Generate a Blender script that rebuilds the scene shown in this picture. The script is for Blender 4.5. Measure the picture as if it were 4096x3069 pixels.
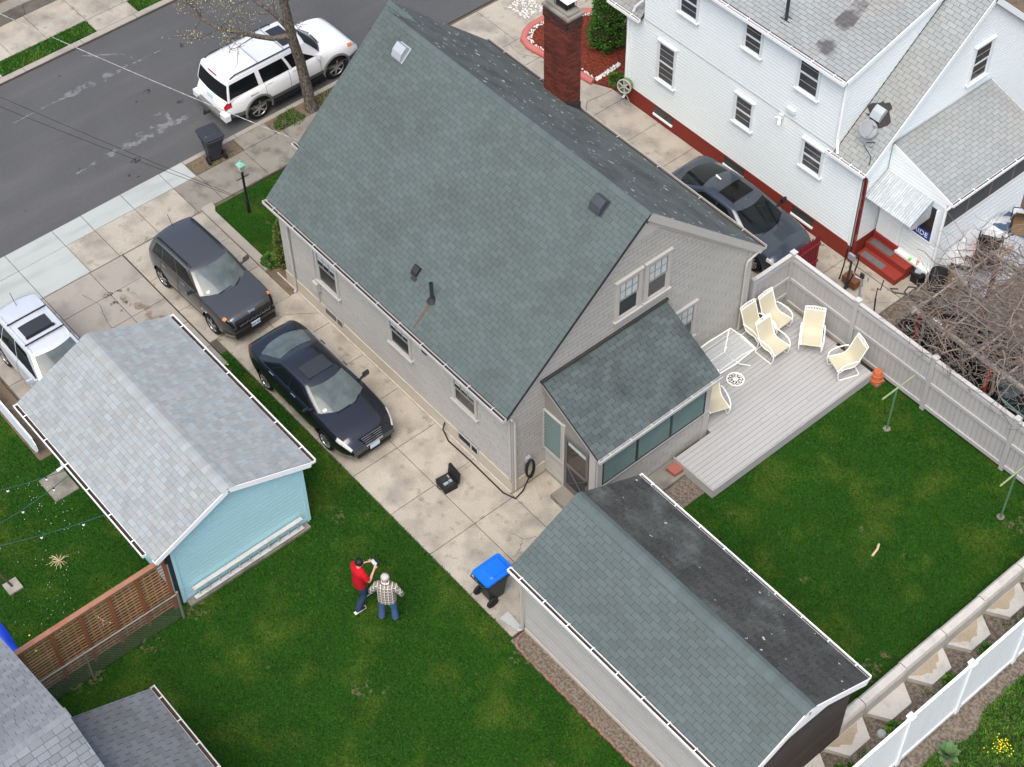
import bpy, bmesh, math, random
import numpy as np
from mathutils import Vector, Matrix
V = Vector
random.seed(7)
for o in list(bpy.data.objects): bpy.data.objects.remove(o)
scn = bpy.context.scene
COL = scn.collection
R = math.radians

# ---------------------------------------------------------------- camera
CAM = V((20.61, -16.93, 36.0)); FPX = 6801.1
_p, _r, _h = R(49.833), R(1.037), R(140.4986)
_f = V((math.cos(_p)*math.cos(_h), math.cos(_p)*math.sin(_h), -math.sin(_p)))
_rt = V((math.sin(_h), -math.cos(_h), 0)); _dn = _f.cross(_rt)
_r2 = math.cos(_r)*_rt + math.sin(_r)*_dn; _d2 = -math.sin(_r)*_rt + math.cos(_r)*_dn
cd = bpy.data.cameras.new('camera'); cam = bpy.data.objects.new('camera', cd); COL.objects.link(cam)
cd.sensor_width = 36; cd.lens = 36*FPX/4096; cd.clip_end = 2000
m = Matrix((_r2, -_d2, -_f)).transposed().to_4x4(); m.translation = CAM
cam.matrix_world = m; scn.camera = cam

# ---------------------------------------------------------------- sky, sun, exposure (bright overcast)
SUN_EL, SUN_AZ = R(62), R(-55)          # direction towards the sun: azimuth in the XY plane from +X
w = bpy.data.worlds.new('World'); scn.world = w; w.use_nodes = True
nt = w.node_tree; bg = nt.nodes['Background']
sky = nt.nodes.new('ShaderNodeTexSky'); sky.sky_type = 'NISHITA'; sky.sun_disc = False
sky.sun_elevation = SUN_EL; sky.sun_rotation = R(90) - SUN_AZ
sky.air_density = 1.0; sky.dust_density = 4.0; sky.ozone_density = 0.6
nt.links.new(sky.outputs[0], bg.inputs[0]); bg.inputs[1].default_value = 0.15
sl = bpy.data.lights.new('sun', 'SUN'); sl.energy = 1.5; sl.angle = R(50); sl.color = (1.0, 0.965, 0.90)
so = bpy.data.objects.new('sun', sl); COL.objects.link(so)
sd = V((math.cos(SUN_EL)*math.cos(SUN_AZ), math.cos(SUN_EL)*math.sin(SUN_AZ), math.sin(SUN_EL)))
so.rotation_euler = sd.to_track_quat('Z', 'Y').to_euler(); so.location = (0, 0, 60)
vs = scn.view_settings; vs.view_transform = 'Standard'; vs.look = 'None'; vs.gamma = 1; vs.exposure = 0.68
vs.use_curve_mapping = False

# ---------------------------------------------------------------- materials
def s2l(c): 
    c = c/255.0
    return c/12.92 if c <= .04045 else ((c+.055)/1.055)**2.4
def L(r, g, b, k=1.0): return (min(s2l(r)/k, .85), min(s2l(g)/k, .85), min(s2l(b)/k, .85))
MATS = {}
def M(name, c, rough=.75, var=.12, sc=1.2, fvar=.08, fine=40, isl=0, bump=0, bsc=60, spec=.3, metal=0, coat=0,
      c2=None, m2=1.5, lo=.55, hi=.7, st=(1, 1, 1), c3=None, m3=8, lo3=.62, hi3=.66, alpha=1, trans=0, det=5):
    mt = bpy.data.materials.new(name); mt.use_nodes = True; t = mt.node_tree; N = t.nodes; lk = t.links
    b = N['Principled BSDF']; b.inputs['Roughness'].default_value = rough; b.inputs['Metallic'].default_value = metal
    b.inputs['Specular IOR Level'].default_value = spec; b.inputs['Coat Weight'].default_value = coat
    b.inputs['Coat Roughness'].default_value = .04
    if alpha < 1: b.inputs['Alpha'].default_value = alpha
    if trans: b.inputs['Transmission Weight'].default_value = trans
    geo = N.new('ShaderNodeNewGeometry'); pos = geo.outputs['Position']
    def noise(s, stretch=None, d=det):
        n = N.new('ShaderNodeTexNoise'); n.inputs['Scale'].default_value = s; n.inputs['Detail'].default_value = d
        if stretch and stretch != (1, 1, 1):
            mp = N.new('ShaderNodeMapping'); mp.inputs['Scale'].default_value = stretch
            lk.new(pos, mp.inputs[0]); lk.new(mp.outputs[0], n.inputs['Vector'])
        else: lk.new(pos, n.inputs['Vector'])
        return n.outputs['Fac']
    def math_(op, a, b_):
        n = N.new('ShaderNodeMath'); n.operation = op
        for i, q in enumerate((a, b_)):
            if q is None: continue
            if isinstance(q, (int, float)): n.inputs[i].default_value = q
            else: lk.new(q, n.inputs[i])
        return n.outputs[0]
    def ramp(x, a, b_):
        n = N.new('ShaderNodeMapRange'); n.inputs[1].default_value = a; n.inputs[2].default_value = b_
        lk.new(x, n.inputs[0]); return n.outputs[0]
    fac = None
    def addf(x, amt):
        nonlocal fac
        q = math_('MULTIPLY', math_('SUBTRACT', x, .5), 2*amt)
        fac = math_('ADD', fac, q) if fac is not None else math_('ADD', q, 1.0)
    if var: addf(noise(sc), var*1.6)
    if fvar: addf(noise(fine, d=2), fvar*1.8)
    if isl:
        oi = N.new('ShaderNodeObjectInfo')
        addf(math_('FRACT', math_('ADD', oi.outputs['Random'], geo.outputs['Random Per Island']), None), isl)
    col = None
    def mix(a, bcol, f):
        n = N.new('ShaderNodeMix'); n.data_type = 'RGBA'
        lk.new(f, n.inputs[0])
        for s, q in ((6, a), (7, bcol)):
            if isinstance(q, tuple): n.inputs[s].default_value = (*q, 1)
            else: lk.new(q, n.inputs[s])
        return n.outputs[2]
    cc = c
    if c2: cc = mix(cc, c2, ramp(noise(m2, st), lo, hi))
    if c3: cc = mix(cc, c3, ramp(noise(m3), lo3, hi3))
    if fac is not None:
        n = N.new('ShaderNodeVectorMath'); n.operation = 'SCALE'
        if isinstance(cc, tuple): n.inputs[0].default_value = cc
        else: lk.new(cc, n.inputs[0])
        lk.new(fac, n.inputs['Scale']); lk.new(n.outputs[0], b.inputs['Base Color'])
    elif isinstance(cc, tuple): b.inputs['Base Color'].default_value = (*cc, 1)
    else: lk.new(cc, b.inputs['Base Color'])
    if bump:
        bn = N.new('ShaderNodeBump'); bn.inputs['Strength'].default_value = bump; bn.inputs['Distance'].default_value = .02
        lk.new(noise(bsc, d=3), bn.inputs['Height']); lk.new(bn.outputs[0], b.inputs['Normal'])
    MATS[name] = mt; return mt
H = 1.45      # horizontal faces get more light than walls
asphalt = M('asphalt', L(96, 97, 97, H), .9, .10, .5, .22, 55, bump=.3, bsc=90, c2=L(106, 105, 107, H), m2=.45, lo=.5, hi=.8, st=(2.2, .25, 1), c3=L(62, 62, 64, H), m3=1.7, lo3=.70, hi3=.73)
salt = M('salt_stain', L(142, 144, 146, H), .9, .15, 3, .2, 50)
oilm = M('oil_stain', L(62, 62, 66, H), .8, .15, 3, .2, 50)
conc = M('driveway_concrete', L(192, 184, 169, H), .9, .10, 1.1, .16, 26, isl=.04, bump=.15, bsc=50, c2=L(158, 151, 141, H), m2=1.3, lo=.44, hi=.70, c3=L(140, 134, 125, H), m3=3.4, lo3=.58, hi3=.76, det=9)
concg = M('grey_concrete', L(178, 171, 160, H), .9, .10, 1.3, .12, 30, isl=.05, bump=.15, bsc=50, c2=L(148, 143, 136, H), m2=1.3, lo=.5, hi=.7)
concs = M('old_concrete', L(152, 147, 136, H), .9, .14, 1.6, .14, 30, isl=.04, bump=.2, bsc=50, c2=L(122, 118, 110, H), m2=2.2, lo=.5, hi=.68)
concl = M('pale_concrete', L(190, 196, 192, H), .9, .06, .9, .05, 30, isl=.02, bump=.1, bsc=50, c2=L(178, 183, 179, H), m2=.8, lo=.5, hi=.7, st=(3, .7, 1))
concw = M('wall_concrete', L(206, 202, 194, 1.25), .9, .10, 2.2, .10, 40, bump=.25, bsc=40, c2=L(184, 179, 169, 1.2), m2=3.2, lo=.52, hi=.72)
joint = M('joint_dirt', L(104, 98, 84, H), .95, .3, 3, .3, 40)
sealm = M('joint_sealant', L(206, 200, 190, H), .9, .2, 6, .2, 40)
dirt = M('soil', L(128, 112, 94, H), .95, .25, 2, .3, 35, bump=.5, bsc=40, c2=L(96, 84, 68, H), m2=4)
gravel = M('gravel', L(146, 134, 120, H), .95, .15, 2, .5, 45, bump=.8, bsc=60, c2=L(108, 98, 88, H), m2=14, lo=.4, hi=.6)
mulch = M('red_mulch', L(140, 64, 42, H), .95, .18, 3, .55, 38, bump=.9, bsc=45, c2=L(100, 44, 30, H), m2=12, lo=.4, hi=.6)
grassm = M('lawn_soil', L(40, 76, 20, H), .9, .15, .7, .6, 22, spec=.1, c2=L(82, 98, 34, H), m2=.8, lo=.5, hi=.78, c3=L(112, 106, 74, H), m3=1.7, lo3=.68, hi3=.78, bump=.6, bsc=45)

# ---------------------------------------------------------------- mesh builder
OFF = {}
class MB:
    def __init__(s): s.v = []; s.f = []; s.mi = []; s.cm = 0
    def add(s, vs, fs):
        n = len(s.v); s.v += [tuple(q) for q in vs]; s.f += [[i+n for i in f] for f in fs]; s.mi += [s.cm]*len(fs); return s
    def box(s, x0, x1, y0, y1, z0, z1):
        return s.add([(x, y, z) for z in (z0, z1) for y in (y0, y1) for x in (x0, x1)],
              [(0, 2, 3, 1), (4, 5, 7, 6), (0, 1, 5, 4), (2, 6, 7, 3), (0, 4, 6, 2), (1, 3, 7, 5)])
    def obox(s, c, u, v, w):
        c, u, v, w = V(c), V(u), V(v), V(w)
        return s.add([c+a*u+b*v+d*w for d in (-1, 1) for b in (-1, 1) for a in (-1, 1)],
              [(0, 2, 3, 1), (4, 5, 7, 6), (0, 1, 5, 4), (2, 6, 7, 3), (0, 4, 6, 2), (1, 3, 7, 5)])
    def beam(s, a, b, wd, ht, up=(0, 0, 1)):
        a, b = V(a), V(b); d = (b-a); l = d.length; d.normalize(); up = V(up)
        sd = d.cross(up)
        if sd.length < 1e-4: sd = d.cross(V((1, 0, 0)))
        sd.normalize(); u2 = sd.cross(d)
        return s.obox((a+b)/2, d*l/2, sd*wd/2, u2*ht/2)
    def tube(s, pts, r, n=8, closed=False):
        pts = [V(q) for q in pts]; k = len(pts); rr = r if isinstance(r, (list, tuple)) else [r]*k
        base = len(s.v); last = None
        for i, q in enumerate(pts):
            if closed: d = pts[(i+1) % k]-pts[i-1]
            else: d = pts[min(i+1, k-1)]-pts[max(i-1, 0)]
            if d.length < 1e-9: d = V((0, 0, 1))
            d.normalize()
            if last is None:
                a = d.cross(V((0, 0, 1)))
                if a.length < .1: a = d.cross(V((1, 0, 0)))
            else: a = last - d*last.dot(d)
            a.normalize(); last = a; b = d.cross(a)
            for j in range(n):
                t = 2*math.pi*(j+.5)/n; s.v.append(tuple(q+(a*math.cos(t)+b*math.sin(t))*rr[i]))
        for i in range(k if closed else k-1):
            for j in range(n):
                i2 = (i+1) % k
                s.f.append([base+i*n+j, base+i*n+(j+1) % n, base+i2*n+(j+1) % n, base+i2*n+j]); s.mi.append(s.cm)
        if not closed:
            s.f.append([base+j for j in range(n)][::-1]); s.f.append([base+(k-1)*n+j for j in range(n)]); s.mi += [s.cm]*2
        return s
    def prism(s, poly, d):
        poly = [V(q) for q in poly]; d = V(d); n = len(poly)
        return s.add(poly+[q+d for q in poly], [list(range(n))[::-1], list(range(n, 2*n))] + [[i, (i+1) % n, n+(i+1) % n, n+i] for i in range(n)])
    def lathe(s, prof, c=(0, 0, 0), n=16, ax=(0, 0, 1), u=None):
        ax = V(ax).normalized(); c = V(c)
        a = V(u) if u else ax.orthogonal(); a.normalize(); b = ax.cross(a); base = len(s.v)
        for (r, h) in prof:
            for j in range(n):
                t = 2*math.pi*j/n; s.v.append(tuple(c+ax*h+(a*math.cos(t)+b*math.sin(t))*r))
        for i in range(len(prof)-1):
            for j in range(n):
                s.f.append([base+i*n+j, base+i*n+(j+1) % n, base+(i+1)*n+(j+1) % n, base+(i+1)*n+j]); s.mi.append(s.cm)
        s.f.append([base+j for j in range(n)][::-1]); s.f.append([base+(len(prof)-1)*n+j for j in range(n)]); s.mi += [s.cm]*2
        return s
    def quad(s, a, b, c, d): return s.add([a, b, c, d], [(0, 1, 2, 3)])
    def mesh(s, name, off=None):
        me = bpy.data.meshes.new(name)
        v = s.v if off is None else [(q[0]-off[0], q[1]-off[1], q[2]-off[2]) for q in s.v]
        me.from_pydata(v, [], s.f)
        if any(s.mi): me.polygons.foreach_set('material_index', s.mi)
        return me
    def build(s, name, mat, parent=None, smooth=None, kind=None, label=None):
        r = parent
        while r is not None and r.parent is not None: r = r.parent
        me = s.mesh(name, OFF.get(r.name) if r else None)
        for q in (mat if isinstance(mat, (list, tuple)) else [mat]): me.materials.append(q)
        if smooth is not None:
            me.polygons.foreach_set('use_smooth', [True]*len(me.polygons)); me.set_sharp_from_angle(angle=R(smooth))
        o = bpy.data.objects.new(name, me); COL.objects.link(o)
        if parent: o.parent = parent
        if kind: o['kind'] = kind
        if label: o['label'] = label
        return o
def tag(o, label, cat, group=None):
    o['label'] = label; o['category'] = cat
    if group: o['group'] = group
    return o
def thing(name, label, cat, loc=(0, 0, 0), rz=0, group=None, local=False):
    o = bpy.data.objects.new(name, None); COL.objects.link(o); o.location = loc; o.rotation_euler = (0, 0, rz); o.empty_display_size = .2
    tag(o, label, cat, group)
    if not local: OFF[o.name] = loc
    return o
def inst(src, name, parent, mat4, mesh=None):
    o = bpy.data.objects.new(name, mesh or src.data); COL.objects.link(o); o.parent = parent; o.matrix_local = mat4; return o
def copy_tree(o, parent=None):
    c = o.copy(); COL.objects.link(c); c.parent = parent
    for ch in list(o.children): copy_tree(ch, c)
    return c
def proj(q):
    d = V(q)-CAM; z = d.dot(_f)
    return 2048+FPX*d.dot(_r2)/z, 1534.5+FPX*d.dot(_d2)/z
def vis(q, mgn=0):
    x, y = proj(q); return -mgn < x < 4096+mgn and -mgn < y < 3069+mgn
def clip(poly, conv):
    out = list(poly); n = len(conv)
    ar = sum(conv[i][0]*conv[(i+1) % n][1]-conv[(i+1) % n][0]*conv[i][1] for i in range(n))
    cv = conv if ar > 0 else conv[::-1]
    for i in range(n):
        a, b = cv[i], cv[(i+1) % n]; inp = out; out = []
        f = lambda p: (b[0]-a[0])*(p[1]-a[1])-(b[1]-a[1])*(p[0]-a[0])
        for j in range(len(inp)):
            p, q = inp[j-1], inp[j]; fp, fq = f(p), f(q)
            if (fp >= -1e-9) != (fq >= -1e-9):
                t = fp/(fp-fq); out.append((p[0]+t*(q[0]-p[0]), p[1]+t*(q[1]-p[1])))
            if fq >= -1e-9: out.append(q)
        if len(out) < 3: return []
    return out
def parea(p): return abs(sum(p[i-1][0]*p[i][1]-p[i][0]*p[i-1][1] for i in range(len(p))))/2
def M4(U, Vv, N, O): 
    m = Matrix((U, Vv, N)).transposed().to_4x4(); m.translation = O; return m

class Pieces:
    """flat pieces (shingles, siding shingles) laid on planes; the largest in view become objects, the rest one 'stuff' part"""
    def __init__(s, root, parent, name, mat, nmax=300): s.root = root; s.parent = parent; s.name = name; s.mat = mat; s.nmax = nmax; s.t = []; s.cache = {}
    def plane(s, O, U, Vd, conv, tabw, expo, zb=.012, zt=.5, over=-.006, gap=.008, rnd=0, offs=.5, v0=0.0, seed=1):
        U = V(U).normalized(); Vd = V(Vd).normalized(); N = U.cross(Vd); O = V(O); rg = random.Random(seed)
        if N.z < 0 and abs(N.z) > .1: N = -N
        umax = max(p[0] for p in conv); umin = min(p[0] for p in conv); vmax = max(p[1] for p in conv); i = 0; v = v0
        while v < vmax:
            u = umin-(i*offs*tabw) % tabw - (rg.random()*tabw*rnd)
            while u < umax:
                wd = tabw*(1+rnd*rg.uniform(-.7, .7)); r = [(u+gap/2, v), (u+wd-gap/2, v), (u+wd-gap/2, v+expo+over), (u+gap/2, v+expo+over)]
                c = clip(r, conv); u += wd
                if len(c) < 3 or parea(c) < 4e-4: continue
                full = abs(parea(c)-parea(r)) < 1e-6
                ctr = O+U*(r[0][0]+r[1][0])/2+Vd*(v+expo/2)
                jz = rg.uniform(0, .3*zb) if rnd else 0
                s.t.append((O, U, Vd, N, r, c, full, zb+jz, zt, ctr))
            v += expo; i += 1
    def finish(s):
        def score(t):
            d = CAM-t[9]
            return parea(t[5])*abs(t[3].dot(d.normalized()))/d.length_squared*(1 if vis(t[9]) else .001)
        idx = sorted(range(len(s.t)), key=lambda i: -score(s.t[i])*(1 if s.t[i][6] else .5)); off = OFF.get(s.root.name, (0, 0, 0))
        mb = MB()
        for k, i in enumerate(idx):
            O, U, Vd, N, r, c, full, zb, zt, ctr = s.t[i]
            if full and k < s.nmax:
                key = (round(r[2][1]-r[1][1], 3), zt)
                if key not in s.cache:
                    h = key[0]; q = MB()
                    q.add([(0, 0, 0), (1, 0, 0), (0, 0, 1), (1, 0, 1), (1, h, zt), (0, h, zt), (1, h, 0), (0, h, 0)],
                          [(2, 3, 4, 5), (0, 1, 3, 2), (1, 6, 4, 3), (7, 0, 2, 5)])
                    # z of the lower edge is scaled by the object matrix
                    me = q.mesh(s.name); me.materials.append(s.mat); s.cache[key] = me
                h = key[0]; m4 = M4(U*(r[1][0]-r[0][0]), Vd-N*0, N*zb, O+U*r[0][0]+Vd*r[0][1]-V(off))
                inst(None, s.name, s.parent, m4, s.cache[key])
            else:
                v0 = r[0][1]; h = r[2][1]-v0; n = len(c)
                top = [O+U*a+Vd*b+N*(zb+(zt*zb-zb)*(b-v0)/h) for a, b in c]; bot = [O+U*a+Vd*b for a, b in c]
                mb.add(top+bot, [list(range(n))]+[[j, n+j, n+(j+1) % n, (j+1) % n] for j in range(n)])
        if mb.v: mb.build(s.name, s.mat, s.parent, kind='stuff')
def boards(root, parent, name, mat, O, U, W, N, poly, expo, th=.009, tt=.009, lap=-.02):
    """horizontal clapboards: one object per course, clipped to a convex polygon (u, h)"""
    O, U, W, N = V(O), V(U), V(W), V(N); hm = max(p[1] for p in poly); h = min(p[1] for p in poly)
    us = [p[0] for p in poly]
    while h < hm-1e-6:
        c = clip([(min(us)-1, h), (max(us)+1, h), (max(us)+1, h+expo+lap), (min(us)-1, h+expo+lap)], poly)
        if len(c) >= 3 and parea(c) > 1e-3:
            n = len(c); mb = MB()
            top = [O+U*a+W*b+N*(th+(tt-th)*min(1, (b-h)/expo)) for a, b in c]; bot = [O+U*a+W*b-N*.002 for a, b in c]
            mb.add(top+bot, [list(range(n))]+[[j, n+j, n+(j+1) % n, (j+1) % n] for j in range(n)]); mb.build(name, mat, parent)
        h += expo
# ================================================================ SETTING: ground, road, slabs, lawns
def sheet(name, x0, x1, y0, y1, z, mat, depth=.12, kind='structure', parent=None):
    return MB().box(x0, x1, y0, y1, z-depth, z).build(name, mat, parent, kind=kind)
def poly_sheet(name, pts, z, mat, depth=.12, kind='structure', parent=None):
    return MB().prism([(x, y, z-depth) for x, y in pts], (0, 0, depth)).build(name, mat, parent, kind=kind)
MB().quad((-400, -400, -.16), (400, -400, -.16), (400, 400, -.16), (-400, 400, -.16)).build('ground', dirt, kind='structure')
road = MB().quad((-23.62, -150, -.1), (-16.48, -150, -.1), (-16.48, 150, -.1), (-23.62, 150, -.1)).build('road', asphalt, kind='structure')
rg = random.Random(3)
def slabs(base, xs, ys, matf, gap=.016, z=0.0, name='slab', jit=.004):
    for i in range(len(xs)-1):
        for j in range(len(ys)-1):
            x0, x1, y0, y1 = xs[i]+gap/2, xs[i+1]-gap/2, ys[j]+gap/2, ys[j+1]-gap/2
            mt = matf((x0+x1)/2, (y0+y1)/2)
            if mt is None: continue
            zt = z+rg.uniform(-jit, jit); c = .008; mb = MB()
            v = [(x0, y0, z-.1), (x1, y0, z-.1), (x1, y1, z-.1), (x0, y1, z-.1)] + [(x0, y0, zt-c), (x1, y0, zt-c), (x1, y1, zt-c), (x0, y1, zt-c)] + \
                [(x0+c, y0+c, zt), (x1-c, y0+c, zt), (x1-c, y1-c, zt), (x0+c, y1-c, zt)]
            f = [(8, 9, 10, 11)] + [(a, (a+1) % 4, 4+(a+1) % 4, 4+a) for a in range(4)] + [(4+a, 4+(a+1) % 4, 8+(a+1) % 4, 8+a) for a in range(4)]
            mb.add(v, f).build(name, mt, base)
dw = sheet('driveway', -14.22, 3.4, -3.1, 1.3, -.025, joint)
slabs(dw, [-14.22, -12.75, -11.2, -9.6], [-3.1, -1.5, -.3], lambda x, y: conc)
slabs(dw, [-9.6, -8.0, -6.4, -4.78, -3.13, -1.5, .15, 1.75, 3.38], [-2.88, -1.4, -.07], lambda x, y: conc)
slabs(dw, [.05, 1.75, 3.38], [-.07, 2.0], lambda x, y: conc)
MB().box(-10.6, 0, -.075, -.035, -.05, .012).build('sealant_line', sealm, dw)
nd = sheet('neighbour_driveway', -14.22, -8.6, -8.3, -3.12, -.025, joint)
slabs(nd, [-14.22, -13.07, -11.9, -10.7, -9.5, -8.62], [-8.25, -7.0, -5.8, -4.25, -3.13], lambda x, y: concg)
sw = sheet('sidewalk', -16.5, -14.22, -20, 8.9, -.025, joint)
LY = [-20, -13, -11, -9, -7.3, -5.8, -4.2]
slabs(sw, [-15.66, -14.24], LY, lambda x, y: concl)
slabs(sw, [-15.66, -14.24], [-4.2, -3.2, -1.8, -.4], lambda x, y: conc)
slabs(sw, [-15.66, -14.24], [-.4, .5, 2.2, 3.7, 5.2, 6.8, 8.7], lambda x, y: concs)
slabs(sw, [-16.5, -15.66], LY+[-3.2, -1.8, -.4, .45], lambda x, y: concl)
for a, b in ((.45, 2.4), (2.4, 4.6), (4.6, 6.8), (6.8, 9.0)): slabs(sw, [-16.5, -16.31], [a, b], lambda x, y: concg, name='kerb_stone')
slabs(sw, [-16.31, -15.66], [2.25, 3.45], lambda x, y: concs)
sheet('verge_soil', -16.3, -15.67, .5, 2.2, -.01, dirt); sheet('verge_soil', -16.3, -15.67, 3.5, 9.0, -.01, dirt)
# far side of the street
fs = sheet('far_sidewalk', -26.3, -23.6, -40, 40, -.03, joint)
slabs(fs, [-26.25, -24.62], [-16, -12, -8, -5.5, -2.4, -.94, .4, 1.9, 3.4, 4.9, 6.4, 8], lambda x, y: conc)
slabs(fs, [-23.86, -23.6], [-16, -8, -3.4, -1, 1.2, 3.3, 5.6, 8], lambda x, y: concg, name='kerb_stone')
slabs(fs, [-24.62, -23.86], [-16, -5, -1.72], lambda x, y: conc); slabs(fs, [-24.62, -23.86], [1.87, 3.5], lambda x, y: conc)
sheet('verge_lawn', -24.6, -23.87, -1.7, 1.86, -.005, grassm); sheet('verge_lawn', -24.6, -23.87, 3.52, 9, -.005, grassm)
gw = MB()
for k in range(9):
    a = -14+2.9*k; gw.box(-26.72, -26.27, a+.006, a+2.894, -.1, .40); gw.box(-26.74, -26.25, a+.004, a+2.896, .40, .46)
tag(gw.build('garden_wall', concs), 'low mossy concrete garden wall beyond the far sidewalk', 'wall')
sheet('far_yard', -60, -26.73, -60, 60, .25, dirt, .3)
# lawns
lawn = sheet('lawn', -9.05, 10.42, -24, -2.9, -.012, grassm)
sheet('lawn', 3.3, 10.36, 1.1, 10.6, -.012, grassm); sheet('lawn', 3.3, 10.36, -2.6, 1.1, -.03, dirt)
sheet('lawn', -14.12, -10.2, .02, 3.1, -.005, grassm)
MB().prism([(-14.3, -.30, -.1), (-10.85, -.30, -.1), (-10.85, -.02, -.1), (-13.9, -.02, -.1), (-14.1, .1, -.1), (-14.3, .1, -.1)], (0, 0, .17)).build('lawn_kerb', concg, kind='structure')
sheet('planting_bed', -10.84, -9.5, -.3, .9, .0, dirt); sheet('front_walk', -14.2, -10.3, 3.12, 4.4, .005, conc)
sheet('side_yard', -14.22, -9.06, -8.92, -8.32, -.02, dirt); sheet('lawn', -14.22, -9.06, -24, -8.93, -.012, grassm)
# neighbour drive on the far side of the house
ns = sheet('side_driveway', -16.3, 2.06, 8.7, 12.96, -.025, joint)
NX = [-14.2, -13.0, -11.35, -9.66, -8.08, -6.48, -4.9, -3.3, -1.7, -.1, 2.04]
slabs(ns, NX, [8.72, 12.95], lambda x, y: conc)
nf = sheet('front_paving', -16.3, -9.7, 8.95, 24, -.03, joint)
slabs(nf, [-16.25, -14.2], [9.0, 10.6, 12.2, 13.8, 15.4, 17], lambda x, y: conc); slabs(nf, [-14.2, -12.2, -10.2], [12.97, 14.5, 16.5, 20], lambda x, y: conc)
np_ = sheet('back_paving', -.1, 2.06, 12.96, 15, -.025, joint); slabs(np_, [-.1, 2.04], [12.97, 14.9], lambda x, y: conc)
sheet('gravel_yard', 2.06, 14, 10.62, 40, -.03, gravel)
sheet('gravel_strip', 10.38, 11.9, -6, 40, -.03, gravel)
sheet('back_field', 11.9, 60, -40, 60, -.02, gravel)
gb = sheet('gravel_bed', 3.45, 10.6, -2.98, -2.5, .0, gravel)
padA = sheet('back_pad', 2.02, 2.6, 1.2, 3.93, .10, concs, .22); padB = sheet('back_pad', 2.61, 3.32, 2.9, 3.95, .0, gravel)
# salt and oil marks on the road
def stain_mat(name, col, thr, sc):
    mt = M(name, col, .9, .1, 3, .15, 50); t = mt.node_tree; N = t.nodes; b = N['Principled BSDF']
    g = N.new('ShaderNodeNewGeometry'); n = N.new('ShaderNodeTexNoise'); n.inputs['Scale'].default_value = sc; n.inputs['Detail'].default_value = 6
    r = N.new('ShaderNodeMapRange'); r.inputs[1].default_value = thr; r.inputs[2].default_value = thr+.16; r.inputs[4].default_value = .6
    t.links.new(g.outputs['Position'], n.inputs['Vector']); t.links.new(n.outputs['Fac'], r.inputs[0]); t.links.new(r.outputs[0], b.inputs['Alpha']); return mt
salt2 = stain_mat('salt_mark', L(158, 160, 162, H), .40, 3.5); oil2 = stain_mat('oil_mark', L(58, 58, 62, H), .42, 9); rust2 = stain_mat('damp_mark', L(150, 128, 104, H), .45, 2.0)
soot = stain_mat('soot_mark', L(88, 84, 84), .44, 1.6)
def ribbon(name, parent, pts, wid, z, mat, n=40):
    mb = MB(); P = [V((x, y, z)) for x, y in pts]; q = []
    seg = [(P[i+1]-P[i]).length for i in range(len(P)-1)]; tot = sum(seg)
    for k in range(n+1):
        d = tot*k/n; i = 0
        while i < len(seg)-1 and d > seg[i]: d -= seg[i]; i += 1
        a = P[i].lerp(P[i+1], min(1, d/seg[i])); t = (P[i+1]-P[i]).normalized(); s = V((-t.y, t.x, 0)); f = k/n
        wv = wid(f) if callable(wid) else wid
        q.append((a+s*wv*rg.uniform(.3, 1), a-s*wv*rg.uniform(.3, 1)))
    for k in range(n): mb.quad(q[k][0], q[k+1][0], q[k+1][1], q[k][1])
    return mb.build(name, mat, parent)
ribbon('salt_mark', road, [(-18.3, -2.3), (-18.45, .3), (-18.2, 2.4)], lambda f: .06+.3*math.sin(math.pi*f)**2*(.4+f), -.096, salt2)
ribbon('salt_mark', road, [(-21.7, -2.6), (-21.75, .4), (-21.7, 3.0)], lambda f: .03+.24*max(0, math.sin(math.pi*(f*1.1-.1)))**3, -.096, salt2)
ribbon('salt_mark', road, [(-23.2, .8), (-22.4, 1.9), (-21.9, 2.1)], .05, -.0955, salt2, 16)
ribbon('salt_mark', road, [(-18.2, 1.2), (-18.9, 1.4), (-19.1, 1.0)], .12, -.0955, salt2, 12)
for x, y, r in ((-17.6, -.55, .16), (-17.15, -1.1, .08), (-16.9, -.9, .06), (-17.9, 2.6, .12), (-17.4, 3.0, .1), (-17.2, 1.9, .09), (-20.2, 1.5, .13), (-20.0, 1.0, .07)):
    MB().add([(x+r*rg.uniform(.6, 1.1)*math.cos(t*.63), y+r*rg.uniform(.6, 1.4)*math.sin(t*.63), -.0955) for t in range(10)], [list(range(10))]).build('oil_mark', oil2, road)
for x, y, r in ((-13.1, -4.3, .13), (-13.0, -4.0, .09), (-12.7, -4.35, .11), (-12.5, -4.1, .08), (-12.9, -3.75, .07), (-12.3, -4.35, .06)):
    MB().add([(x+r*rg.uniform(.6, 1.1)*math.cos(t*.63), y+r*rg.uniform(.6, 1.4)*math.sin(t*.63), .007) for t in range(10)], [list(range(10))]).build('oil_mark', oil2, nd)
ribbon('damp_mark', nd, [(-12.9, -3.9), (-11.8, -3.7), (-10.8, -3.9)], .32, .0075, rust2, 20)
crackm = M('crack_dirt', L(92, 84, 72, H), .95, .2, 6, .2, 40)
def crack(par, pts, z=.0075, wd=.012):
    P = [V((x, y, z)) for x, y in pts]; q = []
    for i in range(len(P)-1):
        for k in range(4): q.append(P[i].lerp(P[i+1], k/4)+V((rg.uniform(-.025, .025), rg.uniform(-.025, .025), 0)))
    q.append(P[-1]); mb = MB()
    for a, b in zip(q, q[1:]):
        d = (b-a).normalized(); s = V((-d.y, d.x, 0))*wd*rg.uniform(.4, 1.1)/1.5; mb.quad(a+s, b+s, b-s, a-s)
    mb.build('crack', crackm, par)
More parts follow.
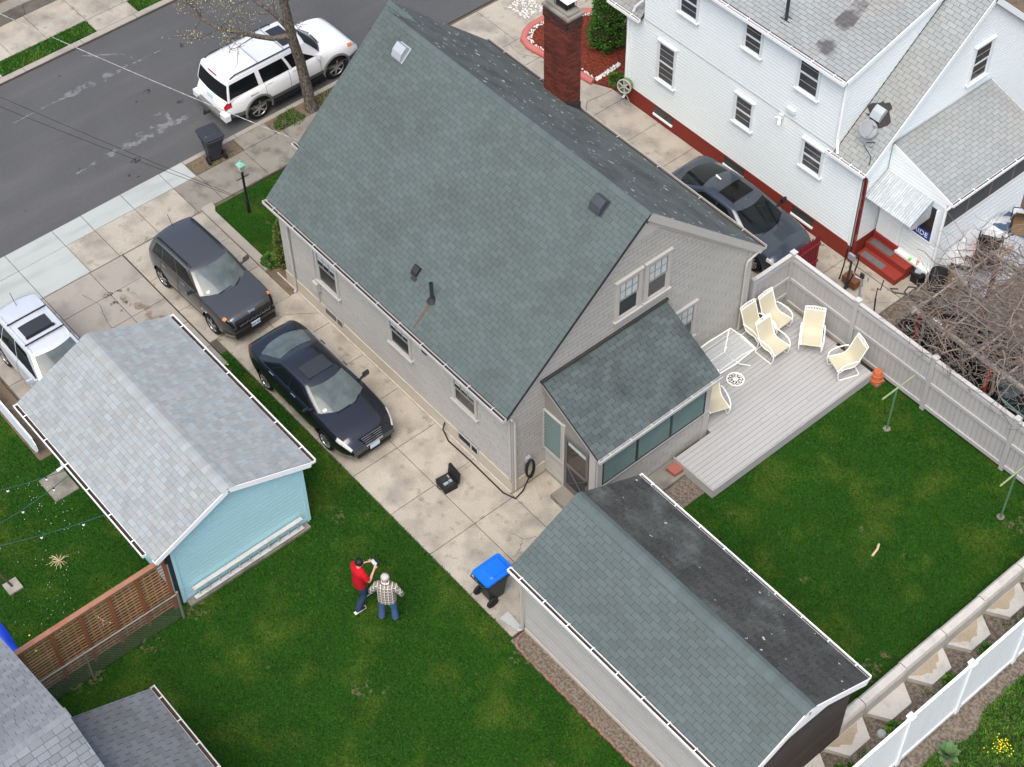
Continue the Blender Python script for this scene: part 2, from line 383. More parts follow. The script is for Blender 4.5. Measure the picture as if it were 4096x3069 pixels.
crack(nd, [(-13.6, -4.9), (-12.9, -4.7), (-12.2, -4.9), (-11.6, -4.95)]); crack(dw, [(1.0, -.9), (1.35, -.75), (1.5, -1.0), (1.62, -1.3)]); crack(dw, [(1.35, -.75), (1.5, -.5), (1.75, -.45)])
crack(ns, [(-9.66, 11.3), (-10.3, 11.9), (-10.2, 12.9)]); crack(dw, [(-9.5, -2.6), (-9.0, -1.8), (-9.1, -.9), (-8.5, -.1)]); crack(nd, [(-10.7, -5.0), (-9.9, -4.8), (-9.5, -4.9)]); crack(ns, [(-13, 12.2), (-13.6, 11.8), (-14.2, 11.9)])
# ---- grass blades
def blade_mat(name, base, alt, dry):
    return M(name, base, .7, .20, 1.6, .50, 13, isl=.45, spec=.12, c2=alt, m2=.8, lo=.45, hi=.75, c3=dry, m3=1.5, lo3=.72, hi3=.84)
bladem = blade_mat('grass_blade', L(50, 104, 26, H), L(60, 114, 30, H), L(96, 120, 56, H))
weedm = blade_mat('weed_leaf', L(78, 124, 46, H), L(108, 142, 58, H), L(120, 132, 70, H))
def blades(name, label, rects, dens, mat, hgt=.05, wd=.013, excl=(), seed=5, kind='stuff', cat='grass', mask=None):
    rs = np.random.RandomState(seed); P = []
    for x0, x1, y0, y1 in rects:
        n = int((x1-x0)*(y1-y0)*dens); q = np.stack([rs.uniform(x0, x1, n), rs.uniform(y0, y1, n)], 1)
        for a0, a1, b0, b1 in excl: q = q[~((q[:, 0] > a0) & (q[:, 0] < a1) & (q[:, 1] > b0) & (q[:, 1] < b1))]
        if mask is not None: q = q[[mask(a, b) for a, b in q]]
        P.append(q)
    P = np.concatenate(P); n = len(P); an = rs.uniform(0, 6.283, n); h = hgt*rs.uniform(.5, 1.25, n); w2 = wd*rs.uniform(.6, 1.4, n)
    ln = rs.uniform(.2, .9, n)*h; la = rs.uniform(0, 6.283, n)
    v = np.zeros((n, 3, 3)); z0 = -.014
    v[:, 0, 0] = P[:, 0]-np.cos(an)*w2; v[:, 0, 1] = P[:, 1]-np.sin(an)*w2; v[:, 0, 2] = z0
    v[:, 1, 0] = P[:, 0]+np.cos(an)*w2; v[:, 1, 1] = P[:, 1]+np.sin(an)*w2; v[:, 1, 2] = z0
    v[:, 2, 0] = P[:, 0]+np.cos(la)*ln; v[:, 2, 1] = P[:, 1]+np.sin(la)*ln; v[:, 2, 2] = z0+h
    me = bpy.data.meshes.new(name); me.vertices.add(3*n); me.vertices.foreach_set('co', v.reshape(-1)); me.loops.add(3*n)
    me.loops.foreach_set('vertex_index', np.arange(3*n)); me.polygons.add(n); me.polygons.foreach_set('loop_start', np.arange(0, 3*n, 3))
    me.polygons.foreach_set('loop_total', np.full(n, 3)); me.update(); me.validate(); me.materials.append(mat)
    o = bpy.data.objects.new(name, me); COL.objects.link(o); o['kind'] = kind
    if label: tag(o, label, cat)
    return o
blades('grass', 'short green lawn grass between the pale blue garage and the grey garage', [(-8.9, 10.4, -15.5, -2.86), (-13.5, -8.9, -13, -8.92)], 800, bladem,
       excl=[(-8.8, -2.75, -8.45, -4.62), (-.2, 10, -16, -11.0), (3.4, 11, -2.99, -2), (-10, -5, -16, -13)])
blades('grass', 'short green lawn grass behind the deck and the grey garage', [(3.42, 10.3, 1.25, 10.2)], 800, bladem, seed=6, excl=[(3.2, 3.65, 3.8, 10)])
blades('grass', 'small front lawn grass around the lamp post', [(-14.1, -10.25, .03, 3.08)], 900, bladem, seed=7)
blades('grass', 'strip of long grass on the far verge', [(-24.6, -23.85, -1.7, 1.87), (-24.6, -23.85, 3.5, 7)], 900, weedm, hgt=.09, seed=8)
def oval(cx, cy, rx, ry): return lambda a, b: ((a-cx)/rx)**2+((b-cy)/ry)**2 < 1+.25*math.sin(9*a+5*b)
blades('grass', 'oval grass patch on the verge beside the white parked car', [(-16.3, -15.4, 3.4, 4.9)], 1400, bladem, hgt=.09, seed=9, mask=oval(-15.95, 4.12, .42, .55))
blades('grass', 'grass patch on the verge behind the street tree', [(-16.3, -15.6, 5.3, 8)], 900, bladem, hgt=.07, seed=10)
blades('grass', 'thin weeds around the black wheeled bin', [(-16.3, -15.65, .5, 2.2)], 380, weedm, hgt=.06, seed=11, mask=lambda a, b: math.sin(7*a+3*b)+math.sin(11*b-4*a) > .2)
blades('weeds', 'thin green weeds between the concrete blocks and the white fence', [(10.5, 11.75, -1, 11)], 260, weedm, hgt=.09, wd=.02, seed=12, cat='weeds', mask=lambda a, b: a > 11.0 and math.sin(5*a+2.3*b)+math.sin(4.1*b-3*a) > .25 or (a < 11.0 and math.sin(4.3*b+1.2) > .8))
blades('ground_cover', 'low leafy green ground cover beyond the white fence', [(12.25, 17, .5, 12)], 1900, weedm, hgt=.12, wd=.024, seed=13, cat='ground cover',
       mask=lambda a, b: (math.sin(1.9*a+.7*b)+math.sin(2.3*b-1.1*a)+.6*math.sin(5*a+4*b) > -.8-.35*(a-12.6)) and a > 12.25+.25*math.sin(2.2*b))

bare = stain_mat('bare_soil', L(140, 130, 98, H), .5, 9); [setattr(n.inputs[4], 'default_value', .45) for n in bare.node_tree.nodes if n.type == 'MAP_RANGE']
for x, y, r in ((-2.25, -3.95, .2), (2.2, -6.6, .25), (-2.3, -8.35, .3), (-2.2, -9.7, .3), (-2.3, -11.5, .35), (9.4, 9.2, .3), (9.8, 3.0, .35), (4.0, -3.2, .25)):
    MB().add([(x+r*rg.uniform(.6, 1.2)*math.cos(t*.42), y+1.3*r*rg.uniform(.6, 1.2)*math.sin(t*.42), .036) for t in range(15)], [list(range(15))]).build('bare_patch', bare, lawn)
# ================================================================ shared building parts
shg = M('green_shingle', L(99, 110, 109, 1.3), .92, .05, .9, .10, 70, isl=.075, spec=.15, bump=.25, bsc=120, c2=L(94, 104, 103, 1.3), m2=.6, lo=.45, hi=.65)
shd = M('mossy_shingle', L(104, 110, 108, 1.2), .95, .10, 1.0, .2, 60, isl=.08, spec=.1, bump=.3, bsc=100, c2=L(90, 92, 88, 1.2), m2=.9, lo=.45, hi=.7, c3=L(214, 216, 208, 1.2), m3=5.0, lo3=.655, hi3=.69)
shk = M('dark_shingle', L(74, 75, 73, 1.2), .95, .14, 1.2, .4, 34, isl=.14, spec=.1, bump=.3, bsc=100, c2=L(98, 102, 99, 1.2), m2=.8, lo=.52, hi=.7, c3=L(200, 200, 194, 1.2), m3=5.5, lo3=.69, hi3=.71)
shp = M('porch_shingle', L(93, 103, 103, 1.3), .92, .12, .9, .12, 60, isl=.13, spec=.15, bump=.25, bsc=120, c2=L(74, 82, 82, 1.3), m2=.8, lo=.48, hi=.7)
gsid = M('grey_siding', L(170, 168, 162), .7, .05, .8, .04, 40, isl=.035, spec=.25)
gtrim = M('grey_trim', L(174, 171, 165), .6, .05, 2, .04, 40)
gfound = M('foundation', L(180, 172, 156), .9, .10, 1.5, .1, 30)
white = M('white_paint', L(236, 238, 238), .5, .03, 2, .02, 40)
gutm = M('gutter_metal', L(184, 183, 180), .5, .12, 3, .1, 40)
gutd = M('gutter_debris', L(58, 46, 38), .95, .4, 6, .4, 40)
metal = M('galvanised', L(176, 182, 188), .4, .1, 2, .06, 40, metal=.5)
blackm = M('black_plastic', (.012, .012, .013), .5, .1, 3, .1, 40)
blackr = M('black_rubber', (.016, .016, .017), .85, .1, 3, .1, 40)
darkm = M('dark_metal', (.03, .032, .036), .45, .15, 3, .1, 40)
glass = M('window_glass', (.030, .034, .036), .06, .25, 1.5, 0, spec=.7)
lace = M('lace_curtain', L(176, 184, 182), .9, .12, 8, .2, 30)
mortar = M('mortar', L(186, 166, 154), .95, .2, 4, .2, 40)
brickm = M('brick', L(106, 54, 44), .9, .15, 1.5, .25, 45, isl=.28, bump=.3, bsc=60, c2=L(84, 44, 38), m2=1.2, lo=.5, hi=.7)
brickk = M('sooty_brick', L(66, 48, 44), .9, .2, 2, .25, 45, isl=.2)
tarm = M('roof_tar', L(54, 52, 50), .8, .25, 4, .2, 40)

def gutter(root, a, b, out, wd=.12, ht=.10, step=.9, mat=None, fill=True, hang=True):
    a, b, o = V(a), V(b), V(out); d = b-a; l = d.length; u = d.normalized(); mb = MB(); z = V((0, 0, 1))
    for off, hw, zc, hh in ((.006, .006, -ht/2, ht/2), (wd-.006, .006, -ht/2+.006, ht/2+.004)):
        mb.obox((a+b)/2+o*off+z*zc, u*l/2, o*hw, z*hh)
    mb.obox((a+b)/2+o*wd/2+z*(-ht+.006), u*l/2, o*(wd/2-.012), z*.006)
    mb.obox((a+b)/2+o*(wd-.004)+z*.003, u*l/2, o*.012, z*.006)
    for e in (a, b): mb.obox(e+o*wd/2+z*(-ht/2), u*.005, o*(wd/2-.002), z*(ht/2-.002))
    g = mb.build('gutter', mat or gutm, root)
    if fill: MB().obox((a+b)/2+o*wd/2+z*(-ht+.03), u*(l/2-.01), o*(wd/2-.013), z*.012).build('gutter_debris', gutd, g)
    n = int(l/step) if hang else 0
    for k in range(n): MB().obox(a+u*(l*(k+.5)/n)+o*wd/2+z*.012, u*.014, o*(wd/2+.01), z*.005).build('gutter_hanger', mat or gutm, g)
    return g
def downspout(root, pts, mat, r=.04):
    mb = MB(); mb.tube(pts, r, 6); return mb.build('downspout', mat, root)
munt = M('muntin_grey', L(128, 126, 121), .6, .05, 2, .03)
def window(root, c, U, N, w, h, fm, cas=.10, grid=(0, 0), cur=None, depth=.05, rail=.5, sashm=None, glassm=None, storm=0):
    c, U, N = V(c), V(U), V(N); W = V((0, 0, 1)); mb = MB(); sm = sashm or fm
    def bar(o, u0, u1, w0, w1, d0, d1): o.obox(c+U*(u0+u1)/2+W*(w0+w1)/2+N*(d0+d1)/2, U*(u1-u0)/2, W*(w1-w0)/2, N*(d1-d0)/2)
    a, b = w/2, h/2
    bar(mb, -a, -a+cas, -b, b, 0, depth); bar(mb, a-cas, a, -b, b, 0, depth); bar(mb, -a+cas, a-cas, b-cas, b, 0, depth); bar(mb, -a+cas, a-cas, -b, -b+cas*.5, 0, depth)
    fr = mb.build('window', fm, root); s = MB(); bar(s, -a-.04, a+.04, -b-.045, -b, 0, depth+.05); s.build('sill', fm, fr)
    s = MB(); bar(s, -a-.03, a+.03, b, b+.035, 0, depth+.03); s.build('head_trim', fm, fr)
    iw, ih0, ih1 = a-cas, -b+cas*.5, b-cas; mid = ih0+(ih1-ih0)*rail; q = .035
    for k, (z0, z1, dd) in enumerate(((ih0, mid, .018), (mid, ih1, .028))):
        s = MB(); bar(s, -iw, -iw+q, z0, z1, .002, dd+.012); bar(s, iw-q, iw, z0, z1, .002, dd+.012); bar(s, -iw+q, iw-q, z0, z0+q, .002, dd+.012); bar(s, -iw+q, iw-q, z1-q, z1, .002, dd+.012)
        if k == 1 and grid[0]:
            for i in range(1, grid[0]): x = -iw+2*iw*i/grid[0]; bar(s, x-.016, x+.016, z0+q, z1-q, .002, dd+.006)
            for i in range(1, grid[1]): x = z0+(z1-z0)*i/grid[1]; bar(s, -iw+q, iw-q, x-.016, x+.016, .003, dd+.005)
        s.build('sash', munt if k == 1 and grid[0] else sm, fr)
        g = MB(); bar(g, -iw+q-.005, iw-q+.005, z0+q-.005, z1-q+.005, .0, dd); g.build('pane', glassm or glass, fr)
        if storm:
            s = MB()
            for i in range(1, storm+1): x = z0+(z1-z0)*i/(storm+1); bar(s, -iw+q, iw-q, x-.008, x+.008, .002, dd+.004)
            s.build('glazing_bar', gtrim, fr)
        if cur and k in cur: g = MB(); bar(g, -iw+q, iw-q, z0+q+(z1-z0)*cur[k], z1-q, dd+.0005, dd+.002); g.build('curtain', lace, fr)
    return fr
def ridge_caps(root, parent, a, b, pitchL, pitchR, wl, mat, step=.17, lift=.03, across=(0, 1, 0), nmax=100):
    a, b = V(a), V(b); d = (b-a); n = int(d.length/step)+1; step = d.length/n; u = d.normalized(); acr = V(across); me = None
    for k in range(n):
        if me is None:
            mb = MB(); l = step+.03
            P = []
            for t, dz in ((0, lift+.022), (l, lift)):
                P += [u*t-acr*wl*math.cos(pitchL)+V((0, 0, dz-wl*math.sin(pitchL))), u*t-acr*wl*.25+V((0, 0, dz-.3*wl*math.sin(pitchL))), u*t+acr*wl*.25+V((0, 0, dz-.3*wl*math.sin(pitchR))), u*t+acr*wl*math.cos(pitchR)+V((0, 0, dz-wl*math.sin(pitchR)))]
            P += [q+V((0, 0, -.012)) for q in P[:4]]
            mb.add(P, [(0, 1, 5, 4), (1, 2, 6, 5), (2, 3, 7, 6), (8, 9, 1, 0), (9, 10, 2, 1), (10, 11, 3, 2)]); me = mb.mesh('ridge_cap'); me.materials.append(mat)
        inst(None, 'ridge_cap', parent, Matrix.Translation(a+u*(k*step)-V(OFF.get(root.name, (0, 0, 0)))), me)
# ================================================================ MAIN HOUSE
HS = thing('main_house', 'grey sided house with steep grey-green shingle roof and brick chimney', 'house', (-5, 4.3, 0))
X0, X1, EZ, RZ, RY = -10.25, .12, 3.36, 7.45, 4.35
kL = (RZ-EZ)/(RY+.2); kR = (RZ-EZ)/(8.8-RY)
wall = MB(); wall.prism([(-10.1, .0, -.1), (-10.1, 8.5, -.1), (-10.1, 8.5, 3.52), (-10.1, RY, 7.30), (-10.1, .0, 3.38)], (10.1, 0, 0))
wall.prism([(-11.45, 2.1, -.1), (-11.45, 8.5, -.1), (-11.45, 8.5, 3.45), (-11.45, 5.38, 6.3), (-11.45, 2.1, 3.2)], (1.35, 0, 0))
gwall = M('siding_shade_gap', L(132, 130, 125), .85, .08, 2, .05, 40)  # darker backing paints the shadow lines between siding courses
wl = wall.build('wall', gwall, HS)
fd = MB(); fd.box(-10.13, .035, -.035, 0, -.1, .47); fd.box(.0, .035, 0, 8.53, -.1, .40); fd.build('foundation', gfound, HS)
# roof deck
rf = MB(); rf.prism([(X0, -.2, EZ-.006), (X0, RY, RZ-.006), (X0, RY, RZ-.13), (X0, -.2, EZ-.13)], (X1-X0, 0, 0))
rf.prism([(X1, 8.8, EZ-.006), (X1, RY, RZ-.007), (X1, RY, RZ-.13), (X1, 8.8, EZ-.13)], (X0-X1, 0, 0))
VY, VZ = 5.38, EZ+kR*(8.8-5.38)
rf.prism([(-11.58, 8.8, EZ-.006), (-11.58, VY, VZ-.007), (-11.58, VY, VZ-.12), (-11.58, 8.8, EZ-.12)], (1.33, 0, 0))
rf.prism([(-11.58, 1.82, 3.29), (-11.58, VY, VZ-.012), (-11.58, VY, VZ-.12), (-11.58, 1.82, 3.17)], (1.5, 0, 0))
roof = rf.build('roof', tarm, HS)
sg = Pieces(HS, roof, 'shingle', shg, 260)
ll = math.hypot(RY+.2, RZ-EZ); lr = math.hypot(8.8-RY, RZ-EZ)
sg.plane((X0, -.2, EZ), (1, 0, 0), (0, RY+.2, RZ-EZ), [(0, -.02), (X1-X0, -.02), (X1-X0, ll), (0, ll)], .305, .137, v0=-.02, offs=.5)
sl2 = V((0, VY-1.82, VZ-3.3)); sg.plane((-11.58, 1.82, 3.3), (1, 0, 0), sl2, [(0, 0), (1.4, 0), (1.4, sl2.length), (0, sl2.length)], .305, .137)
sg.finish()
sr = Pieces(HS, roof, 'shingle', shd, 30); hv = lr*(8.8-VY)/(8.8-RY)
sr.plane((X1, 8.8, EZ), (-1, 0, 0), (0, RY-8.8, RZ-EZ), [(0, -.02), (X1-X0, -.02), (X1-X0, lr), (0, lr)], .305, .137, v0=-.02)
sr.plane((X0, 8.8, EZ), (-1, 0, 0), (0, RY-8.8, RZ-EZ), [(0, -.02), (1.33, -.02), (1.33, hv), (0, hv)], .305, .137, v0=-.02); sr.finish()
ridge_caps(HS, roof, (X0, RY, RZ), (X1, RY, RZ), math.atan(kL), math.atan(kR), .16, shg)
ridge_caps(HS, roof, (-11.58, VY, VZ), (X0-.3, VY, VZ), math.atan(.95), math.atan(kR), .14, shg)
# siding shingles (left wall, rear gable)
sp = Pieces(HS, wl, 'siding_shingle', gsid, 300)
sp.plane((-10.1, -.004, .42), (1, 0, 0), (0, 0, 1), [(0, 0), (10.1, 0), (10.1, 2.86), (0, 2.86)], .46, .152, zb=.006, zt=1.0, gap=.010, over=-.0125, offs=.37, seed=2)
gy = lambda y: min(3.38+(y)*(7.30-3.38)/RY, 7.30-(y-RY)*(7.30-3.52)/(8.5-RY))
sp.plane((.004, 0, .36), (0, 1, 0), (0, 0, 1), [(0, 0), (8.5, 0), (8.5, 3.16), (RY, 6.9), (0, 3.0)], .46, .152, zb=.006, zt=1.0, gap=.010, over=-.0125, offs=.37, seed=3)
sp.finish()
# rake boards, corner boards
z = V((0, 0, 1))
for ya, za, yb, zb in ((-.2, EZ, RY, RZ), (8.8, EZ, RY, RZ)):
    h_ = .06 if ya < 0 else .2; MB().beam((.085, ya, za-.05-h_*.36), (.085, yb, zb-.05-h_*.36), .075, h_).build('rake_board', gtrim if ya > 0 else tarm, HS); MB().beam((.03, ya+(.2 if ya < 0 else -.2), za-.09), (.03, yb, zb-.30), .05, .12).build('rake_moulding', gtrim, HS)
MB().beam((X0+.04, -.2, EZ-.13), (X0+.04, RY, RZ-.13), .05, .16).build('rake_board', gtrim, HS)
for q in ((-.07, .03, -.035, -.018, .45, 3.2), (.018, .037, -.035, .09, .45, 3.2), (.018, .035, 8.36, 8.52, .4, 3.4)): MB().box(*q).build('corner_board', gtrim, HS)
tr = MB(); tr.prism([(.018, RY-.75, 6.62), (.018, RY+.95, 6.62), (.018, RY, 7.26)], (.02, 0, 0)); tr.build('gable_panel', gsid, HS)
MB().box(-10.2, .08, -.21, -.01, EZ-.16, EZ-.13).build('soffit', gtrim, HS)
gutter(HS, (X0, -.235, EZ-.03), (X1, -.235, EZ-.03), (0, -1, 0)); gutter(HS, (-11.6, 8.83, EZ-.03), (X1, 8.83, EZ-.03), (0, 1, 0), mat=gtrim, step=1.6)
gutter(HS, (-11.72, 1.80, 3.27), (-10.3, 1.80, 3.27), (0, -1, 0))
downspout(HS, [(-9.6, -.28, 3.26), (-9.62, -.08, 3.05), (-9.6, -.08, .12), (-9.6, -.14, .03)], gtrim); downspout(HS, [(.10, 8.7, 3.3), (.07, 8.3, 3.12), (.07, 8.26, 3.0), (.07, 8.26, .4)], gtrim, .038)
downspout(HS, [(.08, -.05, 3.1), (.08, .06, 2.9), (.08, .06, .1)], gtrim, .036)
# windows
for cx, cz, wd, ht in ((-7.84, 2.2, 1.02, 1.42), (-4.55, 2.32, .98, 1.18), (-1.82, 2.34, 1.02, 1.1)): window(HS, (cx, -.008, cz), (1, 0, 0), (0, -1, 0), wd, ht, gtrim, .09, (3, 2), {1: .25}, sashm=gtrim)
for cy in (3.86, 4.86): window(HS, (.008, cy, 4.88), (0, 1, 0), (1, 0, 0), .9, 1.38, gtrim, .12, (3, 2), {1: .0}, sashm=gtrim)
window(HS, (.008, 6.02, 2.2), (0, 1, 0), (1, 0, 0), .86, 1.35, gtrim, .1, (3, 2), {1: .0})
for a, b in ((-8.2, -7.3), (-2.2, -1.32)):
    mb = MB(); mb.box(a, b, -.055, -.036, .2, .25); mb.box(a, a+.05, -.055, -.036, .25, .5); mb.box(b-.05, b, -.055, -.036, .25, .5); mb.box(a, b, -.055, -.036, .5, .54)
    bw = mb.build('basement_window', gtrim, HS); MB().box(a+.05, b-.05, -.042, -.036, .25, .5).build('pane', glass, bw); MB().box((a+b)/2+.1, (a+b)/2+.15, -.05, -.042, .25, .5).build('mullion', gtrim, bw)
mb = MB(); mb.box(-8.52, -8.30, -.16, -.02, 1.02, 1.36); mb.tube([(-8.41, -.08, 1.36), (-8.43, -.05, 3.2)], .014, 6); mb.tube([(-8.41, -.08, 1.02), (-8.41, -.05, .5)], .014, 6); mb.build('meter_box', gtrim, HS)
mb = MB(); mb.box(-3.34, -3.18, -.16, -.02, 2.94, 3.04); mb.prism([(-3.36, -.2, 2.84), (-3.16, -.2, 2.84), (-3.16, -.04, 2.84), (-3.36, -.04, 2.84)], (0, 0, .1)); mb.build('wall_lamp', blackm, HS)
# roof vents and pipe
def rp(x, y, side=-1, up=0): return V((x, y, EZ+kL*(y+.2)+up))
def box_vent(x, y, wd, ln, mat):
    u = V((1, 0, 0)); s = V((0, 1, kL)).normalized(); n = u.cross(s); c = rp(x, y); mb = MB()
    prof = [(-ln/2, .015), (-ln/2, .11), (-ln*.1, .2), (ln*.45, .2), (ln/2, .13), (ln/2, .015)]
    mb.prism([c-u*wd/2+s*a+n*b for a, b in prof], u*wd); mb.obox(c+n*.018, u*(wd/2+.03), s*(ln/2+.03), n*.004)
    return mb.build('roof_vent', mat, HS)
ventl = M('pale_vent', L(196, 202, 208, 1.3), .45, .08, 3, .05, 40, metal=.3); ventd = M('dark_vent', L(70, 75, 82, 1.2), .45, .1, 3, .06, 40)
box_vent(-9.0, 3.88, .38, .42, ventl); box_vent(-1.17, 3.92, .38, .42, ventd)
mb = MB(); c = rp(-4.62, .74); u = V((1, 0, 0)); s = V((0, 1, kL)).normalized(); n = u.cross(s)
mb.prism([c-u*.11+s*a+n*b for a, b in ((-.16, .012), (-.05, .1), (.12, .12), (.14, .012))], u*.22); mb.obox(c+u*.06-s*.2+n*.018, u*.1, s*.06, n*.004); mb.build('roof_vent', darkm, HS)
q = rp(-3.7, .5); mb = MB(); mb.lathe([(.052, -.05), (.052, .6), (.06, .6), (.06, .66), (.04, .66), (.04, .5)], q, 12); mb.lathe([(.14, .02), (.12, .05), (.06, .16)], q+V((0, 0, -.03)), 12); mb.build('vent_pipe', darkm, HS, 40)
rustm = stain_mat('rust_streak', L(128, 112, 84, 1.3), .38, 4)
a = rp(-3.7, .42, up=0); st = V((0, -1, -kL)).normalized()
MB().quad(a+V((-.05, 0, 0))+n*.021, a+V((.05, 0, 0))+n*.021, a+st*.75+V((.03, 0, 0))+n*.021, a+st*.75+V((-.02, 0, 0))+n*.021).build('rust_streak', rustm, HS)
# chimney
cx0, cx1, cy0, cy1, cz0, cz1 = -8.38, -7.36, 8.36, 8.88, 0, 6.72
ch = MB().box(cx0+.02, cx1-.02, cy0+.02, cy1-.02, 0, cz1).build('chimney', mortar, HS)
bset = []; bh, bl = .0745, .212
def brick_mesh(lx, ly): 
    me = MB().box(-lx/2, lx/2, -ly/2, ly/2, 0, bh-.019).mesh('brick'); me.materials.append(brickm); return me
k = 0; zz = 3.2; stuff = MB()
meshes = {}
while zz < cz1-.01:
    dark = zz > cz1-.36 or zz < 3.72
    ex = .05 if cz1-.32 < zz < cz1-.04 else (.03 if dark and zz > 5 else 0)
    for face in (0, 1):
        span = (cx1-cx0) if face == 0 else (cy1-cy0); x = -(k % 2)*bl/2 if face == 0 else -((k+1) % 2)*bl/2
        while x < span-.01:
            a, b = max(0, x)+.009, min(span, x+bl)-.009; x += bl
            if b-a < .03: continue
            if face == 0: cxx, cyy, lx, ly = cx0+(a+b)/2, cy0+.02-ex/2, b-a, .05+ex
            else: cxx, cyy, lx, ly = cx1-.02+ex/2, cy0+(a+b)/2, .05+ex, b-a
            key = (face, round(b-a, 3), ex, dark)
            if zz < 3.5: stuff.box(cxx-lx/2, cxx+lx/2, cyy-ly/2, cyy+ly/2, zz, zz+bh-.014); continue
            if key not in meshes:
                meshes[key] = brick_mesh(lx, ly)
                if dark: meshes[key].materials.clear(); meshes[key].materials.append(brickk)
            bset.append((key, (cxx, cyy, zz)))
    k += 1; zz += bh
for i, (key, p) in enumerate(bset):
    if i % 7 == 3 and len(bset) > 300: 
        q = meshes[key]; xs = [v.co for v in q.vertices]; stuff.box(p[0]+min(c.x for c in xs), p[0]+max(c.x for c in xs), p[1]+min(c.y for c in xs), p[1]+max(c.y for c in xs), p[2], p[2]+bh-.014)
    else: inst(None, 'brick', ch, Matrix.Translation(V(p)-V(OFF[HS.name])), meshes[key])
if stuff.v: stuff.build('brick', brickm, ch, kind='stuff')
mb = MB(); mb.box(cx0-.05, cx1+.05, cy0-.05, cy1+.05, cz1, cz1+.07); mb.box(cx0+.05, cx1-.05, cy0+.05, cy1-.05, cz1+.07, cz1+.13); mb.build('chimney_cap', concs, ch)
mb = MB(); mb.prism([(-8.18, 8.45, cz1+.42), (-7.5, 8.45, cz1+.42), (-7.5, 8.9, cz1+.42), (-8.18, 8.9, cz1+.42)], (0, 0, .02)); mb.build('flue_hood', white, ch)
mb = MB()
for x in np.linspace(-8.08, -7.6, 9): mb.tube([(x, 8.5, cz1+.12), (x, 8.5, cz1+.42)], .008, 4)
for y in np.linspace(8.5, 8.86, 7): mb.tube([(-7.6, y, cz1+.12), (-7.6, y, cz1+.42)], .008, 4)
mb.box(-8.05, -7.63, 8.53, 8.83, cz1+.12, cz1+.3); mb.build('flue_cage', darkm, ch)
mb = MB(); mb.box(cx0-.02, cx1+.03, cy0-.03, cy1, 3.3, 3.62); mb.prism([(cx1+.03, cy0-.03, 3.3), (cx1+.03, cy0-.03, 3.95), (cx1+.03, cy1, 3.4), (cx1+.03, cy1, 3.2)], (.012, 0, 0)); mb.build('flashing', tarm, ch)
# ---- enclosed rear porch
PX, PY0, PY1 = 2.0, 1.12, 5.1
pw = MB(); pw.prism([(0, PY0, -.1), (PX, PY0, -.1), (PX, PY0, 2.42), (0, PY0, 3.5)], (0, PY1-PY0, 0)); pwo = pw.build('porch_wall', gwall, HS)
RA, RB = V((.02, 1.0, 3.72)), V((2.14, 1.0, 2.62))       # shed roof
sv = RB-RA
pr_ = MB(); pr_.prism([RA-V((0, 0, .006)), RB-V((0, 0, .006)), RB-V((0, 0, .09)), RA-V((0, 0, .09))], (0, 4.25, 0)); prf = pr_.build('porch_roof', tarm, HS)
ps = Pieces(HS, prf, 'shingle', shp, 40); ps.plane(RB+V((0, 4.25, 0)), (0, -1, 0), RA-RB, [(0, -.02), (4.25, -.02), (4.25, sv.length), (0, sv.length)], .305, .137, v0=-.02, zb=.016, gap=.012); ps.finish()
mb = MB(); mb.beam(RA+V((.02, -.05, .03)), RA+V((.02, 4.3, .03)), .1, .05); mb.build('flashing', tarm, HS)
mb = MB(); mb.beam(RA+V((0, .03, -.11)), RB+V((0, .03, -.11)), .03, .14); mb.beam(RA+V((0, 4.22, -.11)), RB+V((0, 4.22, -.11)), .03, .14); mb.build('rake_board', gtrim, HS)
gutter(HS, RB+V((.02, 0, -.02)), RB+V((.02, 4.25, -.02)), (1, 0, 0), wd=.09, step=.7, fill=False)
MB().obox(RB+V((.065, 2.1, -.03)), V((.034, 0, 0)), V((0, 2.0, 0)), V((0, 0, .012))).build('gutter_ice', M('leaf_litter', L(150, 152, 150, 1.3), .9, .3, 6, .4, 30), HS)
lou = M('louvre_glass', L(100, 118, 116), .12, .1, 2, .05, 30, spec=.6); dkin = M('porch_interior', L(26, 34, 34), .6, .1, 2, .05, 30)
def louvre(root, c, U, N, w, h, n):
    c, U, N = V(c), V(U), V(N); W = V((0, 0, 1)); mb = MB(); t = .035
    for s in (-1, 1): mb.obox(c+U*s*(w/2-t/2)+N*.03, U*t/2, W*h/2, N*.03); mb.obox(c+W*s*(h/2-t/2)+N*.03, U*(w/2-t), W*t/2, N*.028)
    fr = mb.build('louvre_window', gtrim if w < .9 else darkm, root); MB().obox(c+N*.004, U*(w/2-t), W*(h/2-t), N*.004).build('pane', dkin, fr)
    me = None; pit = (h-2*t)/n
    for k in range(n):
        p = c+W*(-h/2+t+pit*(k+.5))+N*.04
        if me is None:
            q = MB(); d = (W*.95-N*.3).normalized(); q.obox((0, 0, 0), U*(w/2-t-.002), d*pit*.31, d.cross(U)*.003); me = q.mesh('louvre_slat'); me.materials.append(lou)
        inst(None, 'louvre_slat', fr, Matrix.Translation(p-V(OFF[root.name])), me)
for y0, y1 in ((1.27, 2.47), (2.47, 3.67), (3.67, 4.9)): louvre(HS, (PX+.002, (y0+y1)/2, 1.84), (0, 1, 0), (1, 0, 0), y1-y0, 1.22, 12)
louvre(HS, (.37, PY0-.002, 1.83), (1, 0, 0), (0, -1, 0), .72, 1.52, 12)
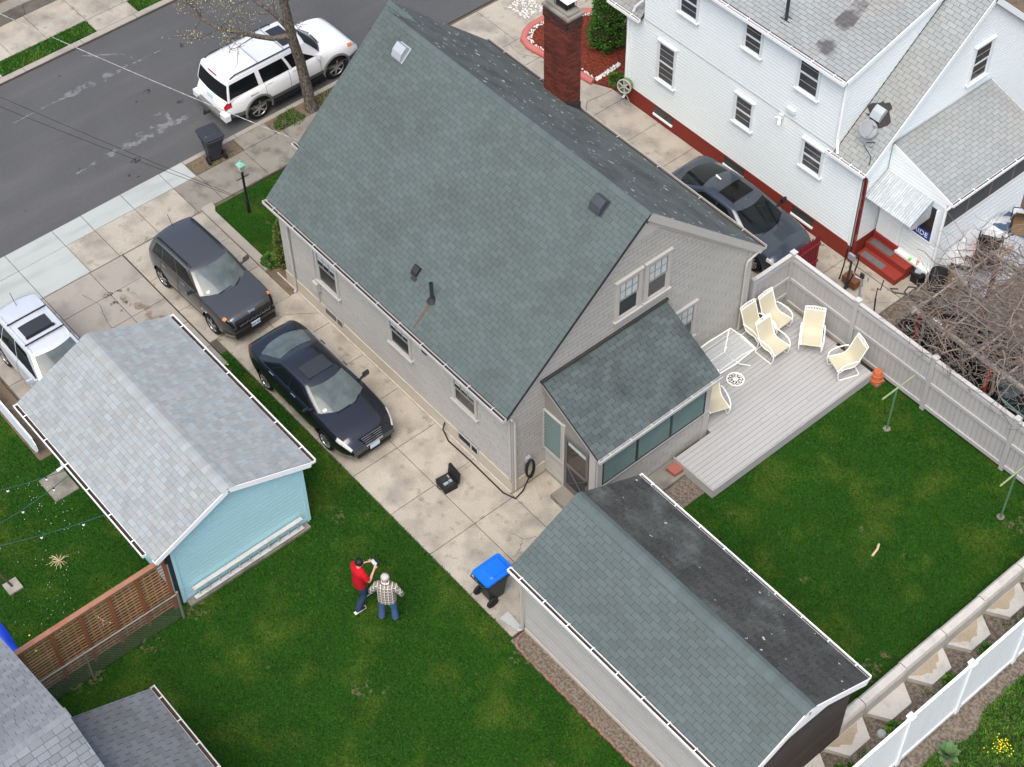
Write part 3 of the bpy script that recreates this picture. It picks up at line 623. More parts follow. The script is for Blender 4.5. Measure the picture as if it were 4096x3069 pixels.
mb = MB(); mb.box(PX+.002, PX+.07, 1.1, 5.12, 1.18, 1.23); mb.box(PX+.002, PX+.05, 1.1, 1.27, -.05, 2.46); mb.box(PX+.002, PX+.05, 4.9, 5.1, -.05, 2.46); mb.box(-.0, .8, PY0-.06, PY0-.002, 1.0, 1.06); mb.box(.74, .82, PY0-.05, PY0-.002, .0, 2.62); mb.box(1.76, 1.99, PY0-.04, PY0-.002, .0, 2.5); mb.build('porch_trim', gtrim, HS)
sp2 = Pieces(HS, pwo, 'siding_shingle', gsid, 40); sp2.plane((PX+.003, 1.27, .1), (0, 1, 0), (0, 0, 1), [(0, 0), (3.65, 0), (3.65, 1.08), (0, 1.08)], .46, .152, zb=.006, zt=1.0, gap=.010, over=-.0125, offs=.37); sp2.plane((0.02, PY0-.003, .1), (1, 0, 0), (0, 0, 1), [(0, 0), (.72, 0), (.72, .9), (0, .9)], .46, .152, zb=.006, zt=1.0, gap=.010, over=-.0125, offs=.37); sp2.finish()
# storm door
drm = M('storm_door', L(96, 94, 92), .5, .08, 3, .05, 40); mb = MB(); c0, c1 = .84, 1.74
for a, b, z0, z1 in ((c0, c0+.09, .18, 2.3), (c1-.09, c1, .18, 2.3), (c0+.09, c1-.09, 2.18, 2.3), (c0+.09, c1-.09, 1.12, 1.22), (c0+.09, c1-.09, .18, .36)): mb.box(a, b, PY0-.055, PY0-.004, z0, z1)
dr = mb.build('door', drm, HS); MB().box(c0+.09, c1-.09, PY0-.03, PY0-.004, 1.22, 2.18).build('pane', M('door_glass', (.05, .042, .034), .1, .2, 3, 0), dr)
MB().box(c0+.09, c1-.09, PY0-.035, PY0-.004, .36, 1.12).build('lower_panel', darkm, dr); mb = MB(); mb.beam((c0+.09, PY0-.04, .36), (c1-.09, PY0-.04, 1.12), .01, .03, (0, -1, 0)); mb.beam((c0+.09, PY0-.042, 1.12), (c1-.09, PY0-.042, .36), .01, .03, (0, -1, 0)); mb.build('brace', drm, dr)
MB().box(c1-.07, c1-.03, PY0-.09, PY0-.055, 1.05, 1.18).build('handle', blackm, dr); MB().box(c0+.12, c1-.12, PY0-.034, PY0-.03, 2.0, 2.14).build('curtain', lace, dr)
MB().box(.82, 1.95, .62, 1.12, -.05, .17).build('step', concs, HS)
# ================================================================ GREY GARAGE
wsid = M('white_vinyl', L(230, 239, 244), .55, .02, .5, 0, 40, isl=.0, spec=.4)
wback = M('siding_shadow_gap', L(208, 216, 221), .8, 0, 2, .0, 40)  # greyed backing paints the shadow line under each white clapboard
gback = M('grey_shadow_gap', L(132, 130, 126), .8, .05, 2, .03, 40)  # darker grey backing paints the shadow lines of the garage boards
ggw = M('garage_siding', L(176, 175, 172), .75, .07, 1.2, .05, 40, isl=.05, spec=.2)
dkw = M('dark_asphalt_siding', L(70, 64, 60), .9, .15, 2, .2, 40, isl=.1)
GG = thing('grey_garage', 'grey garage with one green-grey and one blackened roof slope', 'garage', (7, -.7, 0))
a0, a1, ey0, ey1, ez, ry, rz = 3.25, 10.72, -2.72, 1.32, 2.82, -.72, 3.86
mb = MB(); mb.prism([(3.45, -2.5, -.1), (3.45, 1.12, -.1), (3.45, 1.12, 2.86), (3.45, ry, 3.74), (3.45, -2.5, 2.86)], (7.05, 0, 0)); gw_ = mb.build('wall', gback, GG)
boards(GG, gw_, 'clapboard', ggw, (3.45, -2.503, .12), (1, 0, 0), (0, 0, 1), (0, -1, 0), [(0, 0), (7.05, 0), (7.05, 2.66), (0, 2.66)], .2, .008, .008, -.014)
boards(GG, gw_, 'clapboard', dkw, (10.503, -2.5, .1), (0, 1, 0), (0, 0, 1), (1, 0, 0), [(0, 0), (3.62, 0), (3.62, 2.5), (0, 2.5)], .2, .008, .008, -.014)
mb = MB(); mb.prism([(a0, ey0, ez-.006), (a0, ry, rz-.006), (a0, ry, rz-.09), (a0, ey0, ez-.09)], (a1-a0, 0, 0)); mb.prism([(a1, ey1, ez-.006), (a1, ry, rz-.007), (a1, ry, rz-.09), (a1, ey1, ez-.09)], (a0-a1, 0, 0)); gr = mb.build('roof', tarm, GG)
s1 = V((0, ry-ey0, rz-ez)); s2 = V((0, ry-ey1, rz-ez))
p = Pieces(GG, gr, 'shingle', shg, 230); p.plane((a0, ey0, ez), (1, 0, 0), s1, [(0, -.02), (a1-a0, -.02), (a1-a0, s1.length), (0, s1.length)], .305, .137, v0=-.02); p.finish()
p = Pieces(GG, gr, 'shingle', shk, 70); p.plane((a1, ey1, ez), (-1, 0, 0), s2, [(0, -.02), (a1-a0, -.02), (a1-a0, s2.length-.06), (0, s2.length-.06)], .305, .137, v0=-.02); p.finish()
ridge_caps(GG, gr, (a0, ry, rz-.005), (a1, ry, rz-.005), math.atan2(rz-ez, ry-ey0), math.atan2(rz-ez, ey1-ry), .2, shg, step=.25, lift=.022)
gutter(GG, (a0, ey0-.03, ez-.02), (a1, ey0-.03, ez-.02), (0, -1, 0), wd=.12, step=.8, mat=white)
gutter(GG, (a0, ey1+.03, ez-.02), (a1, ey1+.03, ez-.02), (0, 1, 0), wd=.09, step=.8, mat=white)
for ya, za in ((ey0, ez), (ey1, ez)):
    MB().beam((10.725, ya, za-.12), (10.725, ry, rz-.12), .04, .2).build('rake_board', white, GG); MB().beam((3.28, ya, za-.12), (3.28, ry, rz-.12), .04, .16).build('rake_board', gtrim, GG)
    MB().beam((10.58, ya*.96, za-.24), (10.58, ry, rz-.22), .2, .02).build('rake_soffit', white, GG)
downspout(GG, [(3.38, -2.82, 2.7), (3.42, -2.58, 2.5), (3.42, -2.58, .1), (3.35, -2.66, .04)], gtrim, .045)
MB().box(3.42, 3.47, -2.0, .7, .05, 2.2).build('garage_door', white, GG)
for k in range(12): y0 = -2.5+.3017*k; y1 = y0+.3; zt = lambda y: min(2.86+(y+2.5)*.494, 2.86+(1.12-y)*.478)-.06; MB().prism([(10.503, y0+.004, 2.58), (10.503, y1-.004, 2.58), (10.503, y1-.004, zt(y1-.004)), (10.503, y0+.004, zt(y0+.004))], (.02, 0, 0)).build('gable_panel', white, GG)
MB().box(3.45, 10.5, -2.53, -2.5, -.1, .12).build('foundation', gfound, GG)
# ================================================================ BLUE GARAGE
bsid = M('pale_blue_siding', L(168, 209, 217), .55, .04, 1.0, .03, 40, isl=.02, spec=.35); bback = M('blue_shadow_gap', L(128, 172, 180), .8, .05, 2, .03, 40)  # deeper blue backing paints the shadow lines between the blue boards
shl = M('pale_shingle', L(168, 176, 178, 1.42), .9, .04, 1.5, .07, 70, isl=.10, spec=.15, bump=.2, bsc=110, c2=L(168, 172, 171, 1.42), m2=3.2, lo=.45, hi=.55)
BG = thing('blue_garage', 'pale blue sided garage with mottled light grey shingle roof', 'garage', (-5.7, -6.6, 0))
b0, b1, ey0, ey1, ez, ry, rz = -8.98, -2.5, -8.95, -4.4, 2.55, -6.72, 3.52
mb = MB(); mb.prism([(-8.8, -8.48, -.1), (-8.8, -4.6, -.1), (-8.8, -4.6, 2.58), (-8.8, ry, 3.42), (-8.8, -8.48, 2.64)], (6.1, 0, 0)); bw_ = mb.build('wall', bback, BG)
boards(BG, bw_, 'clapboard', bsid, (-2.697, -8.48, .12), (0, 1, 0), (0, 0, 1), (1, 0, 0), [(0, 0), (3.88, 0), (3.88, 2.44), (1.76, 3.28), (0, 2.5)], .15, .007, .007, -.019)
boards(BG, bw_, 'clapboard', bsid, (-8.8, -8.483, .12), (1, 0, 0), (0, 0, 1), (0, -1, 0), [(0, 0), (6.1, 0), (6.1, 2.45), (0, 2.45)], .15, .007, .007, -.019)
for y0, y1, x0, x1 in ((-8.51, -8.4, -2.7, -2.665), (-4.68, -4.57, -2.7, -2.665)): MB().box(x0, x1, y0, y1, .1, 2.62).build('corner_board', bsid, BG)
mb = MB(); mb.prism([(b0, ey0, ez-.006), (b0, ry, rz-.006), (b0, ry, rz-.09), (b0, ey0, ez-.09)], (b1-b0, 0, 0)); mb.prism([(b1, ey1, ez-.006), (b1, ry, rz-.007), (b1, ry, rz-.09), (b1, ey1, ez-.09)], (b0-b1, 0, 0)); br = mb.build('roof', tarm, BG)
s1 = V((0, ry-ey0, rz-ez)); s2 = V((0, ry-ey1, rz-ez))
p = Pieces(BG, br, 'shingle', shl, 300)
p.plane((b0, ey0, ez), (1, 0, 0), s1, [(0, -.02), (b1-b0, -.02), (b1-b0, s1.length-.05), (0, s1.length-.05)], .20, .140, v0=-.02, rnd=.45, zb=.016, gap=.005, seed=21)
p.plane((b1, ey1, ez), (-1, 0, 0), s2, [(0, -.02), (b1-b0, -.02), (b1-b0, s2.length-.05), (0, s2.length-.05)], .20, .140, v0=-.02, rnd=.45, zb=.016, gap=.005, seed=22); p.finish()
ridge_caps(BG, br, (b0, ry, rz), (b1, ry, rz), math.atan2(rz-ez, ry-ey0), math.atan2(rz-ez, ey1-ry), .2, shl, step=.15, lift=.018)
gutter(BG, (b0, ey0-.03, ez-.02), (b1-.35, ey0-.03, ez-.02), (0, -1, 0), step=.95, mat=white); gutter(BG, (b0, ey1+.03, ez-.02), (b1, ey1+.03, ez-.02), (0, 1, 0), step=.95, mat=white)
for ya, za in ((ey0, ez), (ey1, ez)): MB().beam((-2.495, ya, za-.095), (-2.495, ry, rz-.095), .035, .16).build('rake_board', white, BG); MB().beam((-2.6, ya, za-.17), (-2.6, ry, rz-.17), .16, .02).build('rake_soffit', white, BG)
downspout(BG, [(-8.0, -9.0, 2.4), (-8.3, -8.6, 2.2), (-8.35, -8.58, .15), (-8.4, -8.75, .06)], white, .045)
mb = MB(); mb.box(-7.85, -6.85, -8.53, -8.48, .1, 2.1); sdr = mb.build('door', white, BG); MB().box(-7.75, -7.35, -8.545, -8.53, 1.2, 1.9).build('pane', glass, sdr); MB().box(-7.72, -6.95, -8.54, -8.53, .3, 1.05).build('lower_panel', wsid, sdr)
MB().box(-2.72, -2.5, -8.4, -4.7, -.05, .07).build('foundation_ledge', concs, BG); MB().box(-8.45, -7.55, -9.3, -8.6, -.05, .03).build('door_slab', concs, BG)
mb = MB(); mb.obox((-2.75, -8.62, 2.05), (.11, 0, -.04), (0, .045, 0), (.02, 0, .06)); mb.box(-2.8, -2.72, -8.58, -8.5, 2.0, 2.1); mb.build('flood_lamp', blackm, BG)
mb = MB(); mb.box(-2.72, -2.66, -8.6, -8.5, .1, 2.4); mb.build('cable_conduit', darkm, BG)
# ================================================================ NEIGHBOUR BUILDING, two-level grey roof
shn = M('blue_grey_shingle', L(136, 142, 147, 1.4), .92, .10, .7, .12, 60, isl=.15, spec=.15, bump=.3, bsc=90); shn2 = M('slate_grey_shingle', L(122, 126, 130, 1.4), .92, .14, .5, .12, 60, isl=.11, spec=.15, bump=.3, bsc=90, c2=L(104, 104, 104, 1.4), m2=.5, lo=.45, hi=.7)
NB = thing('shingled_shed', 'outbuilding with a gabled grey shingle roof and lower lean-to roof', 'building', (1, -13, 0))
mb = MB(); mb.prism([(-2.4, -20, -.1), (4.6, -20, -.1), (4.6, -20, 3.0), (.85, -20, 4.35), (-2.4, -20, 3.2)], (0, 7.0, 0)); mb.prism([(.4, -13, -.1), (.4, -11.1, -.1), (.4, -11.1, 2.3), (.4, -13, 3.2)], (4.2, 0, 0)); mb.build('wall', wsid, NB)
mb = MB(); mb.prism([(-2.8, -12.9, 3.18), (.85, -12.9, 4.49), (.85, -12.9, 4.38), (-2.8, -12.9, 3.07)], (0, -7.5, 0)); mb.prism([(5.2, -12.9, 2.95), (.85, -12.9, 4.49), (.85, -12.9, 4.38), (5.2, -12.9, 2.84)], (0, -7.5, 0)); nr = mb.build('roof', tarm, NB)
p = Pieces(NB, nr, 'shingle', shn, 160); sA = V((3.65, 0, 1.31)); sB = V((-4.35, 0, 1.54))
p.plane((-2.8, -12.88, 3.19), (0, -1, 0), sA, [(0, 0), (7.5, 0), (7.5, sA.length), (0, sA.length)], .24, .14, rnd=.3, zb=.016, seed=31); p.plane((5.2, -20.4, 2.96), (0, 1, 0), sB, [(0, 0), (7.52, 0), (7.52, sB.length), (0, sB.length)], .27, .16, rnd=.25, zb=.018, seed=32); p.finish()
ridge_caps(NB, nr, (.85, -20.4, 4.49), (.85, -12.88, 4.49), math.atan(.36), math.atan(.36), .16, shn, step=.2, lift=.016, across=(1, 0, 0))
mb = MB(); mb.prism([(.25, -10.9, 2.40), (.25, -12.86, 3.3), (.25, -12.86, 3.2), (.25, -10.9, 2.30)], (6, 0, 0)); nl = mb.build('lean_to_roof', tarm, NB); sC = V((0, -1.96, .9))
p = Pieces(NB, nl, 'shingle', shn2, 140); p.plane((6.25, -10.9, 2.407), (-1, 0, 0), sC, [(0, -.02), (6, -.02), (6, sC.length), (0, sC.length)], .305, .14, v0=-.02, gap=.012, zb=.017, seed=33); p.finish()
gutter(NB, (.22, -10.86, 2.38), (6.25, -10.86, 2.38), (0, 1, 0), wd=.11, step=.75, mat=gutm)
# ================================================================ WHITE HOUSE
redf = M('red_foundation', L(124, 48, 38), .8, .10, 1.5, .08, 40, bump=.2, bsc=50); reds = M('red_step_paint', L(142, 54, 44, 1.15), .7, .08, 2, .08, 40, bump=.15, bsc=60)
shw = M('pale_grey_shingle', L(164, 169, 168, 1.35), .92, .08, .8, .09, 60, isl=.06, spec=.15, bump=.25, bsc=110, c2=L(164, 164, 160, 1.35), m2=.7, lo=.45, hi=.7)
WH = thing('white_house', 'white clapboard two-storey house on a red foundation with long dormer', 'house', (-5, 17, 0))
WY, PKY, PKZ, E0Y, E0Z = 12.95, 17.25, 7.46, 12.84, 3.60
sl_ = (PKZ-E0Z)/(PKY-E0Y)
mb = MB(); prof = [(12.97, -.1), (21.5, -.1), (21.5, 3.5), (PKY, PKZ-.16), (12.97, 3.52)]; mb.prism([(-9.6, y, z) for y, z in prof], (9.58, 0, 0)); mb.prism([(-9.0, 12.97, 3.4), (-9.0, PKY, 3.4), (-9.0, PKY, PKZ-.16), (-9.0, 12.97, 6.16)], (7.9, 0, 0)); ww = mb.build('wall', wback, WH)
MB().box(-9.58, .0, 12.952, 13.2, -.1, .6).build('foundation', redf, WH); MB().box(-.03, .004, 13.2, 21.5, -.1, .6).build('foundation', redf, WH)
E_, L_ = .118, -.03
boards(WH, ww, 'clapboard', wsid, (-9.6, 12.967, .58), (1, 0, 0), (0, 0, 1), (0, -1, 0), [(0, 0), (9.6, 0), (9.6, 2.95), (0, 2.95)], E_, .006, .006, L_)
boards(WH, ww, 'clapboard', wsid, (-9.0, 12.967, .58+25*E_), (1, 0, 0), (0, 0, 1), (0, -1, 0), [(0, 0), (7.9, 0), (7.9, 2.56), (0, 2.56)], E_, .006, .006, L_)
boards(WH, ww, 'clapboard', wsid, (-1.097, 12.97, 3.7), (0, 1, 0), (0, 0, 1), (1, 0, 0), [(0, 0), (4.25, 3.64), (0, 2.42)], E_, .006, .006, L_)
boards(WH, ww, 'clapboard', wsid, (-.017, 12.97, .6), (0, 1, 0), (0, 0, 1), (1, 0, 0), [(0, 0), (8.5, 0), (8.5, 2.85), (PKY-12.97, 6.62), (0, 2.85)], E_, .006, .006, L_)
for x0, x1, y0, y1, z0, z1 in ((-9.63, -9.53, 12.93, 12.97, .58, 3.45), (-.1, .02, 12.93, 12.97, .58, 3.5), (-.016, .022, 12.93, 13.04, .58, 3.5), (-1.18, -1.075, 12.93, 12.97, 3.5, 6.14), (-1.1, -1.07, 12.94, 13.03, 3.75, 6.14)): MB().box(x0, x1, y0, y1, z0, z1).build('corner_board', wsid, WH)
mb = MB()
for x0, x1 in ((-10.4, -9.0), (-1.1, .12)): mb.prism([(x0, E0Y, E0Z-.006), (x0, PKY, PKZ-.006), (x0, PKY, PKZ-.1), (x0, E0Y, E0Z-.1)], (x1-x0, 0, 0))
mb.prism([(-10.4, 21.66, E0Z-.006), (-10.4, PKY, PKZ-.007), (-10.4, PKY, PKZ-.1), (-10.4, 21.66, E0Z-.1)], (10.52, 0, 0))
mb.prism([(-9.12, 12.78, 6.19), (-9.12, PKY, PKZ+.02), (-9.12, PKY, PKZ-.09), (-9.12, 12.78, 6.09)], (8.1, 0, 0)); wr = mb.build('roof', tarm, WH)
sM = V((0, PKY-E0Y, PKZ-E0Z)); sD = V((0, PKY-12.78, PKZ+.02-6.19)); p = Pieces(WH, wr, 'shingle', shw, 300)
for x0, x1 in ((-10.4, -9.02), (-1.06, .12)): p.plane((x0, E0Y, E0Z), (1, 0, 0), sM, [(0, -.02), (x1-x0, -.02), (x1-x0, sM.length), (0, sM.length)], .305, .137, v0=-.02, gap=.012, zb=.016, seed=41)
p.plane((-9.12, 12.78, 6.20), (1, 0, 0), sD, [(0, -.02), (8.1, -.02), (8.1, sD.length), (0, sD.length)], .305, .137, v0=-.02, gap=.012, zb=.016, seed=42)
for ya in (E0Y, 21.66): MB().beam((.125, ya, E0Z-.14), (.125, PKY, PKZ-.14), .04, .17).build('rake_board', wsid, WH)
MB().beam((-1.0, 12.78, 6.10), (-1.0, PKY, PKZ-.06), .04, .15).build('rake_board', wsid, WH)
gutter(WH, (-9.15, 12.75, 6.17), (-1.0, 12.75, 6.17), (0, -1, 0), step=.75, mat=white); gutter(WH, (-10.4, 12.81, 3.58), (-9.0, 12.81, 3.58), (0, -1, 0), step=.6, mat=white); gutter(WH, (-1.3, 12.81, 3.58), (.14, 12.81, 3.58), (0, -1, 0), step=.35, mat=white)
downspout(WH, [(-9.7, 12.75, 3.48), (-9.6, 12.90, 3.3), (-9.6, 12.90, .2), (-9.6, 12.80, .12)], white, .045); downspout(WH, [(-8.95, 12.7, 6.1), (-9.05, 12.9, 5.9), (-9.05, 12.9, 4.2), (-9.3, 12.86, 3.85), (-9.35, 12.84, 3.66)], white, .045)
downspout(WH, [(-1.12, 12.7, 6.1), (-1.1, 12.9, 5.9), (-1.1, 12.9, 4.0), (-1.0, 12.84, 3.8), (-.95, 12.82, 3.62)], white, .045)
glass2 = M('reflection_grey_glass', (.058, .062, .066), .12, .35, 1.2, .1, 20, spec=.6)  # paler pane colour paints in a grey reflection
whf = M('window_frame_white', L(212, 218, 221), .45, .03, 2, .02, 40)
for x0, x1, z0, z1 in ((-8.3, -7.52, 1.7, 3.18), (-4.96, -4.22, 4.93, 5.95), (-5.02, -4.25, 2.15, 3.2), (-7.57, -6.77, 4.68, 5.75), (-2.85, -2.02, 4.78, 6.03), (-2.3, -1.48, 2.24, 3.24)): window(WH, ((x0+x1)/2, 12.962, (z0+z1)/2), (1, 0, 0), (0, -1, 0), x1-x0, z1-z0, whf, .055, (0, 0), None, depth=.06, glassm=glass2, storm=1 if z0 != 1.7 else 2)
window(WH, (-.008, 17.42, 5.04), (0, 1, 0), (1, 0, 0), .86, 1.3, whf, .07, depth=.06, storm=1)
for x0, x1 in ((-8.32, -7.47), (-5.2, -4.33), (-2.33, -1.45)):
    mb = MB(); mb.box(x0, x1, 12.90, 12.951, .2, .27); bw2 = mb.build('basement_window', white, WH); MB().box(x0+.02, x1-.02, 12.935, 12.951, .27, .56).build('pane', glass, bw2)
# roof furniture on the white house
q = V((-3.8, 13.29, 6.19+(13.29-12.78)*.284)); mb = MB(); mb.lathe([(.05, -.02), (.05, .75)], q, 10); mb.build('vent_pipe', darkm, WH, 40)
def blot(name, c, u, s, n, r, mat, par, seed):
    rr = random.Random(seed); mb = MB(); k = 22; mb.add([c+n*.022+u*math.cos(t*6.283/k)*r*rr.uniform(.55, 1.15)+s*math.sin(t*6.283/k)*r*rr.uniform(.55, 1.15) for t in range(k)], [list(range(k))]); return mb.build(name, mat, par)
uD = V((1, 0, 0)); sDn = sD.normalized(); blot('tar_patch', q, uD, sDn, uD.cross(sDn), .2, tarm, WH, 4)
sMn = sM.normalized(); nM = uD.cross(sMn)
def wr_pt(x, y): return V((x, y, E0Z+(y-E0Y)*sl_))
c = wr_pt(-.62, 13.98); blot('tar_patch', c, uD, sMn, nM, .42, tarm, WH, 6); mb = MB(); mb.prism([c-uD*.17+sMn*a+nM*b for a, b in ((-.2, .03), (-.2, .13), (0, .19), (.2, .17), (.2, .03))], uD*.34); mb.build('roof_vent', ventl, WH)
ss = MB(); o = V((-9.12, 12.78, 6.20)); nD = uD.cross(sDn)
ss.add([o+uD*a+sDn*b+nD*.024 for a, b in ((6.6, .25), (7.35, .3), (7.0, 1.3), (6.7, 2.6), (6.35, 2.6), (6.4, 1.3))], [tuple(range(6))]); ss.build('soot_stain', soot, WH)
for a, b, c_ in ((6.15, 2.9, 'b'), (6.5, 2.85, 'b'), (6.3, 3.05, 'd')): MB().add([o+uD*(a+x)+sDn*(b+y)+nD*.026 for x, y in ((0, 0), (.3, 0), (.3, .13), (0, .13))], [(0, 1, 2, 3)]).build('odd_shingle', M('odd_shingle_'+c_, L(160, 176, 182, 1.35) if c_ == 'b' else L(90, 86, 84, 1.3), .9, .1, 2, .1, 40), WH)
p.plane((2.25, 18.2, 3.29), (0, -1, 0), V((-2.25, 0, .69)), [(0, -.02), (4.2, -.02), (4.2, 2.34), (0, 2.34)], .305, .137, v0=-.02, gap=.012, zb=.016, seed=43); 
# rear porch of the white house
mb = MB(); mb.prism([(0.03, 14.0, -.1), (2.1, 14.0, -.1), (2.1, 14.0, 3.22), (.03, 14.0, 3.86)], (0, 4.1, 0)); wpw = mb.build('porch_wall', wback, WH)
mb = MB(); mb.prism([(.03, 14.0, 3.97), (2.25, 14.0, 3.284), (2.25, 14.0, 3.2), (.03, 14.0, 3.88)], (0, 4.2, 0)); mb.build('porch_roof', tarm, WH); p.finish()
for y in (14.0, 18.2): MB().beam((.03, y, 3.89), (2.25, y, 3.2), .03, .16).build('rake_board', white, WH)
gutter(WH, (2.27, 13.98, 3.27), (2.27, 18.22, 3.27), (1, 0, 0), wd=.1, step=.6, mat=white); downspout(WH, [(2.3, 14.02, 3.2), (2.2, 13.98, 3.0), (2.16, 13.98, 2.9), (2.16, 13.98, .2)], white, .04)
boards(WH, wpw, 'clapboard', wsid, (.03, 13.997, 2.95), (1, 0, 0), (0, 0, 1), (0, -1, 0), [(0, 0), (2.07, 0), (2.07, .25), (0, .85)], E_, .006, .006, L_)
boards(WH, wpw, 'clapboard', wsid, (.92, 13.997, .5), (1, 0, 0), (0, 0, 1), (0, -1, 0), [(0, 0), (1.18, 0), (1.18, .9), (0, .9)], .15, .006, .006, L_)
boards(WH, wpw, 'clapboard', wsid, (2.103, 14.0, .1), (0, 1, 0), (0, 0, 1), (1, 0, 0), [(0, 0), (4.1, 0), (4.1, 2.0), (0, 2.0)], .2, .006, .006, L_)
MB().box(.9, 2.12, 13.86, 14.0, .42, .5).build('wall_ledge', wsid, WH)
wd_ = MB().box(.06, .9, 13.965, 13.998, .6, 2.55).build('door', white, WH); mb = MB(); [mb.box(x, x+.3, 13.957, 13.965, z, z+h) for x in (.14, .52) for z, h in ((.75, .6), (1.5, .85))]; mb.build('door_panel', wsid, wd_, kind='stuff')
mb = MB(); mb.box(1.15, 1.95, 13.95, 13.998, 1.45, 1.5); mb.box(1.15, 1.2, 13.95, 13.998, 1.5, 2.75); mb.box(1.9, 1.95, 13.95, 13.998, 1.5, 2.75); sw_ = mb.build('window', white, WH); MB().box(1.2, 1.9, 13.98, 13.998, 1.5, 2.75).build('pane', glass, sw_)
mb = MB(); mb.box(2.1, 2.14, 14.05, 18.1, 2.06, 2.14); mb.box(2.1, 2.14, 14.0, 14.1, .1, 3.2); pwn = mb.build('porch_trim', white, WH)
bl = M('dark_blind', L(64, 64, 60), .4, .1, 2, .05, 40, spec=.5)
for k in range(4):
    y0, y1 = 14.12+k*1.0, 14.12+(k+1)*1.0-.05; mb = MB(); mb.box(2.1, 2.135, y0-.05, y0, 2.14, 3.16); mb.box(2.1, 2.135, y0, y1, 3.12, 3.16); fr = mb.build('porch_window', M('bronze_frame', L(120, 116, 108), .5, .05, 2, .05) if k == 0 else MATS['bronze_frame'], WH); MB().box(2.1, 2.108, y0, y1, 2.14, 3.12).build('pane', glass, fr)
    for j in range(14): MB().obox((2.12, (y0+y1)/2, 2.18+j*.067), (0, (y1-y0)/2-.005, 0), (.018, 0, -.022), (.002, 0, .002)).build('louvre_slat', bl, fr)
awm = M('corrugated_awning', L(196, 205, 209, 1.7), .35, .10, 1.5, .12, 12, spec=.5, c2=L(222, 228, 231, 1.7), m2=4, lo=.45, hi=.6, st=(9, .6, 1))
mb = MB(); nx = 88; P = []
for i in range(nx+1):
    x = .03+1.68*i/nx; dz = .014*math.cos(i*math.pi/2)
    for t in (0, 1): P.append((x, 13.98-.86*t, 2.98-.5*t+dz))
mb.add(P, [(2*i, 2*i+1, 2*i+3, 2*i+2) for i in range(nx)]); aw = mb.build('awning', awm, WH)
mb = MB(); P = []; n = 40
for i in range(n+1):
    t = i/n; y = 13.98-.84*t; P += [(1.70+.012*math.cos(i*math.pi/2), y, 2.96-.49*t), (1.70+.012*math.cos(i*math.pi/2), y, 2.30+.05*math.cos(i*math.pi/2)-.02*t)]
mb.add(P, [(2*i, 2*i+1, 2*i+3, 2*i+2) for i in range(n)]); mb.build('side_panel', awm, aw)
st = MB().box(.06, 1.6, 13.56, 13.99, -.1, .42).build('step', reds, WH); MB().box(.1, 1.58, 13.18, 13.56, -.1, .21).build('step', reds, WH); MB().box(.04, .92, 13.9, 13.985, .42, .6).build('door_sill', reds, WH)
trd = M('rubber_tread', L(108, 110, 112, 1.3), .8, .15, 4, .15, 40); MB().box(.15, .95, 13.62, 13.84, .42, .428).build('stair_tread', trd, WH); MB().box(.2, 1.02, 13.22, 13.44, .21, .218).build('stair_tread', trd, WH)
rsp = M('red_rusty_pipe', L(128, 40, 40), .6, .2, 2, .15, 30, c2=L(140, 92, 60), m2=1.5, lo=.6, hi=.65)
downspout(WH, [(.06, 12.88, 3.45), (.07, 12.98, 3.2), (.07, 13.0, .1), (.05, 12.9, .03)], rsp, .06)
# dish, reel, small wall things
DS = thing('satellite_dish', 'pale grey satellite dish on the lower white house roof', 'satellite dish', tuple(wr_pt(-.5, 13.38)))
b_ = wr_pt(-.5, 13.38); mb = MB(); ax = V((.55, -.25, .65)).normalized(); mb.lathe([(.02, 0), (.14, .012), (.22, .035), (.27, .06), (.262, .064), (.21, .045), (.1, .02)], b_+V((0, .0, .42)), 24, ax); mb.build('reflector', M('dish_grey', L(150, 154, 156, 1.2), .5, .05, 2, .03), DS, 50)
mb = MB(); mb.tube([b_, b_+V((0, .02, .2)), b_+V((0, 0, .42))], .02, 8); mb.tube([b_+V((-.05, -.1, .2)), b_+V((.25, -.25, .45)), b_+ax*.5+V((0, 0, .42))], .012, 6); mb.obox(b_+ax*.5+V((0, 0, .44)), V((.05, 0, 0)), V((0, .03, 0)), V((0, 0, .05))); mb.box(b_.x-.12, b_.x+.12, b_.y-.1, b_.y+.1, b_.z-.02, b_.z+.03); mb.build('mast', metal, DS)
tag(MB().tube([b_+V((.1, -.1, .05)), b_+V((.3, .05, .1)), b_+V((.35, -.15, .06)), b_+V((.12, -.2, .03)), b_+V((.5, -.3, -.1)), (.1, 12.9, 3.5), (.12, 12.92, 2.5), (.1, 12.9, 1.0), (.09, 12.88, .1)], .012, 6).build('dish_cable', blackm), 'thin black cable hanging from the satellite dish down the house corner', 'cable')
HR = thing('hose_reel', 'round wall-mounted garden hose reel by the white downspout', 'hose reel', (-9.4, 12.7, .8))
def ring(mb, c, ax, r, t, n=20):
    ax = V(ax).normalized(); a = ax.orthogonal().normalized(); b = ax.cross(a); mb.tube([V(c)+(a*math.cos(k*6.2832/n)+b*math.sin(k*6.2832/n))*r for k in range(n)], t, 6, closed=True)
rlm = M('reel_grey', L(168, 168, 160), .6, .1, 3, .05); mb = MB(); c = V((-9.38, 12.62, .82)); ring(mb, c, (.35, -1, .2), .23, .025)
ax = V((.35, -1, .2)).normalized(); aa = ax.orthogonal().normalized(); bb = ax.cross(aa)
for k in range(6): mb.tube([c, c+(aa*math.cos(k*1.047)+bb*math.sin(k*1.047))*.22], .02, 6)
mb.build('wheel', rlm, HR); mb = MB(); 
for k in range(4): ring(mb, c-ax*(.06+.05*k), ax, .19, .024)
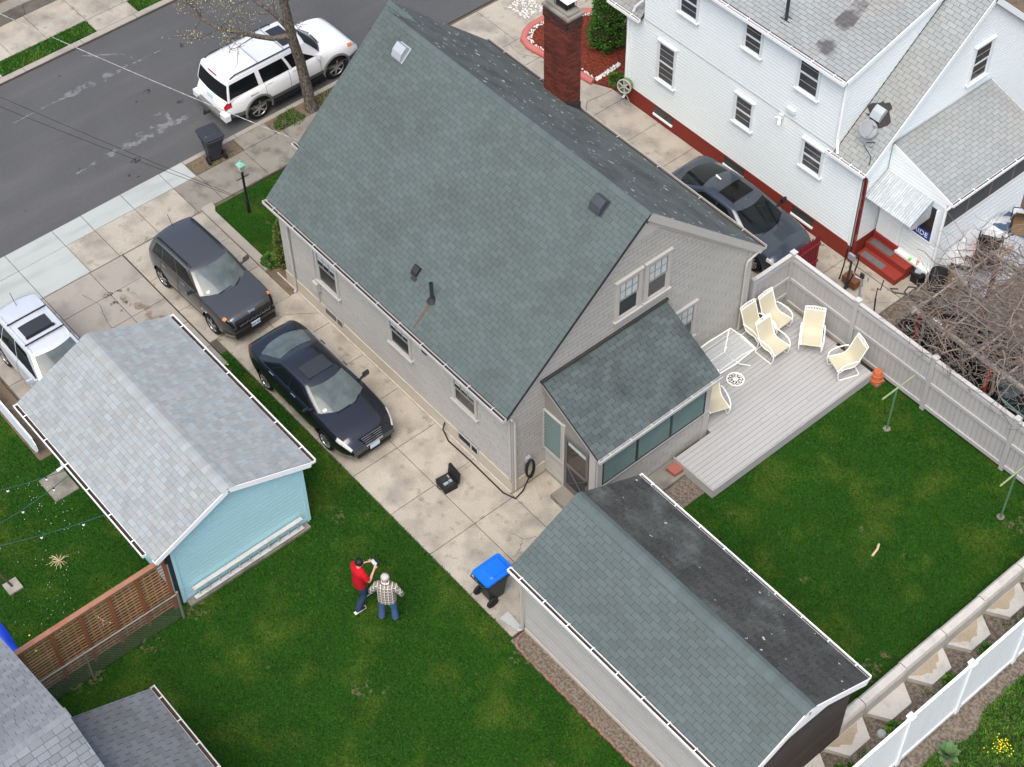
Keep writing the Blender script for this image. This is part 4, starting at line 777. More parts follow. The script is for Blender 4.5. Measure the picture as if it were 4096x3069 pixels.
mb.build('coiled_hose', M('green_hose', L(104, 124, 92), .5, .1, 3, .05), HR); mb = MB(); mb.tube([c-ax*.02, V((-9.38, 12.94, .9))], .03, 6); mb.tube([c+V((.05, 0, -.22)), V((-9.2, 12.7, .3)), V((-9.3, 12.72, .12))], .014, 6); mb.build('bracket', rlm, HR)
mb = MB(); mb.box(-4.02+1.0, -2.72, 12.86, 12.94, 3.82, 3.95); mb.build('wall_vent', whf, WH)
mb = MB(); mb.box(-3.25, -3.12, 12.86, 12.94, 3.42, 3.55); mb.tube([(-3.2, 12.88, 3.45), (-3.14, 12.78, 3.36)], .05, 8); mb.tube([(-3.2, 12.88, 3.45), (-3.32, 12.8, 3.4)], .04, 8); wlamp = mb.build('wall_lamp', whf, WH)
lit = bpy.data.materials.new('lit_bulb'); lit.use_nodes = True; lit.node_tree.nodes['Principled BSDF'].inputs['Emission Color'].default_value = (1, .72, .45, 1); lit.node_tree.nodes['Principled BSDF'].inputs['Emission Strength'].default_value = 6
MB().lathe([(.01, 0), (.035, .03), (.035, .05), (.01, .08)], (-3.12, 12.76, 3.3), 8).build('bulb', lit, wlamp)
# ================================================================ VEHICLES
def paint(name, c, metal=.3, rough=.32, coat=1): return M(name, c, rough, .02, 1, .02, 90, spec=.5, metal=metal, coat=coat)
cglass = M('car_glass', (.006, .008, .009), .05, .1, 1, 0, spec=.35); cglass2 = M('windscreen_glass', (.085, .105, .106), .10, .35, 3.5, 0, spec=.5)  # pale teal windscreen base stands in for reflected sky
chrome = M('chrome', (.75, .75, .76), .12, .02, 1, 0, metal=1); tyre = M('tyre', (.012, .012, .013), .85, .1, 5, .1, 60); rimm = M('alloy_rim', (.5, .5, .52), .3, .05, 2, 0, metal=.8)
lampw = M('headlamp_lens', (.62, .62, .60), .1, .3, 14, .2, 30, spec=.8, coat=1); lampr = M('tail_lamp', (.35, .008, .012), .12, .1, 5, 0, spec=.8, coat=1); lampo = M('indicator_lens', (.75, .22, .03), .15, .1, 5, 0, spec=.8)
trimb = M('black_trim', (.010, .010, .011), .4, .1, 2, .1, 40); cladg = M('grey_cladding', L(100, 102, 97), .6, .08, 2, .05, 40); platew = M('number_plate', L(188, 210, 226), .5, .03, 3, .02); plateb = M('plate_ink', (.03, .05, .16), .5, 0, 1, 0); darkin = M('wheel_well', (.006, .006, .006), .9, 0, 1, 0)
def smooth_curve(pts, xs, sig=2.0):
    px = [p[0] for p in pts]; py = [p[1] for p in pts]
    f = np.interp(np.linspace(px[0], px[-1], 240), px, py); k = np.exp(-.5*(np.arange(-12, 13)/(sig*2))**2); k /= k.sum()
    g = np.convolve(np.pad(f, 12, mode='edge'), k, 'valid'); return np.interp(xs, np.linspace(px[0], px[-1], 240), g)
class Car:
    def __init__(c, name, label, loc, rz, S, group=None):
        c.S = S; c.r = thing(name, label, 'car', loc, rz, group, local=True); Ln = S['L']; hw = S['hw']
        e = np.linspace(-1, 1, 64); c.xs = Ln/2*(e*.55+.45*np.sin(e*math.pi/2))
        c.zt = smooth_curve(S['top'], c.xs); c.pl = hw*np.clip(1-S.get('pr', .22)*np.clip((np.abs(c.xs)-Ln/2*.62)/(Ln/2*.38), 0, 1)**2.6, 0, 1); zb0 = S.get('zb', .22)
        c.zb = zb0+.12*np.clip((np.abs(c.xs)-Ln/2*.8)/(Ln/2*.2), 0, 1)**2
        c.tum = S.get('tum', .95)
    def sec(c, x):
        w = np.interp(x, c.xs, c.pl); t = np.interp(x, c.xs, c.zt); b = np.interp(x, c.xs, c.zb); h = t-b; k = c.S.get('round', 1)
        return [(0, b), (w*.86, b), (w*.95, b+.07), (w*.99, b+.30*h), (w, b+.52*h), (w*.985, b+.72*h), (w*.955, b+.88*h), (w*.90, b+.955*h), (w*.60, t-.012*k), (0, t)]
    def bp(c, x, s, side):
        q = c.sec(x); f = s*9; i = min(8, int(f)); u = f-i
        return V((x, side*(q[i][0]+(q[i+1][0]-q[i][0])*u), q[i][1]+(q[i+1][1]-q[i][1])*u))
    def body(c, mat):
        mb = MB(); n = len(c.xs); P = []
        for x in c.xs:
            h = c.sec(x); P.append([(x, y, z) for y, z in h]+[(x, -y, z) for y, z in h[-2:0:-1]])
        k = len(P[0]); mb.add([q for r_ in P for q in r_], [(i*k+j, i*k+(j+1) % k, (i+1)*k+(j+1) % k, (i+1)*k+j) for i in range(n-1) for j in range(k)]+[tuple(range(k))[::-1], tuple((n-1)*k+j for j in range(k))])
        o = mb.build('body', mat, None); me = o.data; bm = bmesh.new(); bm.from_mesh(me); bmesh.ops.recalc_face_normals(bm, faces=bm.faces); bm.to_mesh(me); bm.free(); me.materials.append(darkin)
        S = c.S; cm = MB(); cm.cm = 1
        for x in (S['xf'], S['xr']):
            for s in (-1, 1): cm.lathe([(S['wr']+.075, 0), (S['wr']+.075, .5)], (x, s*(S['hw']+.2)-(0 if s > 0 else -.0), S['wr']), 28, (0, -s, 0))
        if S.get('bed'): x0, x1, w_, z_ = S['bed']; cm.box(x0, x1, -w_, w_, z_, 2)
        cu = cm.mesh('cutter'); cu.materials.append(mat); cu.materials.append(darkin); co = bpy.data.objects.new('cutter', cu); COL.objects.link(co)
        bm = bmesh.new(); bm.from_mesh(cu); bmesh.ops.recalc_face_normals(bm, faces=bm.faces); bm.to_mesh(cu); bm.free()
        md = o.modifiers.new('b', 'BOOLEAN'); md.object = co; md.operation = 'DIFFERENCE'; md.solver = 'EXACT'
        dg = bpy.context.evaluated_depsgraph_get(); dg.update(); nm = bpy.data.meshes.new_from_object(o.evaluated_get(dg)); o.modifiers.clear(); o.data = nm
        bpy.data.objects.remove(co); nm.polygons.foreach_set('use_smooth', [True]*len(nm.polygons)); nm.set_sharp_from_angle(angle=R(38)); o.parent = c.r; c.b = o; return o
    # greenhouse: ruled surface between a base loop and a roof loop
    def loop(c, seg, t, top):
        S = c.S; G = S['g']; zr = S['H']-G.get('crown', .05)
        if top: xf, xfc, xr, xrc, yb = G['rf'], G['rf']-G.get('rfc', .12), G['rr'], G['rr']+G.get('rrc', .08), G['ry']
        else: xf, xfc, xr, xrc, yb = G['bf'], G['bf']-G.get('bfc', .3), G['br'], G['br']+G.get('brc', .2), S['hw']*.90
        if seg == 0: u = 2*t-1; x = xfc+(xf-xfc)*(1-u*u); y = -yb*u
        elif seg == 1: x = xfc+(xrc-xfc)*t; y = -yb
        elif seg == 2: u = 2*t-1; x = xrc+(xr-xrc)*(1-u*u); y = yb*u
        else: x = xrc+(xfc-xrc)*t; y = yb
        if top:
            tx = (x-G['rr'])/(G['rf']-G['rr']); return V((x, y, zr-G.get('arch', .06)*(2*tx-1)**2-(.04*(1-abs(y)/yb) if 0 else 0)))
        q = np.interp(x, c.xs, c.zt); b = np.interp(x, c.xs, c.zb); f = abs(y)/(S['hw']*.9)
        return V((x, y, (b+.945*(q-b))*f**3+(q-.02)*(1-f**3)-.01))
    def gs(c, seg, t, v):
        a, b = c.loop(seg, t, 0), c.loop(seg, t, 1); p = a.lerp(b, v); ctr = V(((c.S['g']['rf']+c.S['g']['rr'])/2, 0, p.z)); o = p-ctr; o.z = 0
        if o.length: o.normalize()
        return p+o*.045*4*v*(1-v)*.5
    def patch(c, name, seg, t0, t1, v0, v1, mat, off=.006, nt_=10, nv=5, skew=0, parent=None, skew1=0):
        mb = MB(); P = []
        for i in range(nt_+1):
            for j in range(nv+1):
                v = v0+(v1-v0)*j/nv; f = j/nv; ta = t0+skew*f; tb = t1+skew1*f; t = ta+(tb-ta)*i/nt_
                p = c.gs(seg, t, v); e = 1e-3; du = c.gs(seg, min(1, t+e), v)-c.gs(seg, max(0, t-e), v); dv = c.gs(seg, t, min(1, v+e))-c.gs(seg, t, max(0, v-e)); n = du.cross(dv).normalized()
                if n.dot(p-V((0, 0, 1))) < 0: n = -n
                P.append(p+n*off)
        w_ = nv+1; mb.add(P, [(i*w_+j, (i+1)*w_+j, (i+1)*w_+j+1, i*w_+j+1) for i in range(nt_) for j in range(nv)]); return mb.build(name, mat, parent or c.r, 60)
    def house(c, mat):
        mb = MB(); ring_ = []; N = 12
        for j in range(9):
            v = j/8; ring_.append([c.gs(s, i/N, v) for s in range(4) for i in range(N)])
        G = c.S['g']; ctr = V(((G['rf']+G['rr'])/2, 0, 0)); edge = ring_[-1]
        for k in (.92, .8, .6, .4, .2, .05):
            ring_.append([V((ctr.x+(p.x-ctr.x)*k, p.y*k, p.z+(c.S['H']-p.z)*(1-k**2.6))) for p in edge])
        m_ = len(edge); mb.add([p for r_ in ring_ for p in r_], [(i*m_+j, i*m_+(j+1) % m_, (i+1)*m_+(j+1) % m_, (i+1)*m_+j) for i in range(len(ring_)-1) for j in range(m_)]+[tuple((len(ring_)-1)*m_+j for j in range(m_))])
        return mb.build('cabin', mat, c.r, 50)
    def roofz(c, x, y):
        G = c.S['g']; return c.S['H']-.0
    def bpatch(c, name, x0, x1, s0, s1, side, mat, off=.006, nx=8, ns=5, sk=0):
        mb = MB(); P = []
        for i in range(nx+1):
            for j in range(ns+1):
                s = s0+(s1-s0)*j/ns; x = x0+(x1-x0)*i/nx+sk*j/ns*(1-i/nx); x = min(x, c.S['L']/2-.002); p = c.bp(x, s, side); n = V((.8 if x > c.S['L']*.44 else (-.8 if x < -c.S['L']*.44 else 0), side*1.0*(1-s*.6), .15+s*.6)).normalized(); P.append(p+n*off)
        w_ = ns+1; mb.add(P, [(i*w_+j, (i+1)*w_+j, (i+1)*w_+j+1, i*w_+j+1) for i in range(nx) for j in range(ns)]); return mb.build(name, mat, c.r, 60)
    def line(c, x, s0, s1, side):
        MB().tube([c.bp(x, s0+(s1-s0)*k/10, side)+V((0, side*.001, 0)) for k in range(11)], .006, 4).build('door_seam', trimb, c.r)
    def wheels(c, rm=None, spokes=7):
        S = c.S; r = S['wr']; first = None
        for x in (S['xf'], S['xr']):
            for s in (-1, 1):
                y = s*(S['hw']-.13); ax = (0, s, 0); w_ = .11
                t = MB().lathe([(r*.62, -w_), (r*.93, -w_), (r, -w_*.7), (r, w_*.7), (r*.93, w_), (r*.68, w_), (r*.66, w_*.8)], (x, y, r), 26, ax).build('wheel', tyre, c.r, 35)
                mb = MB(); mb.lathe([(r*.6, w_*.35), (r*.67, w_*.95), (r*.70, w_*.97), (r*.70, w_*.3)], (x, y, r), 24, ax); c0 = V((x, y, r)); mb.lathe([(r*.13, w_*.4), (r*.12, w_*1.0), (.01, w_*1.02)], c0, 12, ax)
                for k in range(spokes):
                    a = k*6.2832/spokes+.3; d = V((math.cos(a), 0, math.sin(a))); mb.beam(c0+V((0, s*w_*.86, 0))+d*r*.1, c0+V((0, s*w_*.86, 0))+d*r*.67, r*.13, .03, ax)
                mb.build('rim', rm or rimm, t, 40); MB().lathe([(.01, w_*.3), (r*.66, w_*.3), (r*.66, w_*.33), (.01, w_*.33)], c0, 20, ax).build('brake_disc', darkin, t)
    def mirrors(c, mat, x):
        for s in (-1, 1):
            z = np.interp(x, c.xs, c.zt)+.06; mb = MB(); P = []
            q = [(-.09, -.06), (-.1, .04), (-.05, .09), (.05, .09), (.09, .03), (.08, -.05)]
            mb.prism([(x+a*.55, s*(c.S['hw']+.02), z+b) for a, b in q], (0, s*.17, .02)); mb.beam((x+.02, s*(c.S['hw']*.88), z-.04), (x, s*(c.S['hw']+.06), z-.02), .06, .04); mb.build('mirror', mat, c.r, 60)
    def handles(c, xs, mat, s=.70):
        for x in xs:
            for sd_ in (-1, 1): p = c.bp(x, s, sd_); MB().obox(p+V((0, sd_*.018, 0)), (.10, 0, 0), (0, .014, 0), (0, 0, .016)).build('door_handle', mat, c.r)
    def plate(c, x, z, txt, tilt=0, y=0, back=False):
        s = -1 if back else 1; o = MB().box(x-.012 if not back else x, x if not back else x+.012, y-.155, y+.155, z-.08, z+.08).build('number_plate', platew, c.r)
        if txt:
            cu = bpy.data.curves.new('t', 'FONT'); cu.body = txt; cu.size = .10; cu.align_x = 'CENTER'; cu.align_y = 'CENTER'; cu.extrude = .002; to = bpy.data.objects.new('t', cu); COL.objects.link(to)
            dg = bpy.context.evaluated_depsgraph_get(); dg.update(); me = bpy.data.meshes.new_from_object(to.evaluated_get(dg)); bpy.data.objects.remove(to); me.materials.append(plateb)
            me.transform(Matrix(((0, 0, s, x+.002*s), (s, 0, 0, y), (0, 1, 0, z), (0, 0, 0, 1)))); l = bpy.data.objects.new('plate_lettering', me); COL.objects.link(l); l.parent = o
    def wipers(c, mat=None):
        for y0 in (-.45, .25):
            a, b = c.gs(0, .5-y0*.5, .03), c.gs(0, .5-(y0+.55)*.5 if y0 < 0 else .5-(y0+.35)*.5, .10); MB().tube([a+V((.03, 0, .02)), b+V((.02, 0, .025))], .012, 5).build('wiper', trimb, c.r)
def word(txt, size, mat, M_, parent, name='lettering', ext=.003):
    cu = bpy.data.curves.new('t', 'FONT'); cu.body = txt; cu.size = size; cu.align_x = 'CENTER'; cu.align_y = 'CENTER'; cu.extrude = ext; to = bpy.data.objects.new('t', cu); COL.objects.link(to)
    dg = bpy.context.evaluated_depsgraph_get(); dg.update(); me = bpy.data.meshes.new_from_object(to.evaluated_get(dg)); bpy.data.objects.remove(to); me.materials.append(mat); me.transform(M_)
    o = bpy.data.objects.new(name, me); COL.objects.link(o); o.parent = parent; return o

# ---- black sedan on the driveway
pk = paint('black_paint', (.026, .029, .036), .6, .25)
S = dict(L=4.86, hw=.91, H=1.45, xf=1.42, xr=-1.36, wr=.325, zb=.2, pr=.26, top=[(-2.43, .62), (-2.36, .92), (-2.15, 1.03), (-1.5, 1.08), (1.0, 1.03), (1.3, 1.0), (1.9, .90), (2.2, .80), (2.36, .66), (2.43, .5)],
         g=dict(bf=1.42, bfc=.42, br=-1.95, brc=.32, rf=.42, rfc=.12, rr=-.95, rrc=.12, ry=.60, crown=.06, arch=.04))
c = Car('black_sedan', 'black sedan with sunroof parked beside the grey house', (-5.79, -1.97, 0), R(.3), S); c.body(pk); c.house(pk); c.wheels(spokes=9)
c.patch('windscreen', 0, .07, .93, .04, .93, cglass2); c.patch('rear_window', 2, .08, .92, .06, .92, cglass2)
for sg_ in (1, 3):
    f = (lambda a, b: (a, b)) if sg_ == 1 else (lambda a, b: (1-b, 1-a))
    for a, b, sk, sk1 in ((.03, .46, .19, 0), (.48, .80, 0, -.02), (.815, .93, 0, -.07)): t0, t1 = f(a, b); c.patch('side_window', sg_, t0, t1, .08, .84, cglass, skew=sk if sg_ == 1 else -sk1, skew1=sk1 if sg_ == 1 else -sk)
    MB().tube([c.gs(sg_, t/20, .04)+V((0, -.012 if sg_ == 1 else .012, 0)) for t in range(1, 20)], .012, 5).build('chrome_strip', chrome, c.r)
sun_ = M('sunroof_glass', (.03, .032, .034), .12, .05, 1, 0, spec=.6)
def sunroof(c, x0, x1, hw_, mat, z):
    mb = MB(); n = 8; mb.add([(x0+(x1-x0)*i/n, y, z(x0+(x1-x0)*i/n, y)) for i in range(n+1) for y in np.linspace(-hw_, hw_, n+1)], [(i*(n+1)+j, (i+1)*(n+1)+j, (i+1)*(n+1)+j+1, i*(n+1)+j+1) for i in range(n) for j in range(n)]); return mb.build('sunroof', mat, c.r, 60)
def rz_(c):
    G = c.S['g']; cx = (G['rf']+G['rr'])/2; hl = (G['rf']-G['rr'])/2; zr = c.S['H']-G.get('crown', .05)
    def f(x, y):
        k = min(1, max(abs(x-cx)/hl, abs(y)/G['ry'])); e = zr-G.get('arch', .06)*((x-cx)/hl)**2*(1 if k else 1); return e+(c.S['H']-e)*(1-k**2.6)+.010
    return f
sunroof(c, -.28, .22, .40, sun_, rz_(c)); c.wipers(); c.mirrors(pk, .82); c.handles((.05, -.95), chrome)
for sd_ in (-1, 1):
    c.bpatch('headlight', 1.92, 2.36, .60, .78, sd_, lampw, .008); c.bpatch('tail_light', -2.42, -2.15, .58, .80, sd_, lampr, .008)
    for x in (.98, -.22, -1.2): c.line(x, .2, .76, sd_)
gx = 2.43; mb = MB(); mb.prism([(2.30, -.36, .80), (2.30, .36, .80), (2.44, .25, .58), (2.44, -.25, .58)], (.014, 0, .012)); gr_ = mb.build('grille', trimb, c.r)
for k in range(5):
    f = k/4.; MB().beam((2.335+.13*f, -.33+.08*f, .797-.2*f), (2.335+.13*f, .33-.08*f, .797-.2*f), .010, .010).build('grille_bar', rimm, gr_)
mb = MB(); mb.beam((2.45, -.27, .575), (2.45, .27, .575), .05, .06); mb.build('grille_surround', chrome, gr_)
word('L', .13, darkm, Matrix(((0, -.6, 1, 2.40), (1, 0, 0, 0), (0, .8, 0, .70), (0, 0, 0, 1))), gr_, 'emblem', .012); mb = MB(); ring(mb, (2.41, 0, .70), (.8, 0, .5), .075, .009, 18); mb.build('emblem_ring', darkm, gr_)
c.plate(2.47, .44, ''); mb = MB(); mb.box(2.30, 2.45, -.55, .55, .24, .33); mb.build('lower_intake', trimb, c.r)
st_ = c.gs(0, .86, .16); MB().obox(st_+V((.01, 0, .012)), (.0, .055, 0), (-.028, 0, .02), (.004, 0, .006)).build('inspection_sticker', white, c.r)
# ---- dark grey compact SUV
pg = paint('graphite_paint', (.088, .088, .089), .6, .28)
S = dict(L=4.4, hw=.925, H=1.66, xf=1.24, xr=-1.32, wr=.355, zb=.25, pr=.2, top=[(-2.2, .75), (-2.14, 1.0), (-1.9, 1.13), (.6, 1.12), (.9, 1.10), (1.6, 1.06), (2.02, 1.01), (2.15, .93), (2.2, .6)],
         g=dict(bf=1.10, bfc=.36, br=-2.06, brc=.12, rf=.22, rfc=.1, rr=-1.86, rrc=.12, ry=.66, crown=.05, arch=.05))
c = Car('compact_suv', 'dark grey SUV with black roof rails facing the sedan', (-11.07, -1.97, 0), R(1.6), S); c.body(pg); c.house(pg); c.wheels(spokes=5)
c.patch('windscreen', 0, .06, .94, .04, .95, cglass2); c.patch('rear_window', 2, .1, .9, .15, .9, cglass)
for sg_ in (1, 3):
    f = (lambda a, b: (a, b)) if sg_ == 1 else (lambda a, b: (1-b, 1-a))
    for a, b, sk, sk1 in ((.03, .42, .12, 0), (.44, .72, 0, 0), (.735, .93, 0, -.03)): t0, t1 = f(a, b); c.patch('side_window', sg_, t0, t1, .10, .86, cglass, skew=sk if sg_ == 1 else -sk1, skew1=sk1 if sg_ == 1 else -sk)
    s = -1 if sg_ == 1 else 1; MB().tube([(.05, s*.60, 1.60), (-.05, s*.60, 1.655), (-1.5, s*.60, 1.655), (-1.62, s*.60, 1.60)], .022, 6).build('roof_rail', trimb, c.r)
    MB().tube([c.gs(sg_, t/20, .96)+V((0, s*.006, 0)) for t in range(1, 20)], .009, 5).build('chrome_strip', chrome, c.r)
c.r.scale = (.965, .965, .985)
c.wipers(); c.mirrors(pg, .48); c.handles((-.05, -1.05), chrome); MB().tube([(-1.68, -.0, 1.64), (-1.74, 0, 1.70), (-1.9, 0, 1.98)], .008, 5).build('antenna', trimb, c.r)
for sd_ in (-1, 1):
    c.bpatch('headlight', 1.86, 2.16, .68, .80, sd_, cglass, .008); c.bpatch('indicator', 1.82, 1.93, .68, .80, sd_, lampo, .012); c.bpatch('wheel_arch_trim', 1.24-.5, 1.24+.5, .20, .24, sd_, trimb, .006); c.bpatch('sill_trim', -1.8, 1.8, .16, .28, sd_, trimb, .006, nx=30)
    for x in (.8, -.35, -1.25): c.line(x, .25, .76, sd_)
mb = MB(); mb.box(2.12, 2.232, -.62, .62, .76, .92); gr_ = mb.build('grille', trimb, c.r)
for k in range(7):
    y = -.48+.16*k; q = MB(); q.box(2.233, 2.25, y-.062, y+.062, .77, .80); q.box(2.233, 2.242, y-.062, y-.052, .80, .90); q.box(2.233, 2.242, y+.052, y+.062, .80, .90); q.build('grille_slot', chrome, gr_)
word('Jeep', .13, chrome, Matrix(((0, -.75, .6, 2.11), (1, 0, 0, 0), (0, .65, .8, 1.0), (0, 0, 0, 1))), c.r, 'badge', .01); c.plate(2.262, .60, 'DD 942'); mb = MB(); mb.box(2.08, 2.24, -.7, .7, .34, .5); mb.box(2.1, 2.245, -.72, .72, .67, .72); mb.build('bumper_trim', trimb, c.r)
word('COMPASS', .07, chrome, Matrix(((-1, 0, 0, .95), (0, 0, -1, -.945), (0, 1, 0, .78), (0, 0, 0, 1))) @ Matrix.Rotation(math.pi, 4, 'Y') if False else Matrix(((1, 0, 0, .95), (0, 0, -1, -.935), (0, 1, 0, .74), (0, 0, 0, 1))), c.r, 'badge', .003)
st_ = c.gs(0, .86, .16); MB().obox(st_+V((.01, 0, .012)), (.0, .055, 0), (-.028, 0, .03), (.004, 0, .004)).build('inspection_sticker', white, c.r)
# ---- big white SUV at the kerb
pw_ = paint('white_paint_car', (.80, .81, .82), 0, .3)
S = dict(L=5.2, hw=.985, H=1.88, xf=1.60, xr=-1.45, wr=.415, zb=.36, pr=.2, top=[(-2.6, .85), (-2.56, 1.1), (-2.4, 1.24), (.9, 1.24), (1.2, 1.22), (1.9, 1.17), (2.3, 1.08), (2.5, .92), (2.6, .65)],
         g=dict(bf=1.45, bfc=.4, br=-2.52, brc=.06, rf=.72, rfc=.12, rr=-2.36, rrc=.06, ry=.74, crown=.05, arch=.03))
c = Car('white_suv', 'large white SUV with grey lower trim parked at the kerb', (-17.62, 5.02, -.1), R(90), S); c.body(pw_); c.house(pw_); c.wheels(spokes=6)
c.patch('windscreen', 0, .06, .94, .05, .93, cglass); c.patch('rear_window', 2, .03, .97, .06, .80, cglass)
for sg_ in (1, 3):
    f = (lambda a, b: (a, b)) if sg_ == 1 else (lambda a, b: (1-b, 1-a)); s = -1 if sg_ == 1 else 1
    for a, b, sk, sk1 in ((.04, .30, .12, 0), (.33, .62, 0, 0), (.67, .985, 0, 0)): t0, t1 = f(a, b); c.patch('side_window', sg_, t0, t1, .08, .82, cglass, skew=sk if sg_ == 1 else -sk1, skew1=sk1 if sg_ == 1 else -sk)
    MB().tube([(.3, s*.70, 1.84), (.2, s*.70, 1.90), (-2.0, s*.70, 1.90), (-2.2, s*.70, 1.83)], .024, 6).build('roof_rail', darkm, c.r)
    c.bpatch('sill_trim', -2.57, 2.5, .14, .33, s, cladg, .008, nx=40); mb = MB(); mb.box(-.95, 1.05, s*.9-.0 if s > 0 else -1.06, 1.06 if s > 0 else -.9, .36, .44); mb.build('running_board', trimb, c.r)
    for x in (S['xf'], S['xr']): MB().tube([(x+(S['wr']+.09)*math.cos(a), s*(S['hw']-.0), S['wr']+(S['wr']+.09)*math.sin(a)) for a in np.linspace(-.2, 3.34, 18)], .045, 6).build('wheel_arch_trim', cladg, c.r, 60)
    c.bpatch('tail_light', -2.59, -2.36, .50, .72, s, lampr, .01); c.bpatch('headlight', 2.2, 2.5, .62, .76, s, lampw, .01); c.bpatch('indicator', 2.14, 2.32, .60, .74, s, lampo, .016)
    for x in (1.0, -.18, -1.1): c.line(x, .28, .76, s)
for x in (-.1, -1.1): MB().tube([(x, -.7, 1.905), (x, .7, 1.905)], .016, 6).build('roof_crossbar', metal, c.r)
sunroof(c, -.02, .52, .50, sun_, rz_(c)); MB().beam((-2.38, -.22, 1.80), (-2.38, .22, 1.80), .03, .03).build('brake_light', lampr, c.r)
c.wipers(); c.mirrors(pw_, .92); c.handles((.05, -.95), pw_); c.plate(-2.61, .98, '', back=True); mb = MB(); mb.box(-2.74, -2.56, -.62, .62, .50, .62); mb.build('bumper_step', cladg, c.r); mb = MB(); mb.box(-2.70, -2.5, -.93, -.62, .48, .70); mb.box(-2.70, -2.5, .62, .93, .48, .70); mb.build('bumper_corner', pw_, c.r, kind='stuff')
mb = MB(); mb.box(-2.95, -2.6, -.04, .04, .38, .44); mb.lathe([(.03, 0), (.03, .08), (.045, .1), (.03, .14)], (-2.9, 0, .44), 10); mb.build('tow_hitch', darkm, c.r); word('SEQUOIA', .07, cladg, Matrix(((1, 0, 0, -1.55), (0, 0, -1, -.975), (0, 1, 0, 1.05), (0, 0, 0, 1))), c.r, 'badge', .003)
# ---- silver SUV behind the blue garage
ps_ = paint('silver_paint', (.60, .63, .66), .3, .3)
S = dict(L=4.55, hw=.90, H=1.70, xf=1.35, xr=-1.3, wr=.35, zb=.25, pr=.22, top=[(-2.27, .75), (-2.2, 1.0), (-1.95, 1.10), (.8, 1.09), (1.1, 1.05), (1.7, .98), (2.05, .90), (2.2, .75), (2.27, .6)],
         g=dict(bf=1.35, bfc=.4, br=-2.12, brc=.14, rf=.42, rfc=.1, rr=-1.8, rrc=.12, ry=.62, crown=.05, arch=.06))
c = Car('silver_suv', 'silver SUV with roof crossbars and sunroof behind the blue garage', (-11.35, -7.02, 0), R(0), S); c.body(ps_); c.house(ps_); c.wheels(spokes=5)
c.patch('windscreen', 0, .06, .94, .05, .95, cglass2); c.patch('rear_window', 2, .1, .9, .15, .9, cglass)
for sg_ in (1, 3):
    f = (lambda a, b: (a, b)) if sg_ == 1 else (lambda a, b: (1-b, 1-a)); s = -1 if sg_ == 1 else 1
    for a, b, sk, sk1 in ((.03, .42, .12, 0), (.44, .72, 0, 0), (.735, .93, 0, -.03)): t0, t1 = f(a, b); c.patch('side_window', sg_, t0, t1, .10, .86, cglass, skew=sk if sg_ == 1 else -sk1, skew1=sk1 if sg_ == 1 else -sk)
    MB().tube([(.3, s*.58, 1.62), (.2, s*.58, 1.69), (-1.4, s*.58, 1.69), (-1.5, s*.58, 1.62)], .02, 6).build('roof_rail', ps_, c.r)
for x in (-.95, .02): MB().tube([(x, -.6, 1.72), (x, .6, 1.72)], .022, 6).build('roof_crossbar', trimb, c.r)
sunroof(c, -.72, -.22, .42, sun_, rz_(c)); MB().box(-.24, -.16, -.44, .44, 1.695, 1.72).build('sunroof_deflector', trimb, c.r)
c.wipers(); c.mirrors(ps_, .72); c.handles((0, -1.0), ps_); MB().tube([(-1.5, 0, 1.66), (-1.56, 0, 1.72), (-1.75, 0, 1.98)], .008, 5).build('antenna', trimb, c.r)
for sd_ in (-1, 1):
    c.bpatch('headlight', 1.86, 2.22, .60, .78, sd_, lampw, .008)
    for x in (.85, -.3, -1.2): c.line(x, .25, .76, sd_)
st_ = c.gs(0, .86, .16); MB().obox(st_+V((.01, 0, .012)), (.0, .055, 0), (-.028, 0, .025), (.004, 0, .006)).build('inspection_sticker', white, c.r); st_ = c.gs(0, .5, .9); MB().obox(st_+V((.0, 0, -.03)), (.0, .06, 0), (-.02, 0, .02), (.004, 0, .004)).build('toll_tag', white, c.r)
# ---- blue-grey sedan between the houses
pb = paint('slate_blue_paint', (.045, .058, .075), .4, .28)
S = dict(L=4.95, hw=.93, H=1.44, xf=1.5, xr=-1.4, wr=.34, zb=.2, pr=.26, top=[(-2.47, .62), (-2.4, .92), (-2.15, 1.02), (-1.5, 1.06), (1.0, 1.02), (1.3, .99), (1.9, .90), (2.2, .80), (2.38, .66), (2.47, .5)],
         g=dict(bf=1.42, bfc=.42, br=-2.05, brc=.34, rf=.45, rfc=.12, rr=-1.05, rrc=.14, ry=.60, crown=.06, arch=.05))
c = Car('slate_sedan', 'blue-grey sedan parked in the alley beside the white house', (-3.1, 11.40, 0), R(0), S); c.body(pb); c.house(pb); c.wheels(spokes=9)
c.patch('windscreen', 0, .07, .93, .04, .95, cglass); c.patch('rear_window', 2, .08, .92, .06, .94, cglass)
for sg_ in (1, 3):
    f = (lambda a, b: (a, b)) if sg_ == 1 else (lambda a, b: (1-b, 1-a))
    for a, b, sk, sk1 in ((.03, .46, .19, 0), (.48, .93, 0, -.08)): t0, t1 = f(a, b); c.patch('side_window', sg_, t0, t1, .08, .84, cglass, skew=sk if sg_ == 1 else -sk1, skew1=sk1 if sg_ == 1 else -sk)
sunroof(c, -.45, .15, .42, M('tinted_sunroof', (.006, .006, .006), .15, 0, 1, 0), rz_(c)); c.wipers(); c.mirrors(trimb, .82); c.handles((.05, -.95), pb); MB().prism([(-.98, -.02, 1.42), (-.78, -.02, 1.44), (-.98, -.02, 1.49)], (0, .04, 0)).build('antenna', white, c.r)
for sd_ in (-1, 1):
    c.bpatch('headlight', 2.0, 2.4, .60, .76, sd_, lampw, .008)
    for x in (.98, -.22, -1.2): c.line(x, .2, .76, sd_)
c.plate(2.5, .45, ''); MB().box(2.36, 2.475, -.4, .4, .5, .74).build('grille', trimb, c.r)
